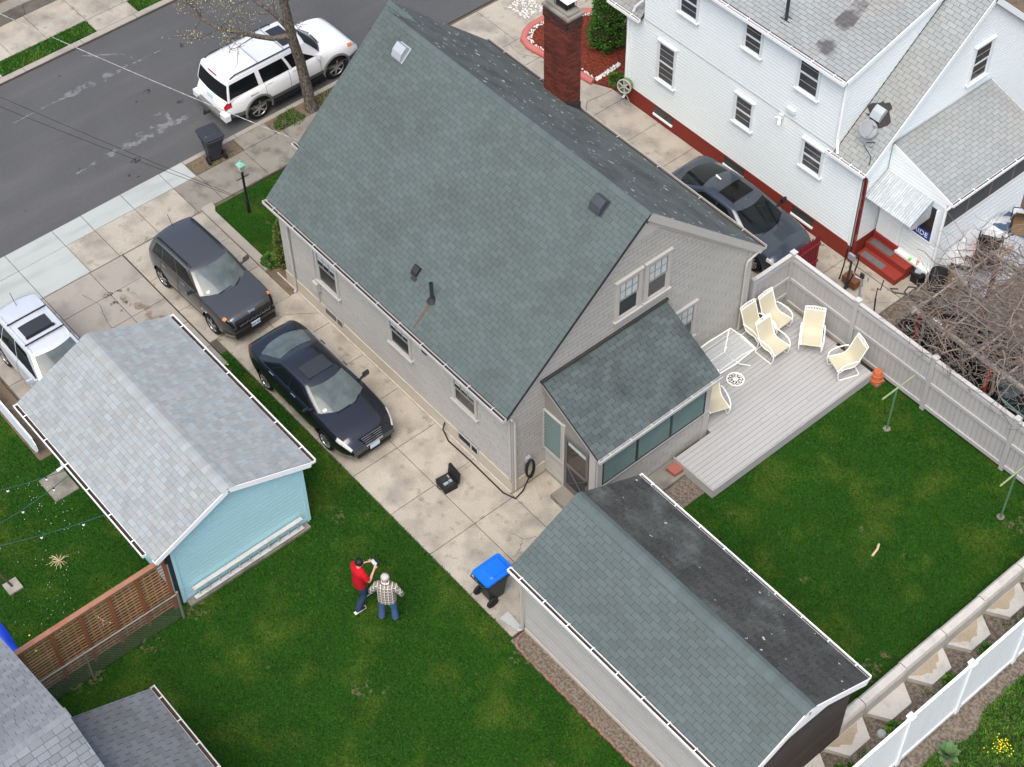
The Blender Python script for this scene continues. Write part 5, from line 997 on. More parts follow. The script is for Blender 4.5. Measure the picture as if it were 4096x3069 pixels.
# ---- dark green pickup under the vines
pgk = paint('dark_green_paint', (.008, .018, .016), .3, .3)
S = dict(L=5.1, hw=.86, H=1.62, xf=1.6, xr=-1.3, wr=.36, zb=.3, pr=.16, top=[(-2.55, 1.12), (-2.5, 1.16), (.9, 1.16), (1.3, 1.12), (2.2, 1.06), (2.45, .92), (2.55, .7)], bed=(-2.45, -.62, .72, .62),
         g=dict(bf=1.3, bfc=.3, br=-.55, brc=.02, rf=.72, rfc=.08, rr=-.42, rrc=.02, ry=.64, crown=.04, arch=.02))
c = Car('pickup_truck', 'dark green pickup truck with open bed under the bare vine arbour', (5.78, 12.06, -.03), R(0), S); c.body(pgk); c.house(pgk); c.wheels(); c.patch('windscreen', 0, .07, .93, .05, .92, cglass2); c.patch('rear_window', 2, .1, .9, .15, .88, cglass)
for sg_ in (1, 3): c.patch('side_window', sg_, .1 if sg_ == 1 else .08, .92 if sg_ == 1 else .9, .1, .86, cglass)
for s in (-1, 1): MB().box(-2.52, -.6, s*.83-.05, s*.83+.05, 1.15, 1.19).build('bed_rail', blackm, c.r); c.bpatch('tail_light', -2.54, -2.42, .5, .8, s, lampr, .008); c.bpatch('green_stripe', -2.4, 2.2, .78, .80, s, M('stripe_teal', L(96, 150, 140), .4, 0, 1, 0) if s < 0 else MATS['stripe_teal'], .006, nx=30)
MB().box(-2.57, -2.46, -.82, .82, 1.14, 1.2).build('tailgate_cap', blackm, c.r); c.mirrors(pgk, .75); c.wipers()
# ================================================================ DECK, FENCES, FURNITURE, SMALL THINGS
deckm = M('deck_paint', L(184, 184, 182, 1.35), .75, .07, .8, .05, 40, isl=.035); deckd = M('deck_fascia', L(166, 165, 162), .75, .08, 2, .05, 40)
DK = thing('deck', 'low grey painted timber deck behind the house', 'deck', (2, 7, 0)); DZ = .35
rd = random.Random(9); x = .07; k = 0
MB().box(.08, 3.52, 5.2, 9.93, .0, .315).build('deck_frame', deckm, DK); MB().box(2.16, 3.52, 3.86, 5.2, .0, .315).build('deck_frame', deckm, DK)
while x < 3.52:
    y0 = 5.13 if x < 2.1 else 3.83; cuts = [y0, 9.96]; 
    cuts.insert(1, y0+rd.uniform(1.5, 4.2))
    for a, b in zip(cuts, cuts[1:]): MB().box(x+.005, x+.135, a+.003, b-.003, DZ-.03, DZ+rd.uniform(-.002, .002)).build('deck_board', deckm, DK)
    x += .14; k += 1
MB().box(3.575, 3.60, 3.80, 9.97, .02, DZ-.004).build('fascia', deckd, DK); MB().box(2.12, 3.573, 3.80, 3.826, .02, DZ-.004).build('fascia', deckd, DK)
# ---- grey board fence
fg = M('fence_grey', L(168, 167, 165), .75, .07, 1.2, .06, 40, isl=.03); fgt = M('fence_grey_top', L(186, 185, 183), .75, .07, 1.2, .06, 40)
GF = thing('board_fence', 'tall grey board fence around the deck and back lawn', 'fence', (4, 10.3, 0))
bm_ = MB().box(-.0725, .0725, -.011, .011, .06, 1.98).mesh('fence_board'); bm_.materials.append(fg)
FT = 2.02
px_ = [.02, 2.42, 5.15, 7.88, 10.5]
for i, x in enumerate(px_):
    b = MB().box(x-.065, x+.065, 10.24, 10.37, -.1, FT+.06).build('fence_post', fg, GF); MB().box(x-.085, x+.085, 10.22, 10.39, FT+.06, FT+.10).build('post_cap', fgt, b)
    if i < len(px_)-1:
        x2 = px_[i+1]; n = int((x2-x-.13)/.15)
        for z0, z1, m_ in ((FT-.24, FT-.12, fg), (1.02, 1.13, fg), (.10, .22, fg)): MB().box(x+.067, x2-.067, 10.255, 10.30, z0, z1).build('fence_rail', m_, GF)
        MB().box(x+.067, x2-.067, 10.25, 10.36, FT-.03, FT+.01).build('fence_cap_rail', fgt, GF)
        for k in range(n): inst(None, 'fence_board', GF, Matrix.Translation(V((x+.065+(x2-x-.13)*(k+.5)/n-4, 10.315-10.3, 0))), bm_)
b = MB().box(-.09, .04, 8.72, 8.85, -.1, FT+.02).build('fence_post', fg, GF)
for z0, z1 in ((FT-.24, FT-.12), (1.02, 1.13), (.36, .48)): MB().box(-.01, .035, 8.85, 10.24, z0, z1).build('fence_rail', fg, GF)
MB().box(-.07, .045, 8.85, 10.24, FT-.03, FT+.01).build('fence_cap_rail', fgt, GF)
for k in range(9): inst(None, 'fence_board', GF, Matrix.Translation(V((-.03-4, 8.93+k*.152-10.3, 0))) @ Matrix.Rotation(R(90), 4, 'Z'), bm_)
# ---- white vinyl fence
wv = M('white_vinyl_fence', L(230, 236, 238), .4, .03, 1.0, .02, 40, isl=.015, spec=.5); wvt = M('white_vinyl_cap', L(252, 253, 253), .35, .01, 1, 0, spec=.5)
WF = thing('vinyl_fence', 'solid white vinyl fence with square capped posts', 'fence', (11.8, 5, 0)); WT = 2.12
vb = MB().box(-.02, .02, -.0735, .0735, .14, WT-.08).mesh('fence_panel_board'); vb.materials.append(wv)
for k in range(7):
    y = -2.52+2.1*k; b = MB().box(11.74, 11.87, y-.065, y+.065, -.1, WT+.06).build('fence_post', wv, WF); mb = MB(); mb.box(11.715, 11.895, y-.09, y+.09, WT+.06, WT+.085); mb.add([(11.715, y-.09, WT+.085), (11.895, y-.09, WT+.085), (11.895, y+.09, WT+.085), (11.715, y+.09, WT+.085), (11.805, y, WT+.13)], [(0, 1, 4), (1, 2, 4), (2, 3, 4), (3, 0, 4)]); mb.build('post_cap', wvt, b)
    if k < 6:
        MB().box(11.77, 11.84, y+.067, y+2.033, WT-.08, WT).build('fence_rail', wvt, WF); MB().box(11.765, 11.845, y+.067, y+2.033, .04, .18).build('fence_rail', wv, WF)
        for j in range(13): inst(None, 'fence_panel_board', WF, Matrix.Translation(V((11.805-11.8, y+.067+.0756+j*.1512-5, 0))), vb)
# ---- concrete retaining blocks
sandm = M('blown_sand', L(178, 164, 142, 1.25), .95, .15, 3, .25, 35)
BLK = ['concrete retaining block at the near side of the grey garage', 'concrete retaining block close behind the grey garage rear wall', 'concrete retaining block with bare foot at the garage rear corner, sand along its stem',
       'concrete retaining block with clean bare foot just past the garage eave', 'concrete retaining block whose foot has a thin sand drift, near a white post cap', 'concrete retaining block with a cracked sandy foot',
       'concrete retaining block with its foot almost filled by sand', 'concrete retaining block near the farther clothesline post', 'concrete retaining block beside the end of the grey board fence', 'concrete retaining block beyond the grey board fence']
for k in range(10):
    y = -2.36+1.45*k; RB_ = thing('retaining_block', BLK[k], 'concrete block', (10.4, y+.72, 0), group='concrete blocks along the lawn edge')
    mb = MB(); e = .012; j = rd.uniform(-.02, .02); P = [(10.20, -.1), (10.52, -.1), (10.50, .50), (10.46, .60), (10.28, .61), (10.22, .55)]
    mb.prism([(px+j, y+e, pz) for px, pz in P], (0, 1.45-2*e, 0)); mb.build('stem', concw, RB_)
    mb = MB(); mb.prism([(10.51+j, y+.10, -.05), (11.02, y+.42, -.05), (11.02, y+1.12, -.05), (10.51+j, y+1.40, -.05)], (0, 0, .16)); ft = mb.build('foot', concw, RB_)
    if k in (2, 4, 5, 6): q = [(10.525+j+.36*rd.uniform(.6, 1)*math.sin(t*math.pi/11)*1.0, y+.2+1.0*t/11, .113) for t in range(12)]; MB().add(q, [list(range(12))]).build('sand_drift', sandm, ft)
# ---- timber lattice fence and chain-link
cedar = M('cedar', L(158, 114, 92), .8, .12, 2, .1, 40, isl=.16, c2=L(150, 98, 72), m2=3); cedart = M('cedar_post', L(132, 80, 54), .8, .1, 2, .1, 40, isl=.06)
LF = thing('lattice_fence', 'reddish timber lattice fence running from the blue garage corner', 'fence', (-2.75, -11, 0)); top = 2.02
me1 = MB().box(-.006, .006, -.39, .39, -.0, .045).mesh('fence_slat'); me1.materials.append(cedar)
for k in range(7):
    y = -8.68-.78*k; MB().box(-2.78, -2.70, y-.045, y+.045, -.05, top+.04).build('fence_post', cedart, LF)
    if k < 6:
        for j in range(16): inst(None, 'fence_slat', LF, Matrix.Translation(V((-2.755+2.75, y-.39+11, .10+j*.12))), me1)
        for j in range(1, 4): MB().box(-2.80, -2.783, y-.195*j-.02, y-.195*j+.02, .08, top).build('lattice_upright', cedar, LF)
MB().box(-2.83, -2.69, -13.4, -8.63, top+.04, top+.08).build('fence_cap_rail', cedar, LF)
CL = thing('chain_link_fence', 'low rusty chain-link fence in front of the lattice fence', 'fence', (-2.4, -11, 0)); cw = M('chain_wire', L(150, 146, 138), .5, .15, 2, .1, 40, metal=.5)
mb = MB(); mb.tube([(-2.38, -8.7, -.05), (-2.38, -8.7, 1.12)], .035, 8); mb.build('end_post', cw, CL); MB().tube([(-2.38, -8.7, 1.05), (-2.42, -13.3, 1.05)], .022, 8).build('top_rail', cw, CL)
for y in (-11.3, -13.2): MB().tube([(-2.4, y, -.05), (-2.4, y, 1.08)], .025, 8).build('line_post', cw, CL)
mb = MB(); h = 1.0; s = .078
for k in range(int((4.6+h)/s)):
    for sg_ in (-1, 1):
        a = -8.72-k*s+(h if sg_ < 0 else 0); pts = [(a, 0.05), (a-h*sg_ if sg_ > 0 else a-h, 1.05)] if sg_ > 0 else [(a, 1.05), (a-h, .05)]
        (ya, za), (yb, zb) = pts
        lo, hi = -13.3, -8.72; 
        if sg_ < 0: ya, za, yb, zb = yb, zb, ya, za
        d = (zb-za)/(yb-ya) if yb != ya else 0
        c0, c1 = max(min(ya, yb), lo), min(max(ya, yb), hi)
        if c1-c0 < .03: continue
        mb.tube([(-2.39, c0, za+d*(c0-ya)), (-2.39, c1, za+d*(c1-ya))], .0035, 3)
mb.build('wire_mesh', cw, CL, kind='stuff')
# ---- sling patio chairs
slc = M('cream_sling', L(222, 214, 186, 1.4), .85, .06, 2, .06, 60); chw = M('white_powder_coat', L(240, 238, 230), .4, .04, 2, .03, 40)
slb = M('brown_sling', L(128, 104, 76, 1.2), .85, .08, 2, .08, 60)
def sling_chair(name, label, loc, rz, frm, slg, group=None, lattice=True):
    r = thing(name, label, 'chair', loc, rz, group, local=True); hw = .28
    prof = [(.42, .40), (.40, .425), (.2, .40), (0, .375), (-.12, .40), (-.2, .50), (-.28, .70), (-.36, .90), (-.395, .99)]
    mb = MB(); n = len(prof); P = [(x, y, z) for y in (-hw+.015, hw-.015) for x, z in prof]; P += [(x-.008, y, z-.008) for x, y, z in P]
    mb.add(P, [(i, i+1, n+i+1, n+i) for i in range(n-1)]+[(2*n+i, 3*n+i, 3*n+i+1, 2*n+i+1) for i in range(n-1)]); mb.build('sling', slg, r, 50)
    for s in (-1, 1):
        y = s*hw; MB().tube([(x, y, z) for x, z in prof]+[(-.43, y, 1.06)], .016, 6).build('side_rail', frm, r, 60)
        MB().tube([(-.22, s*.32, .60), (-.1, s*.33, .635), (.15, s*.33, .645), (.3, s*.33, .60), (.38, s*.33, .5), (.40, s*.32, .3), (.36, s*.31, .05), (.30, s*.31, .02), (-.25, s*.31, .02), (-.30, s*.28, .02)], .02, 6).build('arm_frame', frm, r, 60)
        MB().tube([(.2, y, .40), (.36, s*.32, .36)], .014, 6).build('seat_bracket', frm, r)
    MB().tube([(-.30, -.29, .02), (-.32, 0, .02), (-.30, .29, .02)], .018, 6).build('floor_bar', frm, r)
    if lattice:
        a, b = V((-.395, 0, .99)), V((-.43, 0, 1.075)); mb = MB(); mb.tube([a+V((0, -hw, 0)), a+V((0, hw, 0))], .012, 5); mb.tube([b+V((0, -hw, -.012)), b+V((-.01, 0, .02)), b+V((0, hw, -.012))], .014, 5)
        for k in range(7):
            y = -hw+.02+k*(2*hw-.04)/7; w_ = (2*hw-.04)/7; mb.tube([a+V((0, y, 0)), b+V((0, y+w_, 0))], .008, 4); mb.tube([a+V((0, y+w_, 0)), b+V((0, y, 0))], .008, 4)
        mb.build('head_lattice', frm, r)
    return r
g_ = 'cream patio chairs on the deck'
sling_chair('patio_chair', 'cream sling patio chair nearest the glass table, facing the lawn', (1.22, 8.37, DZ), R(0), chw, slc, g_); sling_chair('patio_chair', 'cream sling patio chair against the house corner', (.56, 8.45, DZ), R(0), chw, slc, g_)
sling_chair('patio_chair', 'cream sling patio chair in the fence corner', (.58, 9.14, DZ), R(2), chw, slc, g_); sling_chair('patio_chair', 'cream sling patio chair alone with its back to the fence', (1.74, 9.43, DZ), R(-51), chw, slc, g_)
sling_chair('patio_chair', 'cream sling patio chair by the deck corner and flower pots', (3.0, 9.45, DZ), R(-110), chw, slc, g_); sling_chair('patio_chair', 'cream sling patio chair half hidden behind the enclosed porch', (1.62, 5.72, DZ), R(-20), chw, slc, g_)
# ---- glass table and parasol base
tgl = M('clear_table_glass', (.8, .86, .87), .03, 0, 1, 0, spec=.6, alpha=.13)
GT = thing('glass_table', 'rectangular glass patio table with white frame', 'table', (.75, 6.85, DZ)); z = 1.06
mb = MB(); mb.tube([(.28, 6.02, z), (.24, 6.85, z), (.28, 7.68, z), (.75, 7.72, z), (1.24, 7.68, z), (1.29, 6.85, z), (1.24, 6.02, z), (.75, 5.98, z)], .02, 6, closed=True); mb.build('rim', chw, GT)
MB().prism([(.28, 6.02, z+.002), (.24, 6.85, z+.002), (.28, 7.68, z+.002), (.75, 7.72, z+.002), (1.24, 7.68, z+.002), (1.29, 6.85, z+.002), (1.24, 6.02, z+.002), (.75, 5.98, z+.002)], (0, 0, .008)).build('glass_top', tgl, GT)
for sx in (.3, 1.22):
    for sy in (6.1, 7.6): mx = .75+(sx-.75)*.45; my = 6.85+(sy-6.85)*.5; MB().tube([(sx, sy, z-.01), (mx+(sx-mx)*.4, my+(sy-my)*.4, .86), (mx, my, .66), (mx+(sx-mx)*.3, my+(sy-my)*.3, .48), (sx, sy, DZ+.02)], .018, 6).build('leg', chw, GT, 60)
mb = MB(); mb.tube([(.55, 6.5, .66), (.55, 7.2, .66), (.95, 7.2, .66), (.95, 6.5, .66)], .014, 6, closed=True); mb.build('stretcher', chw, GT)
PB = thing('umbrella_stand', 'round white cast scrollwork parasol base on the deck', 'parasol base', (1.30, 6.93, DZ)); c = V((1.30, 6.93, DZ)); mb = MB(); ring(mb, c+V((0, 0, .03)), (0, 0, 1), .235, .022, 28); mb.build('rim', chw, PB)
mb = MB()
for k in range(10):
    a = k*.6283; d = V((math.cos(a), math.sin(a), 0)); t = V((-d.y, d.x, 0)); mb.tube([c+d*(.06)+V((0, 0, .06)), c+d*.12+t*.05+V((0, 0, .05)), c+d*.18+t*.0+V((0, 0, .04)), c+d*.2-t*.05+V((0, 0, .035)), c+d*.15-t*.06+V((0, 0, .045)), c+d*.13-t*.02+V((0, 0, .05))], .011, 5)
mb.build('scrollwork', chw, PB); MB().lathe([(.07, .02), (.06, .07), (.03, .09), (.028, .3), (.02, .3)], c, 12).build('tube', chw, PB, 40); MB().lathe([(.21, .004), (.21, .012)], c, 20).build('painted_shadow', darkm, PB)  # dark disc stands in for the shade beneath the scrollwork
# ---- pots, paver, clothes poles
terra = M('terracotta', L(178, 98, 64), .85, .12, 4, .1, 40)
PT = thing('clay_pots', 'stacked upturned terracotta pots on a brick slab by the deck', 'flower pot', (3.68, 10.06, 0)); c = V((3.68, 10.06, 0)); mb = MB(); mb.box(3.48, 3.86, 9.9, 10.22, -.02, .07); mb.build('brick_slab', M('pink_brick', L(168, 112, 96, 1.2), .9, .1, 3, .1), PT)
MB().lathe([(.185, .07), (.19, .15), (.165, .155), (.14, .30)], c, 20).build('pot', terra, PT, 40); MB().lathe([(.155, .25), (.16, .31), (.135, .315), (.11, .44), (.02, .44), (.018, .41)], c, 20).build('pot', terra, PT, 40)
gpm = M('green_pole_paint', L(84, 118, 88), .6, .15, 3, .1, 40); gpb = M('mossy_bar', L(156, 170, 126, 1.3), .7, .15, 3, .1, 40)
for (bx, by, h, ya, yb, lab) in ((5.0, 9.03, 1.66, 8.46, 9.72, 'green steel clothesline T-post near the deck'), (8.88, 9.05, 1.86, 8.42, 9.70, 'green steel clothesline T-post near the concrete blocks')):
    cp = thing('clothes_pole', lab, 'clothes pole', (bx, by, 0), group='clothesline posts on the back lawn'); MB().tube([(bx, by, -.1), (bx, by, h)], .03, 8).build('post', gpm, cp); MB().tube([(bx, ya, h+.02), (bx, yb, h+.02)], .025, 8).build('crossbar', gpb, cp)
    MB().lathe([(.11, 0), (.10, .03)], (bx, by, -.02), 12).build('footing', concs, cp)
tag(MB().prism([(2.2, 3.47, .10), (2.5, 3.5, .10), (2.52, 3.79, .10), (2.2, 3.8, .10)], (0, 0, .12)).build('paver', M('red_paver', L(170, 104, 92, 1.3), .9, .1, 4, .1)), 'red square paver lying on the pad beside the deck', 'paver')
wp = thing('pipe_offcuts', 'white plastic pipe offcuts lying behind the grey garage', 'pipe', (2.95, 2.55, 0)); MB().tube([(2.8, 2.4, .14), (2.95, 2.9, .15)], .05, 10).build('pipe', white, wp); MB().tube([(3.0, 2.55, .06), (3.08, 2.75, .06)], .05, 10).build('pipe', white, wp)
# ---- wheeled bins
def wheelie(name, label, loc, rz, bodym, lidm, sc=1.0, ribs=True):
    r = thing(name, label, 'bin', loc, rz, None, local=True); q = lambda *p: tuple(v*sc for v in p)
    def ring4(z, hx, hy, ox=0, ch=.05): return [(ox+sx*(hx-cx), sy*(hy-cy), z) for sx, sy, cx, cy in ((1, -1, ch, 0), (1, -1, 0, ch), (1, 1, 0, ch), (1, 1, ch, 0), (-1, 1, ch, 0), (-1, 1, 0, ch), (-1, -1, 0, ch), (-1, -1, ch, 0))]
    mb = MB(); R_ = [ring4(.06, .21, .20, .02), ring4(.5, .26, .25, .01), ring4(.78, .30, .285), ring4(.80, .335, .31), ring4(.96, .345, .315), ring4(.98, .36, .33)]
    v = [tuple(c*sc for c in p) for r_ in R_ for p in r_]; mb.add(v, [(i*8+j, i*8+(j+1) % 8, (i+1)*8+(j+1) % 8, (i+1)*8+j) for i in range(5) for j in range(8)]+[tuple(range(8))[::-1], tuple(40+j for j in range(8))]); mb.build('body', bodym, r, 25)
    mb = MB(); R_ = [ring4(.985, .395, .35, .02), ring4(1.03, .385, .34, .02), ring4(1.045, .25, .25, .06), ring4(1.075, .22, .22, .06)]
    v = [tuple(c*sc for c in p) for r_ in R_ for p in r_]; mb.add(v, [(i*8+j, i*8+(j+1) % 8, (i+1)*8+(j+1) % 8, (i+1)*8+j) for i in range(3) for j in range(8)]+[tuple(range(8))[::-1], tuple(24+j for j in range(8))]); mb.build('lid', lidm, r, 25)
    MB().tube([q(-.38, -.28, 1.0), q(-.43, -.26, 1.0), q(-.43, .26, 1.0), q(-.38, .28, 1.0)], .016*sc, 6).build('handle_bar', bodym, r); MB().tube([q(-.2, -.26, .15), q(-.2, .26, .15)], .014*sc, 6).build('axle', darkm, r)
    for s in (-1, 1):
        w_ = MB().lathe([(.07*sc, -.035*sc), (.145*sc, -.035*sc), (.15*sc, 0), (.145*sc, .035*sc), (.09*sc, .035*sc), (.085*sc, .015*sc)], q(-.2, s*.285, .15), 20, (0, s, 0)).build('wheel', blackr, r, 35); mb = MB()
        for k in range(5): a = k*1.2566; mb.beam(q(-.2, s*.305, .15), q(-.2+.085*math.cos(a), s*.305, .15+.085*math.sin(a)), .03*sc, .02*sc, (0, 1, 0))
        mb.build('hub', blackm, w_)
    return r
binb = M('bin_black', L(52, 54, 60), .45, .08, 2, .05, 40); bing = M('bin_dark_green', L(40, 50, 44), .45, .1, 2, .05, 40); blu = M('bright_blue_lid', L(24, 112, 232, 1.25), .35, .06, 2, .03, 40)
wb_ = wheelie('wheeled_bin', 'black wheeled refuse bin standing on the verge by the road', (-16.0, 1.35, 0), R(172), binb, binb, .98)
rb_ = wheelie('recycling_bin', 'dark green wheeled recycling bin with bright blue lid by the garage', (2.13, -2.44, 0), R(90), bing, blu, 1.05); rb_.scale = (1.08, .88, 1.0)
# ---- equipment case
CS = thing('equipment_case', 'open black hard equipment case on the driveway', 'case', (-1.28, -1.18, 0), R(-6), local=True); MB().prism([(-.24, -.19, .0), (.24, -.19, .0), (.24, .19, .0), (-.24, .19, .0)], (0, 0, .16)).build('tray', blackm, CS)
mb = MB(); mb.box(-.21, .21, -.16, .16, .161, .165); mb.build('foam', M('case_foam', (.02, .02, .022), .95, .2, 8, .2, 60), CS); 
for a, b, c_, d in ((-.17, -.02, -.1, .08), (.02, .1, -.12, .02), (.12, .19, -.05, .12), (-.15, -.05, .1, .14), (0, .09, .05, .14)): MB().box(a, b, c_, d, .166, .19+.02*rd.random()).build('drone_part', darkm if rd.random() < .6 else metal, CS)
mb = MB(); mb.prism([(-.24, .19, .16), (.24, .19, .16), (.24, .24, .52), (-.24, .24, .52)], (0, .07, -.01)); mb.build('lid', blackm, CS); mb = MB(); mb.tube([(-.08, -.2, .1), (-.08, -.25, .1), (.08, -.25, .1), (.08, -.2, .1)], .014, 6); mb.build('handle', blackm, CS); mb = MB(); [mb.box(a-.02, a+.02, -.21, -.19, .06, .15) for a in (-.16, .16)]; mb.build('latch', darkm, CS, kind='stuff')
# ---- splash block, edging, hoses
SB = MB(); SB.prism([(2.80, -2.78, 0), (2.78, -2.48, 0), (3.32, -2.52, 0), (3.34, -2.68, 0)], (0, 0, .05)); o = SB.build('splash_block', concl); tag(o, 'white wedge-shaped splash block below the garage downspout', 'splash block')
GE = thing('brick_edging', 'low row of reddish edging bricks along the gravel bed', 'edging', (6, -2.96, 0)); em = M('edging_brick', L(142, 110, 98, 1.2), .9, .12, 3, .15, 40, isl=.18); eme = MB().prism([(-.05, -.03, -.05), (.05, -.03, -.05), (.05, .03, -.05), (-.05, .03, -.05)], (0, 0, .11)).mesh('brick'); eme.materials.append(em)
for k in range(64): inst(None, 'brick', GE, Matrix.Translation(V((3.78+k*.108-6, -2.99+2.96+.012*math.sin(k*1.7), rd.uniform(-.03, 0)))) @ Matrix.Rotation(rd.uniform(-.15, .15), 4, 'Z'), eme)
for k in range(5): a = math.pi/2+k*.32; inst(None, 'brick', GE, Matrix.Translation(V((3.74-.26*math.sin(k*.35)-6+.02, -2.99+.30*(1-math.cos(k*.38))+2.96, -.01))) @ Matrix.Rotation(-k*.35, 4, 'Z'), eme)
HO = thing('wall_hose', 'black hose coiled on a wall hook at the house corner', 'hose', (.1, .5, 0)); mb = MB(); c = V((.12, .5, .72))
for k in range(3): mb.tube([c+V((.03*k, math.cos(t*.4488)*.13, math.sin(t*.4488)*.36-.0)) for t in range(14)], .022, 6, closed=True)
mb.build('coil', blackr, HO); MB().tube([(.16, .45, .38), (.2, .2, .06), (.25, -.1, .03), (-.1, -.22, .03), (-1.4, -.20, .03), (-2.4, -.22, .03), (-2.75, -.12, .12), (-2.72, -.07, .38)], .02, 6).build('run', blackr, HO); MB().prism([(.03, .38, 1.02), (.03, .62, 1.02), (.03, .55, 1.16), (.03, .42, 1.14)], (.1, 0, 0)).build('hook', metal, HO)
# ---- ladder on the blue garage
LD = thing('ladder', 'long grey ladder hung on edge along the blue garage wall', 'ladder', (-2.55, -6.5, 0)); lm = M('weathered_aluminium', L(186, 186, 182), .55, .12, 2, .1, 40, c2=L(160, 156, 146), m2=3)
for z0 in (.12, .50): MB().box(-2.64, -2.52, -8.2, -4.88, z0, z0+.035).build('rail', lm, LD)
for k in range(11): MB().tube([(-2.58, -8.05+k*.302, .155), (-2.58, -8.05+k*.302, .50)], .018, 8).build('rung', lm, LD)
# ---- lamp post
LP = thing('lamp_post', 'black garden lamp post with verdigris lantern top on the front lawn', 'lamp post', (-13.26, .77, 0)); c = V((-13.26, .77, 0)); MB().lathe([(.05, -.1), (.05, .5), (.04, .52), (.038, 1.62), (.05, 1.64), (.03, 1.68)], c, 12).build('post', blackm, LP, 40); MB().tube([(-13.26, .55, 1.42), (-13.26, .99, 1.42)], .014, 6).build('crossbar', blackm, LP)
vg = M('verdigris', L(138, 190, 172, 1.2), .7, .12, 6, .1, 40); MB().lathe([(.06, 1.66), (.09, 1.70), (.13, 1.92)], c, 4).build('lantern_glass', M('lantern_glass', L(180, 190, 180), .2, .1, 3, 0, spec=.6), LP); MB().lathe([(.17, 1.92), (.16, 1.94), (.07, 2.02), (.03, 2.04), (.03, 2.09), (.005, 2.11)], c, 4).build('lantern_top', vg, LP)
# ---- front bed: pink kerb, mulch, white stones
BD = thing('mulch_bed', 'red mulch bed edged by pink kerb and white stones', 'planting bed', (-12.5, 13.4, 0)); outl = [(-10.85, 12.66), (-11.6, 12.58), (-12.3, 12.45), (-13.0, 12.36), (-13.6, 12.28), (-14.0, 12.38), (-14.25, 12.7), (-14.40, 13.1), (-14.4, 13.6), (-14.1, 14.4), (-13.6, 15.1), (-10.2, 15.3), (-9.7, 13.2)]
MB().prism([(x, y, -.05) for x, y in outl], (0, 0, .12)).build('mulch', mulch, BD)
MB().tube([(x, y, .05) for x, y in outl[:11]], .13, 8).build('kerb', M('pink_kerb', L(190, 112, 104, 1.2), .75, .08, 2, .06, 40), BD, 60)
wst = M('white_stone', L(226, 224, 220, 1.2), .8, .1, 6, .1, 40, isl=.1); mb = MB(); rs_ = random.Random(4)
for i in range(10):
    a, b = V((*outl[i], .1)), V((*outl[i+1], .1)); L_n = (b-a).length
    for k in range(int(L_n/.022)):
        p = a.lerp(b, rs_.random()); ctr = V((-12.3, 13.7, .1)); d = (ctr-p).normalized(); p = p+d*rs_.uniform(.12, .26); r_ = rs_.uniform(.018, .04); mb.lathe([(r_*.5, -r_*.6), (r_, 0), (r_*.6, r_*.6)], p, 5, (rs_.uniform(-.4, .4), rs_.uniform(-.4, .4), 1))
for k in range(150):
    p = V((-10.85, 12.75, .09)).lerp(V((-10.95, 13.9, .09)), rs_.random())+V((rs_.uniform(-.08, .08), 0, 0)); r_ = rs_.uniform(.018, .04); mb.lathe([(r_*.5, -r_*.6), (r_, 0), (r_*.6, r_*.6)], p, 5)
mb.build('white_stones', wst, BD, kind='stuff')
mb = MB()
for k in range(160): p = V((-15.3+rs_.uniform(-.5, .5), 13.6+rs_.uniform(-.45, .45), .02)); r_ = rs_.uniform(.02, .045); mb.lathe([(r_*.5, -r_*.6), (r_, 0), (r_*.6, r_*.6)], p, 5)
o = mb.build('white_stones', wst, kind='stuff'); tag(o, 'patch of white stones on the sidewalk edge beyond the house', 'stones')
# ---- neighbour yard: red gate, blue crate, exercise machines, bins, chairs
RG = thing('picket_gate', 'dark red picket gate across the alley behind the sedan', 'gate', (-.4, 11.3, 0)); rgm = M('dark_red_paint', L(118, 34, 40), .65, .1, 2, .1, 40, isl=.06)
for k in range(11): y = 10.52+k*.142; MB().prism([(-.42, y-.06, .05), (-.42, y+.06, .05), (-.42, y+.06, 1.3), (-.42, y, 1.42), (-.42, y-.06, 1.3)], (.02, 0, 0)).build('picket', rgm, RG)
for z0 in (.3, 1.0): MB().box(-.398, -.36, 10.48, 12.0, z0, z0+.09).build('gate_rail', rgm, RG)
MB().tube([(-.39, 12.0, .95), (-.3, 12.1, .95)], .012, 5).build('latch', darkm, RG)
MB_ = MB(); MB_.prism([(-.30, 10.72, .0), (.05, 10.72, .0), (.05, 11.2, .0), (-.30, 11.2, .0)], (0, 0, .8)); bc = thing('blue_crate', 'bright blue crate showing behind the grey fence corner', 'crate', (-.12, 10.95, 0)); MB_.build('body', blu, bc); MB().box(-.33, .08, 10.69, 11.23, .8, .86).build('rim', blu, bc)
EM = thing('elliptical_trainer', 'black upright exercise machine with curved handlebars on the concrete', 'exercise machine', (.75, 12.05, 0)); mb = MB(); mb.tube([(.75, 11.7, .06), (.75, 12.5, .06)], .04, 8); mb.tube([(.45, 11.75, .04), (1.05, 11.75, .04)], .035, 8); mb.tube([(.5, 12.45, .04), (1.0, 12.45, .04)], .035, 8); mb.build('base', darkm, EM)
MB().tube([(.75, 12.0, .1), (.72, 12.1, .7), (.7, 12.12, 1.25)], .035, 8).build('mast', darkm, EM); MB().box(.6, .82, 12.05, 12.12, 1.15, 1.35).build('console', metal, EM)
for s in (-1, 1): MB().tube([(.72+s*.16, 11.9, .35), (.72+s*.2, 12.05, .8), (.72+s*.22, 12.1, 1.2), (.72+s*.2, 12.1, 1.45), (.72+s*.12, 12.05, 1.55)], .022, 6).build('handlebar', blackm, EM)
MB().box(.5, 1.0, 12.1, 12.45, .1, .34).build('flywheel_cover', M('rusty_cover', L(112, 72, 46), .8, .2, 3, .2, 40), EM)
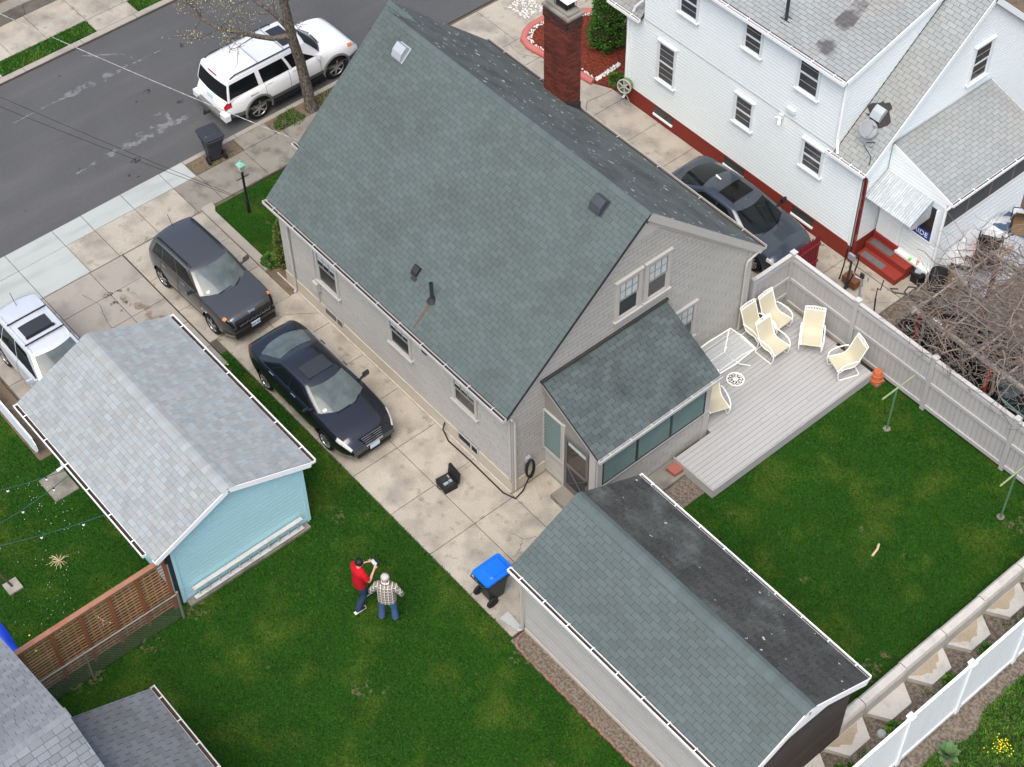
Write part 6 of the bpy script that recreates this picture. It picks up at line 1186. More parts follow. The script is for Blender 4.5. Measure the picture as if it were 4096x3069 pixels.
E2 = thing('exercise_bike', 'grey exercise bike handles showing above the grey fence', 'exercise machine', (1.45, 11.7, 0)); MB().tube([(1.5, 11.7, .0), (1.45, 11.72, .9), (1.42, 11.74, 1.25)], .03, 8).build('mast', metal, E2); MB().tube([(1.2, 11.6, 1.35), (1.22, 11.68, 1.15), (1.42, 11.74, 1.12), (1.6, 11.8, 1.15), (1.62, 11.74, 1.38)], .018, 6).build('handlebar', metal, E2); MB().box(1.36, 1.48, 11.7, 11.76, 1.2, 1.36).build('console', darkm, E2); MB().tube([(1.9, 11.9, .6), (1.88, 11.92, 1.0), (2.0, 11.9, 1.05), (2.02, 11.92, 1.45)], .018, 6).build('lever', darkm, E2); MB().tube([(1.3, 11.7, .04), (1.95, 11.9, .04), (1.9, 11.9, .6)], .03, 6).build('base', darkm, E2)
T1 = thing('black_tub', 'square black plastic tub with rubbish below the red steps', 'tub', (1.9, 13.86, 0)); mb = MB(); mb.prism([(1.74, 13.68, .0), (2.06, 13.68, .0), (2.06, 14.02, .0), (1.74, 14.02, .0)], (0, 0, .34)); mb.build('body', blackm, T1); MB().box(1.70, 2.10, 13.64, 14.06, .34, .37).build('rim', blackm, T1); mb = MB(); [mb.obox((1.9+rd.uniform(-.1, .1), 13.86+rd.uniform(-.1, .1), .385), (.07, .02, .02), (-.02, .06, .0), (0, -.01, .03)) for _ in range(6)]; mb.build('rubbish', metal, T1, kind='stuff')
T2 = thing('black_barrel', 'tall black barrel half wrapped in clear plastic', 'barrel', (2.45, 13.98, 0)); MB().lathe([(.2, 0), (.25, .04), (.27, .3), (.26, .62), (.22, .72), (.05, .73)], (2.45, 13.98, 0), 18).build('body', blackm, T2, 40); mb = MB(); ring(mb, (2.45, 13.98, .70), (0, 0, 1), .235, .018, 18); mb.build('rim', blackm, T2)
brf = M('bronze_tube', (.02, .018, .016), .4, .1, 2, .05); bg_ = 'brown patio chairs stored behind the white house'
r_ = sling_chair('brown_patio_chair', 'upended brown sling chair beside the black barrel and wooden chair', (2.62, 14.75, .45), R(60), brf, slb, bg_, False); r_.rotation_euler = (R(0), R(62), R(-60))
r_ = sling_chair('brown_patio_chair', 'brown sling chair on top of the plastic-covered pile by the porch end', (2.75, 17.2, 1.0), R(60), brf, slb, bg_, False); r_.rotation_euler = (R(0), R(62), R(-55))
r_ = sling_chair('brown_patio_chair', 'folded dark chair lying on the plastic-covered pile', (2.75, 15.7, .95), R(100), brf, brf, bg_, False); r_.rotation_euler = (R(8), R(-70), R(115))
WC = thing('wooden_chair', 'dark red wooden dining chair with cream seat cushion', 'chair', (2.95, 14.6, 0), R(-75), local=True); wdm = M('mahogany', L(92, 34, 26), .45, .12, 3, .1, 40); MB().box(-.22, .22, -.22, .22, .42, .45).build('seat', wdm, WC); mb = MB(); mb.prism([(-.2, -.21, .452), (.22, -.21, .452), (.22, .21, .452), (-.2, .21, .452)], (0, 0, .05)); mb.build('cushion', M('cream_cushion', L(226, 218, 204, 1.25), .9, .04, 3, .04), WC)
for sx in (-.2, .2):
    for sy in (-.2, .2): MB().box(sx-.02, sx+.02, sy-.02, sy+.02, 0, .42).build('leg', wdm, WC)
for sy in (-.2, .2): MB().beam((-.2, sy, .45), (-.27, sy, .98), .035, .035, (1, 0, 0)).build('back_post', wdm, WC)
MB().beam((-.275, -.22, .97), (-.275, .22, .97), .03, .07).build('top_rail', wdm, WC); MB().beam((-.22, -.2, .55), (-.22, .2, .55), .02, .04).build('lower_rail', wdm, WC)
for k in range(6): y = -.15+.06*k; MB().beam((-.225, y, .55), (-.27, y, .95), .02, .012, (1, 0, 0)).build('spindle', wdm, WC)
tag(MB().tube([(1.76, 13.15, .03), (1.6, 13.0, .03), (1.75, 12.95, .03), (2.1, 13.2, .03), (2.5, 13.45, .03), (2.7, 13.5, .03), (2.6, 13.75, .03), (2.2, 13.7, .03), (1.9, 13.45, .03), (1.95, 13.2, .03), (2.3, 13.15, .03), (2.9, 13.35, .03)], .022, 6).build('garden_hose', M('grey_hose', L(70, 70, 66), .6, .1, 3, .05)), 'dark looped hose lying on the paving by the red steps', 'hose')
grn = thing('toy_ball', 'small green cap on the porch ledge', 'toy', (1.45, 13.9, .5)); MB().lathe([(.02, 0), (.055, .005), (.06, .03), (.02, .045)], (1.45, 13.9, .5), 14).build('cap', M('lime_green', L(110, 196, 80), .5, .05, 2, 0), grn, 40)
org = thing('medicine_jar', 'small orange-lidded jar on the porch ledge', 'jar', (1.72, 13.9, .5)); MB().lathe([(.035, 0), (.04, .02), (.04, .1), (.03, .11)], (1.72, 13.9, .5), 12).build('jar', M('pale_jar', L(214, 200, 196), .4, .1, 8, 0), org, 40); MB().lathe([(.042, .11), (.042, .15), (.01, .152)], (1.72, 13.9, .5), 12).build('lid', M('orange_lid', L(232, 130, 80), .5, .05, 2, 0), org, 40)
sgn = thing('ride_sign', 'blue sign with white letters inside the porch window', 'sign', (1.55, 13.96, 1.6)); MB().box(1.22, 1.88, 13.955, 13.965, 1.52, 1.82).build('board', M('sign_blue', L(36, 66, 140), .5, .05, 2, 0), sgn); o = word('RIDE', .24, white, Matrix(((1, 0, 0, 1.55), (0, 0, -1, 13.952), (0, 1, 0, 1.67), (0, 0, 0, 1))), sgn, 'lettering'); o.data.transform(Matrix.Translation((-1.55, -13.96, -1.6)))
# plastic-covered pile
PP = thing('covered_pile', 'pile of household goods under clear plastic sheeting beside the porch', 'pile', (2.8, 16, 0)); plm = M('clear_plastic', (.75, .80, .84), .22, .1, 2, .1, 20, spec=.6, alpha=.5)
for (x, y, z0, sx, sy, sz, col) in ((2.6, 15.0, 0, .3, .35, .55, (206, 202, 196)), (2.65, 15.8, 0, .35, .4, .7, (224, 120, 70)), (2.9, 16.2, .1, .3, .3, .55, (180, 150, 130)), (2.6, 16.9, 0, .35, .4, .9, (66, 84, 110)), (3.0, 17.3, 0, .3, .35, .5, (90, 100, 116)), (2.5, 16.3, .3, .2, .2, .55, (220, 224, 226)), (3.1, 15.5, 0, .2, .3, .35, (228, 200, 190)), (3.05, 16.7, 0, .25, .3, .4, (60, 70, 90))):
    MB().prism([(x-sx*.9, y-sy, z0), (x+sx, y-sy*.9, z0), (x+sx*.9, y+sy, z0), (x-sx, y+sy*.9, z0)], (0, 0, sz)).build('stored_box', M('stored_%d' % int(x*100+y), L(*col), .7, .1, 3, .1), PP)
mb = MB(); nx, ny = 22, 54; P = []; rz2 = np.random.RandomState(2); nz_ = rz2.rand(nx+1, ny+1)
for i in range(nx+1):
    for j in range(ny+1):
        u, v = i/nx, j/ny; y = 14.35+3.75*v; x = 2.16+1.45*u
        hgt = 1.15*(1-u**2.2)*(.55+.45*math.sin(math.pi*min(1, v*1.25))**.6)*(1 if v < .93 else (1-v)/.07+.1)
        P.append((x, y, .03+max(0, hgt)*(.86+.12*math.sin(9*v+3*u)+.07*math.sin(23*v-11*u))+.07*nz_[i, j]))
mb.add(P, [(i*(ny+1)+j, (i+1)*(ny+1)+j, (i+1)*(ny+1)+j+1, i*(ny+1)+j+1) for i in range(nx) for j in range(ny)]); mb.build('plastic_sheet', plm, PP, 30)
# ---- things in the left yard
WP = thing('low_fence', 'low white plastic fence panel standing on edge beside the blue garage', 'fence', (-10.8, -8.85, 0)); wpm = M('white_plastic', L(216, 224, 230), .45, .05, 1, .03, 40)
MB().prism([(-13.5, -8.84, .02), (-9.5, -8.84, .02), (-9.25, -8.84, .10), (-9.12, -8.84, .3), (-9.15, -8.84, .52), (-9.3, -8.84, .60), (-13.5, -8.84, .60)], (0, -.03, 0)).build('sheet', wpm, WP); MB().beam((-13.5, -8.855, .62), (-9.3, -8.855, .62), .05, .04).build('top_rail', wpm, WP)
tp = MB(); n = 14; P = []
for i in range(n+1):
    for j in range(n+1): u, v = i/n, j/n; P.append((-5.4+1.3*u, -13.2+.95*v, .05+.55*(1-u)*(1-v)*.9+.05*math.sin(8*u+5*v)+.04*math.sin(17*v)))
tp.add(P, [(i*(n+1)+j, (i+1)*(n+1)+j, (i+1)*(n+1)+j+1, i*(n+1)+j+1) for i in range(n) for j in range(n)]); tag(tp.build('blue_tarp', M('tarp_blue', L(30, 70, 200, 1.2), .45, .08, 4, .05, 40), smooth=50), 'crumpled bright blue tarp beside the shingled outbuilding', 'tarp')
UB = thing('parasol_stand', 'square stone parasol stand with brown pole in the left yard', 'parasol base', (-5.95, -11.5, 0)); MB().prism([(-6.15, -11.68, 0), (-5.75, -11.68, 0), (-5.75, -11.3, 0), (-6.15, -11.3, 0)], (0, 0, .06)).build('slab', concg, UB); MB().tube([(-5.95, -11.5, .05), (-6.2, -11.7, .8), (-6.6, -12.05, 1.9)], .03, 8).build('pole', M('brown_pole', L(84, 70, 60), .6, .1, 3, .05), UB)
def string_lights(label, a, b, n, sag):
    a, b = V(a), V(b); t = thing('string_lights', label, 'string lights', tuple(a), group='string lights over the left yard'); pt = lambda f: a.lerp(b, f)+V((0, 0, -sag*4*f*(1-f)))
    MB().tube([pt(k/20) for k in range(21)], .009, 4).build('cable', M('teal_cable', L(50, 84, 78), .6, 0, 1, 0) if 'teal_cable' not in MATS else MATS['teal_cable'], t)
    for k in range(n): q = pt((k+.6)/n); MB().lathe([(.016, 0), (.02, -.05), (.035, -.08), (.035, -.11), (.01, -.14)], q, 8).build('bulb', [MATS['black_plastic'], MATS['white_paint']][1], t, 40); MB().lathe([(.018, .005), (.022, -.05)], q, 8).build('socket', blackm, t)
string_lights('string of bulbs from the blue garage side door to the yard, upper strand', (-6.4, -9.03, 2.35), (-8.1, -12.6, 2.1), 4, .15); string_lights('string of bulbs sagging lower from the blue garage side door', (-6.3, -9.03, 2.3), (-6.6, -12.6, 1.9), 4, .25); string_lights('string of bulbs from the blue garage eave near the lattice fence', (-4.55, -9.03, 2.4), (-6.4, -12.8, 2.0), 4, .15)
# ---- service wires
tag(MB().tube([V((-11.5, 1.75, 3.5)).lerp(V((-26, -6.2, 7.5)), k/24)+V((0, 0, -.25*4*(k/24)*(1-k/24))) for k in range(25)], .012, 5).build('service_cable', M('twisted_cable', L(150, 150, 148), .6, .6, 7, .4, 20)), 'thick pale twisted power cable crossing the street to the house', 'cable')
for k_, (dz, dy, lb) in enumerate(((0, 0, 'thin black telephone wire crossing the street, upper of the pair'), (-.1, -.22, 'thin black telephone wire crossing the street, lower of the pair'))): tag(MB().tube([V((-9.95, -.22, 3.1)).lerp(V((-26, -8.4+dy*3, 6.6+dz)), k/20)+V((0, 0, -.3*4*(k/20)*(1-k/20))) for k in range(21)], .006, 4).build('telephone_wire', blackm), lb, 'wire')
# ---- vine arbour
AR = thing('vine_arbour', 'weathered timber arbour with dark red posts covered by bare vines', 'arbour', (6, 12.5, 0)); awd = M('weathered_beam', L(158, 151, 142), .9, .2, 3, .2, 30)
for x, y in ((3.95, 11.0), (6.4, 10.95), (8.6, 10.95), (4.0, 14.2), (6.4, 14.2), (8.6, 14.2)): MB().tube([(x, y, -.1), (x, y, 2.3)], .06, 8).build('post', rgm if x < 6 else M('red_post', L(150, 56, 42), .7, .15, 3, .1) if 'red_post' not in MATS else MATS['red_post'], AR)
for y in (10.98, 12.6, 14.2): MB().box(3.7, 9.4, y-.05, y+.05, 2.3, 2.4).build('beam', awd, AR)
for x in (3.85, 4.9, 5.9, 6.9, 7.9, 8.9): MB().box(x-.025, x+.025, 10.75, 14.6, 2.402, 2.46).build('rafter', awd, AR)
rv = random.Random(12); vm = M('vine_cane', L(120, 110, 102), .9, .2, 3, .2, 30, isl=.3, c2=L(126, 106, 96), m2=2, lo=.5, hi=.7); mb = MB()
for k in range(900):
    x, y = rv.uniform(3.5, 9.2), rv.uniform(10.6, 14.7); z = 2.45+rv.random()**2*.4; a = rv.choice([rv.uniform(0, 6.28), R(90)+rv.gauss(0, .5), R(0)+rv.gauss(0, .5)]); pts = []
    for s in range(7):
        pts.append((x, y, z)); a += rv.gauss(0, .32); st = rv.uniform(.12, .34); x += math.cos(a)*st; y += math.sin(a)*st; z = max(2.1 if x > 3.6 else 1.9, z+rv.gauss(0, .07))
    r0 = rv.choice([.006, .008, .008, .011, .02]); mb.tube(pts, [r0*(1-.1*i) for i in range(7)], 4)
for k in range(1500):
    x, y = rv.uniform(3.6, 9.2), rv.uniform(10.6, 14.6); z = 2.42+rv.random()*.35; a = rv.uniform(0, 6.28); pts = []
    for s in range(5): pts.append((x, y, z)); a += rv.gauss(0, .5); st = rv.uniform(.08, .22); x += math.cos(a)*st; y += math.sin(a)*st; z = max(2.2, z+rv.gauss(0, .06))
    mb.tube(pts, [.0055, .005, .0045, .004, .003], 3)
for k in range(60):
    x, y = rv.uniform(3.7, 7.8), rv.uniform(10.3, 10.9); z = 2.45; pts = []
    for s in range(6): pts.append((x, y, z)); x += rv.gauss(0, .15); y += rv.gauss(-.03, .06); z -= rv.uniform(-.02, .22)
    mb.tube(pts, .007, 4)
GV = thing('grapevine', 'tangle of bare grey vine canes over the arbour', 'vine', (6, 12.5, 0)); mb.build('canes', vm, GV, kind='stuff')
mb = MB()
for x, y in ((4.05, 11.05), (6.5, 11.0), (8.6, 14.1)): mb.tube([(x+.15, y-.1, -.05), (x+.05, y-.15, .8), (x+.12, y-.05, 1.6), (x, y, 2.4)], [.06, .05, .04, .03], 7)
mb.build('trunk', vm, GV, kind='stuff'); tag(MB().lathe([(.16, 0), (.17, .01), (.15, .03), (.02, .035)], (3.62, 12.5, .60), 18).build('round_tray', white, smooth=40), 'round white tray lying in the pickup truck bed', 'tray')
# ================================================================ TREES AND PLANTS
bark = M('bark', L(108, 100, 90), .95, .35, 7, .4, 30, bump=1.0, bsc=22, c2=L(66, 60, 54), m2=16, lo=.42, hi=.6, st=(1.6, 1.6, .5)); twig = M('twig', L(88, 81, 74), .95, .2, 4, .2, 40); budm = M('leaf_bud', L(184, 180, 142), .8, .2, 5, .2, 30, isl=.25)
TR = thing('street_tree', 'bare street tree with pale spring buds on the verge', 'tree', (-15.87, 5.0, 0)); rt = random.Random(17)
tb = MB(); tw = MB(); bd = MB()
tb.tube([(-15.86, 5.02, -.15), (-15.87, 5.0, .08), (-15.88, 4.97, .5), (-15.93, 4.86, 1.9), (-15.9, 4.66, 3.0), (-15.88, 4.6, 3.7), (-15.85, 4.5, 4.6), (-15.8, 4.5, 6.0), (-15.75, 4.5, 7.5)], [.27, .22, .185, .165, .16, .145, .13, .11, .07], 10)
def buds(p, n, sp):
    for _ in range(n):
        q = p+V((rt.gauss(0, sp), rt.gauss(0, sp), rt.gauss(0, sp))); a = V((rt.uniform(-1, 1), rt.uniform(-1, 1), rt.uniform(-1, 1))).normalized(); b = a.orthogonal().normalized(); s = rt.uniform(.009, .022)
        bd.add([q-a*s*1.4, q+b*s*.6, q+a*s*1.4, q-b*s*.6], [(0, 1, 2, 3)])
def branch(p, d, r, ln, lv):
    pts = [p]; n = 6
    for k in range(n):
        d = (d+V((rt.gauss(0, .22), rt.gauss(0, .22), rt.gauss(.05, .16)))).normalized(); p = p+d*ln/n; pts.append(p)
        if lv < 3 and k > 0 and rt.random() < (.85 if lv < 2 else .7): branch(p, (d+V((rt.gauss(0, .8), rt.gauss(0, .8), rt.gauss(0, .5)))).normalized(), r*.5, ln*rt.uniform(.4, .6), lv+1)
        if lv >= 2: buds(p, 2, .05)
    (tb if r > .03 else tw).tube(pts, [r*(1-.11*k) for k in range(n+1)], 6 if r > .02 else 4)
main = [V(q) for q in ((-15.89, 4.55, 3.15), (-16.1, 4.1, 3.15), (-16.35, 3.7, 3.3), (-16.6, 3.3, 3.5), (-16.95, 2.8, 3.7), (-17.6, 2.6, 3.8), (-18.4, 2.7, 3.9), (-19.4, 2.8, 4.1))]
tb.tube(main, [.10, .085, .08, .07, .06, .05, .035, .02], 8)
for q in main[2:]:
    for _ in range(4): branch(q, V((rt.gauss(-.3, .6), rt.gauss(-.2, .7), rt.uniform(-.25, .4))).normalized(), .022, rt.uniform(.8, 1.5), 2)
main2 = [V(q) for q in ((-15.88, 4.6, 3.3), (-16.3, 4.4, 3.8), (-16.8, 4.0, 4.3), (-17.6, 3.4, 4.6), (-18.6, 2.6, 4.8), (-19.6, 2.2, 5.0))]; tb.tube(main2, [.08, .07, .055, .045, .03, .02], 8)
for q in main2[1:]:
    for _ in range(4): branch(q, V((rt.gauss(-.3, .7), rt.gauss(-.1, .7), rt.uniform(-.2, .4))).normalized(), .022, rt.uniform(.8, 1.5), 2)
for k in range(11): a = rt.uniform(0, 6.28); branch(V((-15.85, 4.52, rt.uniform(3.9, 6.8))), V((math.cos(a), math.sin(a), rt.uniform(-.1, .5))).normalized(), .035, rt.uniform(1.4, 2.6), 1)
tb.build('trunk', bark, TR, 60); tw.build('branches', twig, TR, kind='stuff'); bd.build('crown', budm, TR, kind='stuff')
def leafy(name, label, loc, blobs, n, leaf, mat, cat='shrub', seed=1, core=True, trunk=None, asp=.5):
    rr = random.Random(seed); r = thing(name, label, cat, loc); mb = MB(); cm_ = MB(); L0 = V(loc)
    tot = sum(b[3]*b[4]*1.0 for b in blobs)
    for (x, y, z, rx, rz_) in blobs:
        c = L0+V((x, y, z))
        if core: cm_.lathe([(.02*rx, -.86*rz_), (.55*rx, -.7*rz_), (.82*rx, -.25*rz_), (.85*rx, .15*rz_), (.6*rx, .6*rz_), (.05*rx, .86*rz_)], c, 12)
        for _ in range(int(n*rx*rz_/tot)):
            d = V((rr.gauss(0, 1), rr.gauss(0, 1), rr.gauss(0, 1))).normalized(); f = rr.uniform(.82, 1.08)+.09*math.sin(7*d.x+5*d.y)+.08*math.sin(9*d.z+4*d.x); p = c+V((d.x*rx*f, d.y*rx*f, d.z*rz_*f))
            a = (d+V((rr.gauss(0, .6), rr.gauss(0, .6), rr.gauss(.3, .5)))).normalized(); b = a.cross(V((rr.gauss(0, 1), rr.gauss(0, 1), rr.gauss(0, 1)))).normalized(); s = leaf*rr.uniform(.6, 1.4)
            mb.add([p-a*s*.4, p+b*s*asp+a*s*.2, p+a*s, p-b*s*asp+a*s*.2], [(0, 1, 2, 3)])
    mb.build('foliage', mat, r, kind='stuff')
    if core: cm_.build('dark_core', M(name+'_twigs', L(40, 44, 24), .95, .3, 8, .3, 30), r, 60)  # solid dark core fills the middle of each foliage blob
    MB().tube(trunk or [L0+V((0, 0, -.05)), L0+V((0, 0, blobs[0][2]))], .05, 6).build('stem', bark, r); return r
evg = M('evergreen_leaf', L(62, 102, 34), .8, .25, 5, .2, 30, isl=.3); bxg = M('yellow_green_leaf', L(92, 108, 46), .8, .25, 5, .2, 30, isl=.3)
leafy('topiary_evergreen', 'clipped rounded dark green evergreen in the red mulch bed', (-11.95, 14.2, .05), [(0, 0, .62, .62, .6), (.05, .05, 1.35, .56, .5), (-.1, 0, 2.0, .45, .45), (.15, .15, 1.7, .4, .5)], 9000, .05, evg, 'shrub', 3)
leafy('clipped_shrub', 'upright green shrub against the front corner of the grey house', (-10.75, .42, 0), [(0, -.05, .35, .33, .36), (-.12, .1, .75, .34, .42), (-.3, .15, 1.05, .25, .3), (.2, .2, .8, .3, .35)], 4500, .05, bxg, 'shrub', 4)
leafy('ground_shrub', 'low dark green plant at the end of the front lawn', (-11.05, .05, 0), [(0, 0, .1, .28, .14)], 700, .06, evg, 'plant', 5, core=False)
leafy('bed_plant', 'small leafy plant in the mulch beside the white downspout', (-10.35, 13.2, .05), [(0, 0, .15, .25, .16), (.3, .3, .12, .2, .14)], 500, .07, evg, 'plant', 6, core=False)
mul = M('mullein_leaf', L(84, 112, 70), .85, .12, 6, .1, 40, isl=.12)
ML = thing('mullein', 'large grey-green rosette plant beyond the white fence', 'plant', (12.45, 2.72, 0)); 
for k in range(16):
    a = k*2.4; ln = .34*(1-.03*k); tz = .06+.02*k; d = V((math.cos(a), math.sin(a), 0)); s = V((-d.y, d.x, 0)); c = V((12.45, 2.72, .03)); P = []
    for t, wd, up in ((0, .02, 0), (.35, .075, .05), (.7, .08, .07), (1, .005, .03)): P += [c+d*ln*t+s*wd+V((0, 0, up+tz*t)), c+d*ln*t+V((0, 0, up*.7+tz*t)), c+d*ln*t-s*wd+V((0, 0, up+tz*t))]
    MB().add(P, [(3*i+j, 3*i+j+1, 3*i+j+4, 3*i+j+3) for i in range(3) for j in range(2)]).build('leaf', mul, ML, 80)
YF = leafy('yellow_flowers', 'clump of small yellow wildflowers beyond the white fence', (13.2, 3.75, 0), [(0, 0, .12, .2, .14)], 500, .05, MATS['weed_leaf'], 'flowers', 8, core=False); mb = MB(); yel = M('yellow_petal', L(232, 214, 40), .7, .1, 5, .1)
for k in range(60): p = V((13.2+rt.gauss(0, .11), 3.75+rt.gauss(0, .11), .24+rt.uniform(-.03, .05))); mb.lathe([(.004, 0), (.017, .004), (.008, .012)], p, 6)
mb.build('blossoms', yel, YF, kind='stuff')
for i, (x, y, s, lb) in enumerate(((11.2, 2.3, .22, 'green weed tuft by the white rubble stone between blocks and fence'), (11.25, 4.3, .28, 'leafy weed clump between two concrete feet and the white fence'), (11.3, 5.6, .3, 'tall green weed beside a cracked concrete foot'), (11.1, .5, .2, 'small weed clump near the grey garage corner'))): leafy('weed_clump', lb, (x, y, 0), [(0, 0, s*.22, s*.7, s*.24), (.12, .3, s*.15, s*.4, s*.16)], 200, .08, MATS['weed_leaf'], 'weeds', 20+i, core=False)
tag(MB().lathe([(.08, 0), (.13, .03), (.1, .09), (.03, .11)], (11.08, 2.0, -.03), 7).build('rubble_stone', concl), 'white lump of rubble between the concrete blocks and white fence', 'stone')
strw = M('dry_straw', L(188, 176, 136), .9, .15, 5, .1)
DT = MB()
for k in range(26): a = rt.uniform(0, 6.28); l = rt.uniform(.12, .3); DT.tube([(-5.85, -10.2, .02), (-5.85+math.cos(a)*l*.6, -10.2+math.sin(a)*l*.6, .1), (-5.85+math.cos(a)*l, -10.2+math.sin(a)*l, .05)], .007, 3)
tag(DT.build('dry_tuft', strw), 'dry straw-coloured ornamental grass tuft in the left yard', 'grass tuft')
tag(MB().tube([(-3.9, -10.35, .03), (-3.6, -10.3, .04), (-3.35, -10.15, .03)], .014, 5).tube([(-3.6, -10.3, .04), (-3.42, -10.38, .03)], .01, 5).build('fallen_stick', strw), 'forked dry stick lying on the left yard grass', 'stick')
tag(MB().tube([(7.55, 5.6, .03), (7.5, 5.85, .05), (7.42, 6.0, .03)], .035, 5).build('dry_grass_clump', strw), 'small straw-coloured clump on the back lawn', 'grass clump')
mb = MB(); fl = M('daisy_petal', L(214, 212, 216), .8, .1, 3, 0)
for k in range(70): x, y = rt.choice([(-7.6, -9.6), (-6.9, -9.5), (-5.6, -10.6), (-4.6, -11.2), (-8.4, -9.4)]); x += rt.gauss(0, .45); y += rt.gauss(0, .35); mb.lathe([(.003, 0), (.011, .004), (.004, .008)], (x, min(y, -9.1), .03), 5)
o = mb.build('daisies', fl, kind='stuff'); tag(o, 'scattered tiny white daisies in the left yard grass', 'flowers')
mb = MB()
for x, y in ((-8.7, -3.5), (-8.55, -3.2), (-7.1, -3.35), (-5.9, -3.6), (-3.9, -12.0), (-4.4, -11.9)): mb.lathe([(.004, 0), (.026, .006), (.01, .016)], (x, y, .04), 7)
o = mb.build('dandelions', yel, kind='stuff'); tag(o, 'scattered yellow dandelions in the grass around the blue garage', 'flowers')

# ================================================================ PEOPLE
def skin(name, chains, mat, parent, lv=2, loc=None):
    V_, E_2, R_ = [], [], []; idx = {}
    for ch in chains:
        prev = None
        for (p, r) in ch:
            key = tuple(round(c, 4) for c in p)
            if key not in idx: idx[key] = len(V_); V_.append(p); R_.append(r if isinstance(r, tuple) else (r, r))
            i = idx[key]
            if prev is not None: E_2.append((prev, i))
            prev = i
    me = bpy.data.meshes.new(name); me.from_pydata(V_, E_2, []); o = bpy.data.objects.new(name, me); COL.objects.link(o)
    md = o.modifiers.new('s', 'SKIN'); md.use_smooth_shade = True; md.branch_smoothing = .6
    if not me.skin_vertices: 
        bm = bmesh.new(); bm.from_mesh(me); bm.verts.layers.skin.verify(); bm.to_mesh(me); bm.free()
    for i, r in enumerate(R_): me.skin_vertices[0].data[i].radius = r; me.skin_vertices[0].data[i].use_root = (i == 0)
    sb = o.modifiers.new('u', 'SUBSURF'); sb.levels = lv; sb.render_levels = lv
    dg = bpy.context.evaluated_depsgraph_get(); dg.update(); nm = bpy.data.meshes.new_from_object(o.evaluated_get(dg)); o.modifiers.clear(); o.data = nm; nm.materials.clear(); nm.materials.append(mat)
    nm.polygons.foreach_set('use_smooth', [True]*len(nm.polygons)); o.parent = parent; return o
skinm = M('skin', L(206, 156, 132), .6, .06, 6, .04, 60); jean = M('jeans', L(42, 60, 90, 1.1), .9, .15, 6, .15, 60); redsh = M('red_shirt', L(176, 12, 28), .85, .08, 5, .06, 60); hairk = M('black_hair', (.010, .009, .008), .55, .2, 30, .3, 90); hairg = M('grey_hair', L(178, 172, 172), .8, .15, 20, .2, 90, c2=L(120, 108, 104), m2=9); shoek = M('dark_shoe', (.02, .02, .025), .6, .1, 5, 0); shoeb = M('brown_shoe', L(92, 62, 46), .6, .1, 5, 0); solew = M('white_sole', L(220, 218, 212), .6, .05, 5, 0)
def plaid():
    mt = M('plaid_shirt', L(128, 120, 110), .9, .06, 5, .05, 60); t = mt.node_tree; N = t.nodes; lk = t.links; b = N['Principled BSDF']; src = b.inputs['Base Color'].links[0].from_socket
    tc = N.new('ShaderNodeTexCoord'); sp_ = N.new('ShaderNodeSeparateXYZ'); lk.new(tc.outputs['Object'], sp_.inputs[0]); cur = src
    for ax, per, wd, col in ((1, .085, .13, L(226, 222, 212)), (2, .10, .12, L(226, 222, 212)), (1, .085, .10, L(66, 60, 58)), (2, .10, .09, L(70, 64, 62))):
        a = N.new('ShaderNodeMath'); a.operation = 'DIVIDE'; lk.new(sp_.outputs[ax], a.inputs[0]); a.inputs[1].default_value = per
        ad = N.new('ShaderNodeMath'); ad.operation = 'ADD'; lk.new(a.outputs[0], ad.inputs[0]); ad.inputs[1].default_value = 10.0+(.16 if col[0] < .2 else 0)
        f = N.new('ShaderNodeMath'); f.operation = 'FRACT'; lk.new(ad.outputs[0], f.inputs[0]); g = N.new('ShaderNodeMath'); g.operation = 'LESS_THAN'; lk.new(f.outputs[0], g.inputs[0]); g.inputs[1].default_value = wd*1.3
        mx = N.new('ShaderNodeMix'); mx.data_type = 'RGBA'; lk.new(g.outputs[0], mx.inputs[0]); lk.new(cur, mx.inputs[6]); mx.inputs[7].default_value = (*col, 1); cur = mx.outputs[2]
    lk.new(cur, b.inputs['Base Color']); return mt
plaidm = plaid()
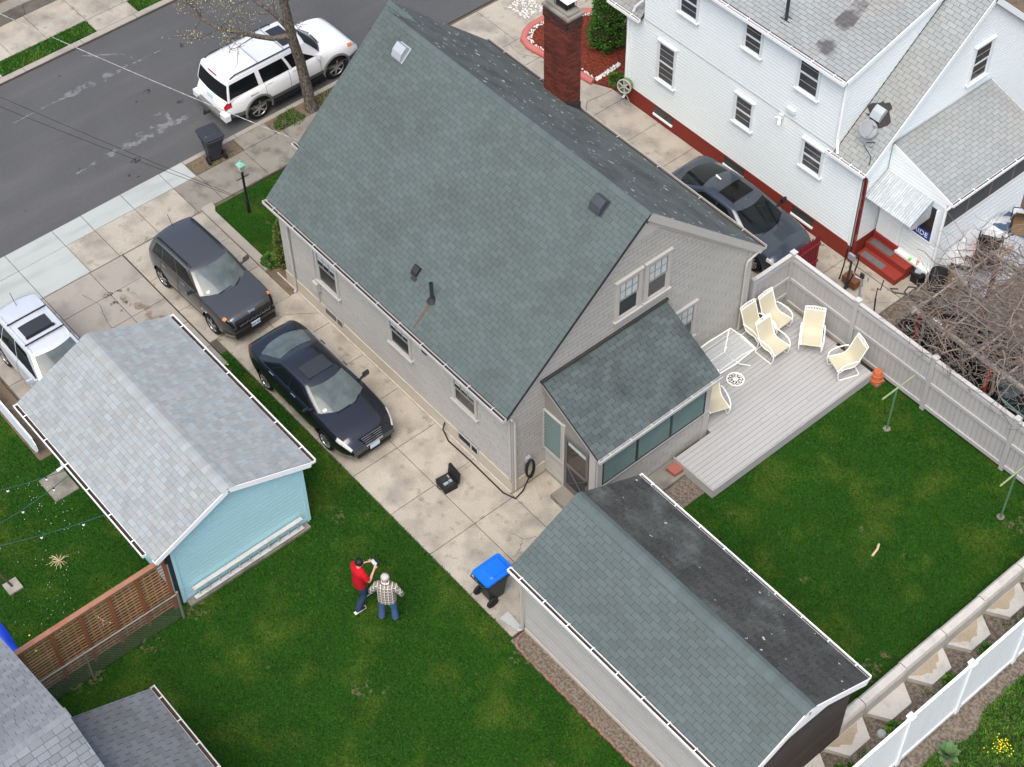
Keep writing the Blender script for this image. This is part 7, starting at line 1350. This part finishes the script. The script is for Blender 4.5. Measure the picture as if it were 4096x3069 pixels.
def person(label, loc, rz, sc, J, shirtm, pantm, hairm, shm, belly, sleeve, shave=0):
    r = thing('person', label, 'person', loc, rz, local=True); r.scale = (sc, sc, sc)
    q = J; P_ = (0, 0, .94)
    def hand(w, e, s, curl):
        w, e = V(w), V(e); d = (w-e).normalized(); up = V((0, 0, 1)); sd = d.cross(up).normalized()*s; nn = sd.cross(d)*s; palm = w+d*.075; ch = [[(tuple(e), .034), (tuple(w), (.026, .022)), (tuple(palm), (.036, .018))]]
        for k, (o_, ln) in enumerate(((-.03, .07), (-.01, .082), (.011, .078), (.03, .06))):
            a = palm+sd*o_+d*.015; b = a+d*ln*.5-nn*curl*.02; c = b+d*ln*.4-nn*curl*.035; ch.append([(tuple(palm), (.036, .018)), (tuple(a), .011), (tuple(b), .0095), (tuple(c), .008)])
        t0 = w+d*.03-sd*.03; ch.append([(tuple(w), (.026, .022)), (tuple(t0), .013), (tuple(t0-sd*.02+d*.035), .010), (tuple(t0-sd*.015+d*.06), .009)]); return ch
    hd = q['head']; nk = q['neck']
    chains = [[(P_, .085), ((0, 0, 1.15), .075), (q['chest'], .085), (nk, .056), (hd[0], .07), (hd[1], .088), (hd[2], .055)]]
    for s, k in ((1, 'L'), (-1, 'R')):
        sh = (q['chest'][0], s*.17, q['chest'][2]+.05); chains.append([(q['chest'], .085), (sh, .045), (q['el'+k], .042)]); hh = hand(q['wr'+k], q['el'+k], s, .5); chains += [[(q['el'+k], .042)]+hh[0][1:]]+hh[1:]
        chains.append([(P_, .085), ((0, s*.09, .86), .065), (q['kn'+k], .05), (q['an'+k], .036), ((q['an'+k][0]+.13, q['an'+k][1], .035), .03)])
    skin('body', chains, skinm, r)
    # face: nose, ears, eyes
    h1 = V(hd[1]); f = (V(hd[1])-V(hd[0])); mb = MB()
    mb.lathe([(.018, 0), (.012, .02), (.004, .03)], h1+V((.085, 0, -.02)), 6, (1, 0, -.3)); [mb.lathe([(.022, -.006), (.028, 0), (.015, .012)], h1+V((0, s*.082, -.01)), 8, (0, s, 0)) for s in (-1, 1)]; mb.build('nose_and_ears', skinm, r, 60, kind='stuff')
    mb = MB(); [mb.lathe([(.004, 0), (.009, .004), (.003, .008)], h1+V((.092, s*.03, .012)), 8, (1, 0, 0)) for s in (-1, 1)]; mb.build('eyes', hairk, r, 60, kind='stuff'); MB().box(h1.x+.088, h1.x+.096, -.025, .025, h1.z-.066, h1.z-.058).build('mouth', M('lips', L(160, 96, 90), .6, 0, 1, 0) if 'lips' not in MATS else MATS['lips'], r)
    hc = [(.050, -.075), (.085, -.05), (.100, 0), (.098, .04), (.080, .075), (.045, .098), (.006, .105)]
    hm = MB().lathe(hc, h1+V((-.014, 0, .005)), 20, V((-.28, 0, 1))); hm.build('hair', hairm, r, 60)
    cx, cz = q['chest'][0], q['chest'][2]
    def loft(mb, rings, n=20):
        base = len(mb.v)
        for (x, y, z, rx, ry) in rings:
            for j in range(n): t = 2*math.pi*j/n; ct, st_ = math.cos(t), math.sin(t); mb.v.append((x+rx*math.copysign(abs(ct)**.85, ct), y+ry*math.copysign(abs(st_)**.85, st_), z))
        for i in range(len(rings)-1):
            for j in range(n): mb.f.append([base+i*n+j, base+i*n+(j+1) % n, base+(i+1)*n+(j+1) % n, base+(i+1)*n+j]); mb.mi.append(0)
        mb.f.append([base+j for j in range(n)][::-1]); mb.f.append([base+(len(rings)-1)*n+j for j in range(n)]); mb.mi += [0, 0]
    e_ = belly; mb = MB()
    loft(mb, [(e_*.3, 0, .83, .135+e_, .185+e_), (e_*.5, 0, .90, .142+e_, .188+e_), (e_*.6, 0, 1.06, .14+e_*1.1, .182+e_), (cx*.7, 0, 1.22, .138+e_*.6, .195+e_*.6), (cx, 0, cz-.02, .138+e_*.3, .212+e_*.3), (cx-.005, 0, cz+.06, .125, .215), (cx, 0, cz+.105, .10, .17), (cx+.008, 0, cz+.135, .075, .105), (nk[0]*.9, 0, cz+.158, .062, .07)])
    for s, k in ((1, 'L'), (-1, 'R')):
        a = V((cx-.002, s*.165, cz+.045)); e = V(q['el'+k]); w_ = V(q['wr'+k]); pts, rr = [a, a.lerp(e, .12)+V((0, s*.012, .012)), a.lerp(e, .35)], [.082, .088, .080]
        if sleeve <= 1: pts.append(a.lerp(e, sleeve)); rr.append(.074)
        else: pts += [a.lerp(e, .7), e, e.lerp(w_, .35), e.lerp(w_, .88)]; rr += [.072, .068, .06, .045]
        mb.tube(pts, rr, 14)
    mb.build('shirt', shirtm, r, 70)
    mb = MB(); loft(mb, [(0, 0, .99, .13+e_*.7, .17+e_*.7), (0, 0, .92, .138+e_*.6, .18+e_*.6), (0, 0, .84, .135+e_*.4, .178+e_*.4), (0, 0, .78, .10, .15)])
    for s, k in ((1, 'L'), (-1, 'R')):
        h_ = V((0, s*.092, .87)); kn = V(q['kn'+k]); an = V(q['an'+k])+V((0, 0, .02)); mb.tube([h_, h_.lerp(kn, .3), h_.lerp(kn, .75), kn, kn.lerp(an, .4), an], [.098+e_*.3, .1+e_*.4, .084+e_*.2, .078, .076, .072+e_*.2], 14)
    mb.build('trousers', pantm, r, 70)
    for s, k in ((1, 'L'), (-1, 'R')):
        a = V(q['an'+k]); skin('shoe', [[((a.x-.07, a.y, a.z-.035), (.042, .038)), ((a.x+.04, a.y, a.z-.04), (.046, .036)), ((a.x+.15, a.y+s*.012, a.z-.05), (.042, .026)), ((a.x+.2, a.y+s*.012, a.z-.055), (.03, .02))]], shm, r, 1)
        if shm is shoek: MB().prism([(a.x-.11, a.y-.042, a.z-.09), (a.x+.2, a.y-.04, a.z-.09), (a.x+.22, a.y+.04, a.z-.09), (a.x-.11, a.y+.042, a.z-.09)], (0, 0, .02)).build('shoe_sole', solew, r)
    return r
JR = dict(chest=(.02, 0, 1.36), neck=(.04, 0, 1.52), head=[(.06, 0, 1.58), (.085, 0, 1.66), (.08, 0, 1.74)], elL=(.10, .30, 1.16), wrL=(.36, .13, 1.27), elR=(.10, -.30, 1.16), wrR=(.36, -.13, 1.27), knL=(.06, .11, .50), anL=(.20, .13, .09), knR=(.02, -.11, .50), anR=(-.20, -.13, .10))
pr1 = person('person in a red T-shirt and jeans holding a tablet controller', (.21, -5.09, 0), R(88), 1.06, JR, redsh, jean, hairk, shoek, 0, .72)
TB = thing('tablet_controller', 'black remote controller with bright screen held by the person in red', 'controller', (.21, -5.09, 0), R(88), local=True); TB.scale = (1.06,)*3
c = V((.47, 0, 1.30)); u = V((.5, 0, .28)).normalized(); n = V((-.28, 0, .5)).normalized(); MB().obox(c, u*.07, V((0, .125, 0)), n*.018).build('case', blackm, TB); MB().obox(c+n*.02-u*.015, u*.042, V((0, .085, 0)), n*.002).build('screen', M('tablet_screen', L(170, 186, 206), .2, .1, 8, 0), TB)
for s in (-1, 1): MB().tube([c+u*.07+V((0, s*.08, 0)), c+u*.12+V((0, s*.09, .06))], .010, 6).build('aerial', blackm, TB)
JP = dict(chest=(.01, 0, 1.36), neck=(.03, 0, 1.51), head=[(.04, 0, 1.57), (.05, 0, 1.65), (.045, 0, 1.73)], elL=(.0, .35, 1.12), wrL=(.17, .27, .95), elR=(.0, -.35, 1.12), wrR=(.17, -.27, .95), knL=(.01, .14, .50), anL=(-.02, .17, .09), knR=(.01, -.13, .50), anR=(-.01, -.15, .09))
person('grey-haired person in a plaid shirt and blue jeans seen from behind', (1.0, -4.84, 0), R(132), 1.07, JP, plaidm, M('faded_jeans', L(66, 96, 140, 1.1), .9, .12, 6, .12, 60), hairg, shoeb, .035, 1.5)
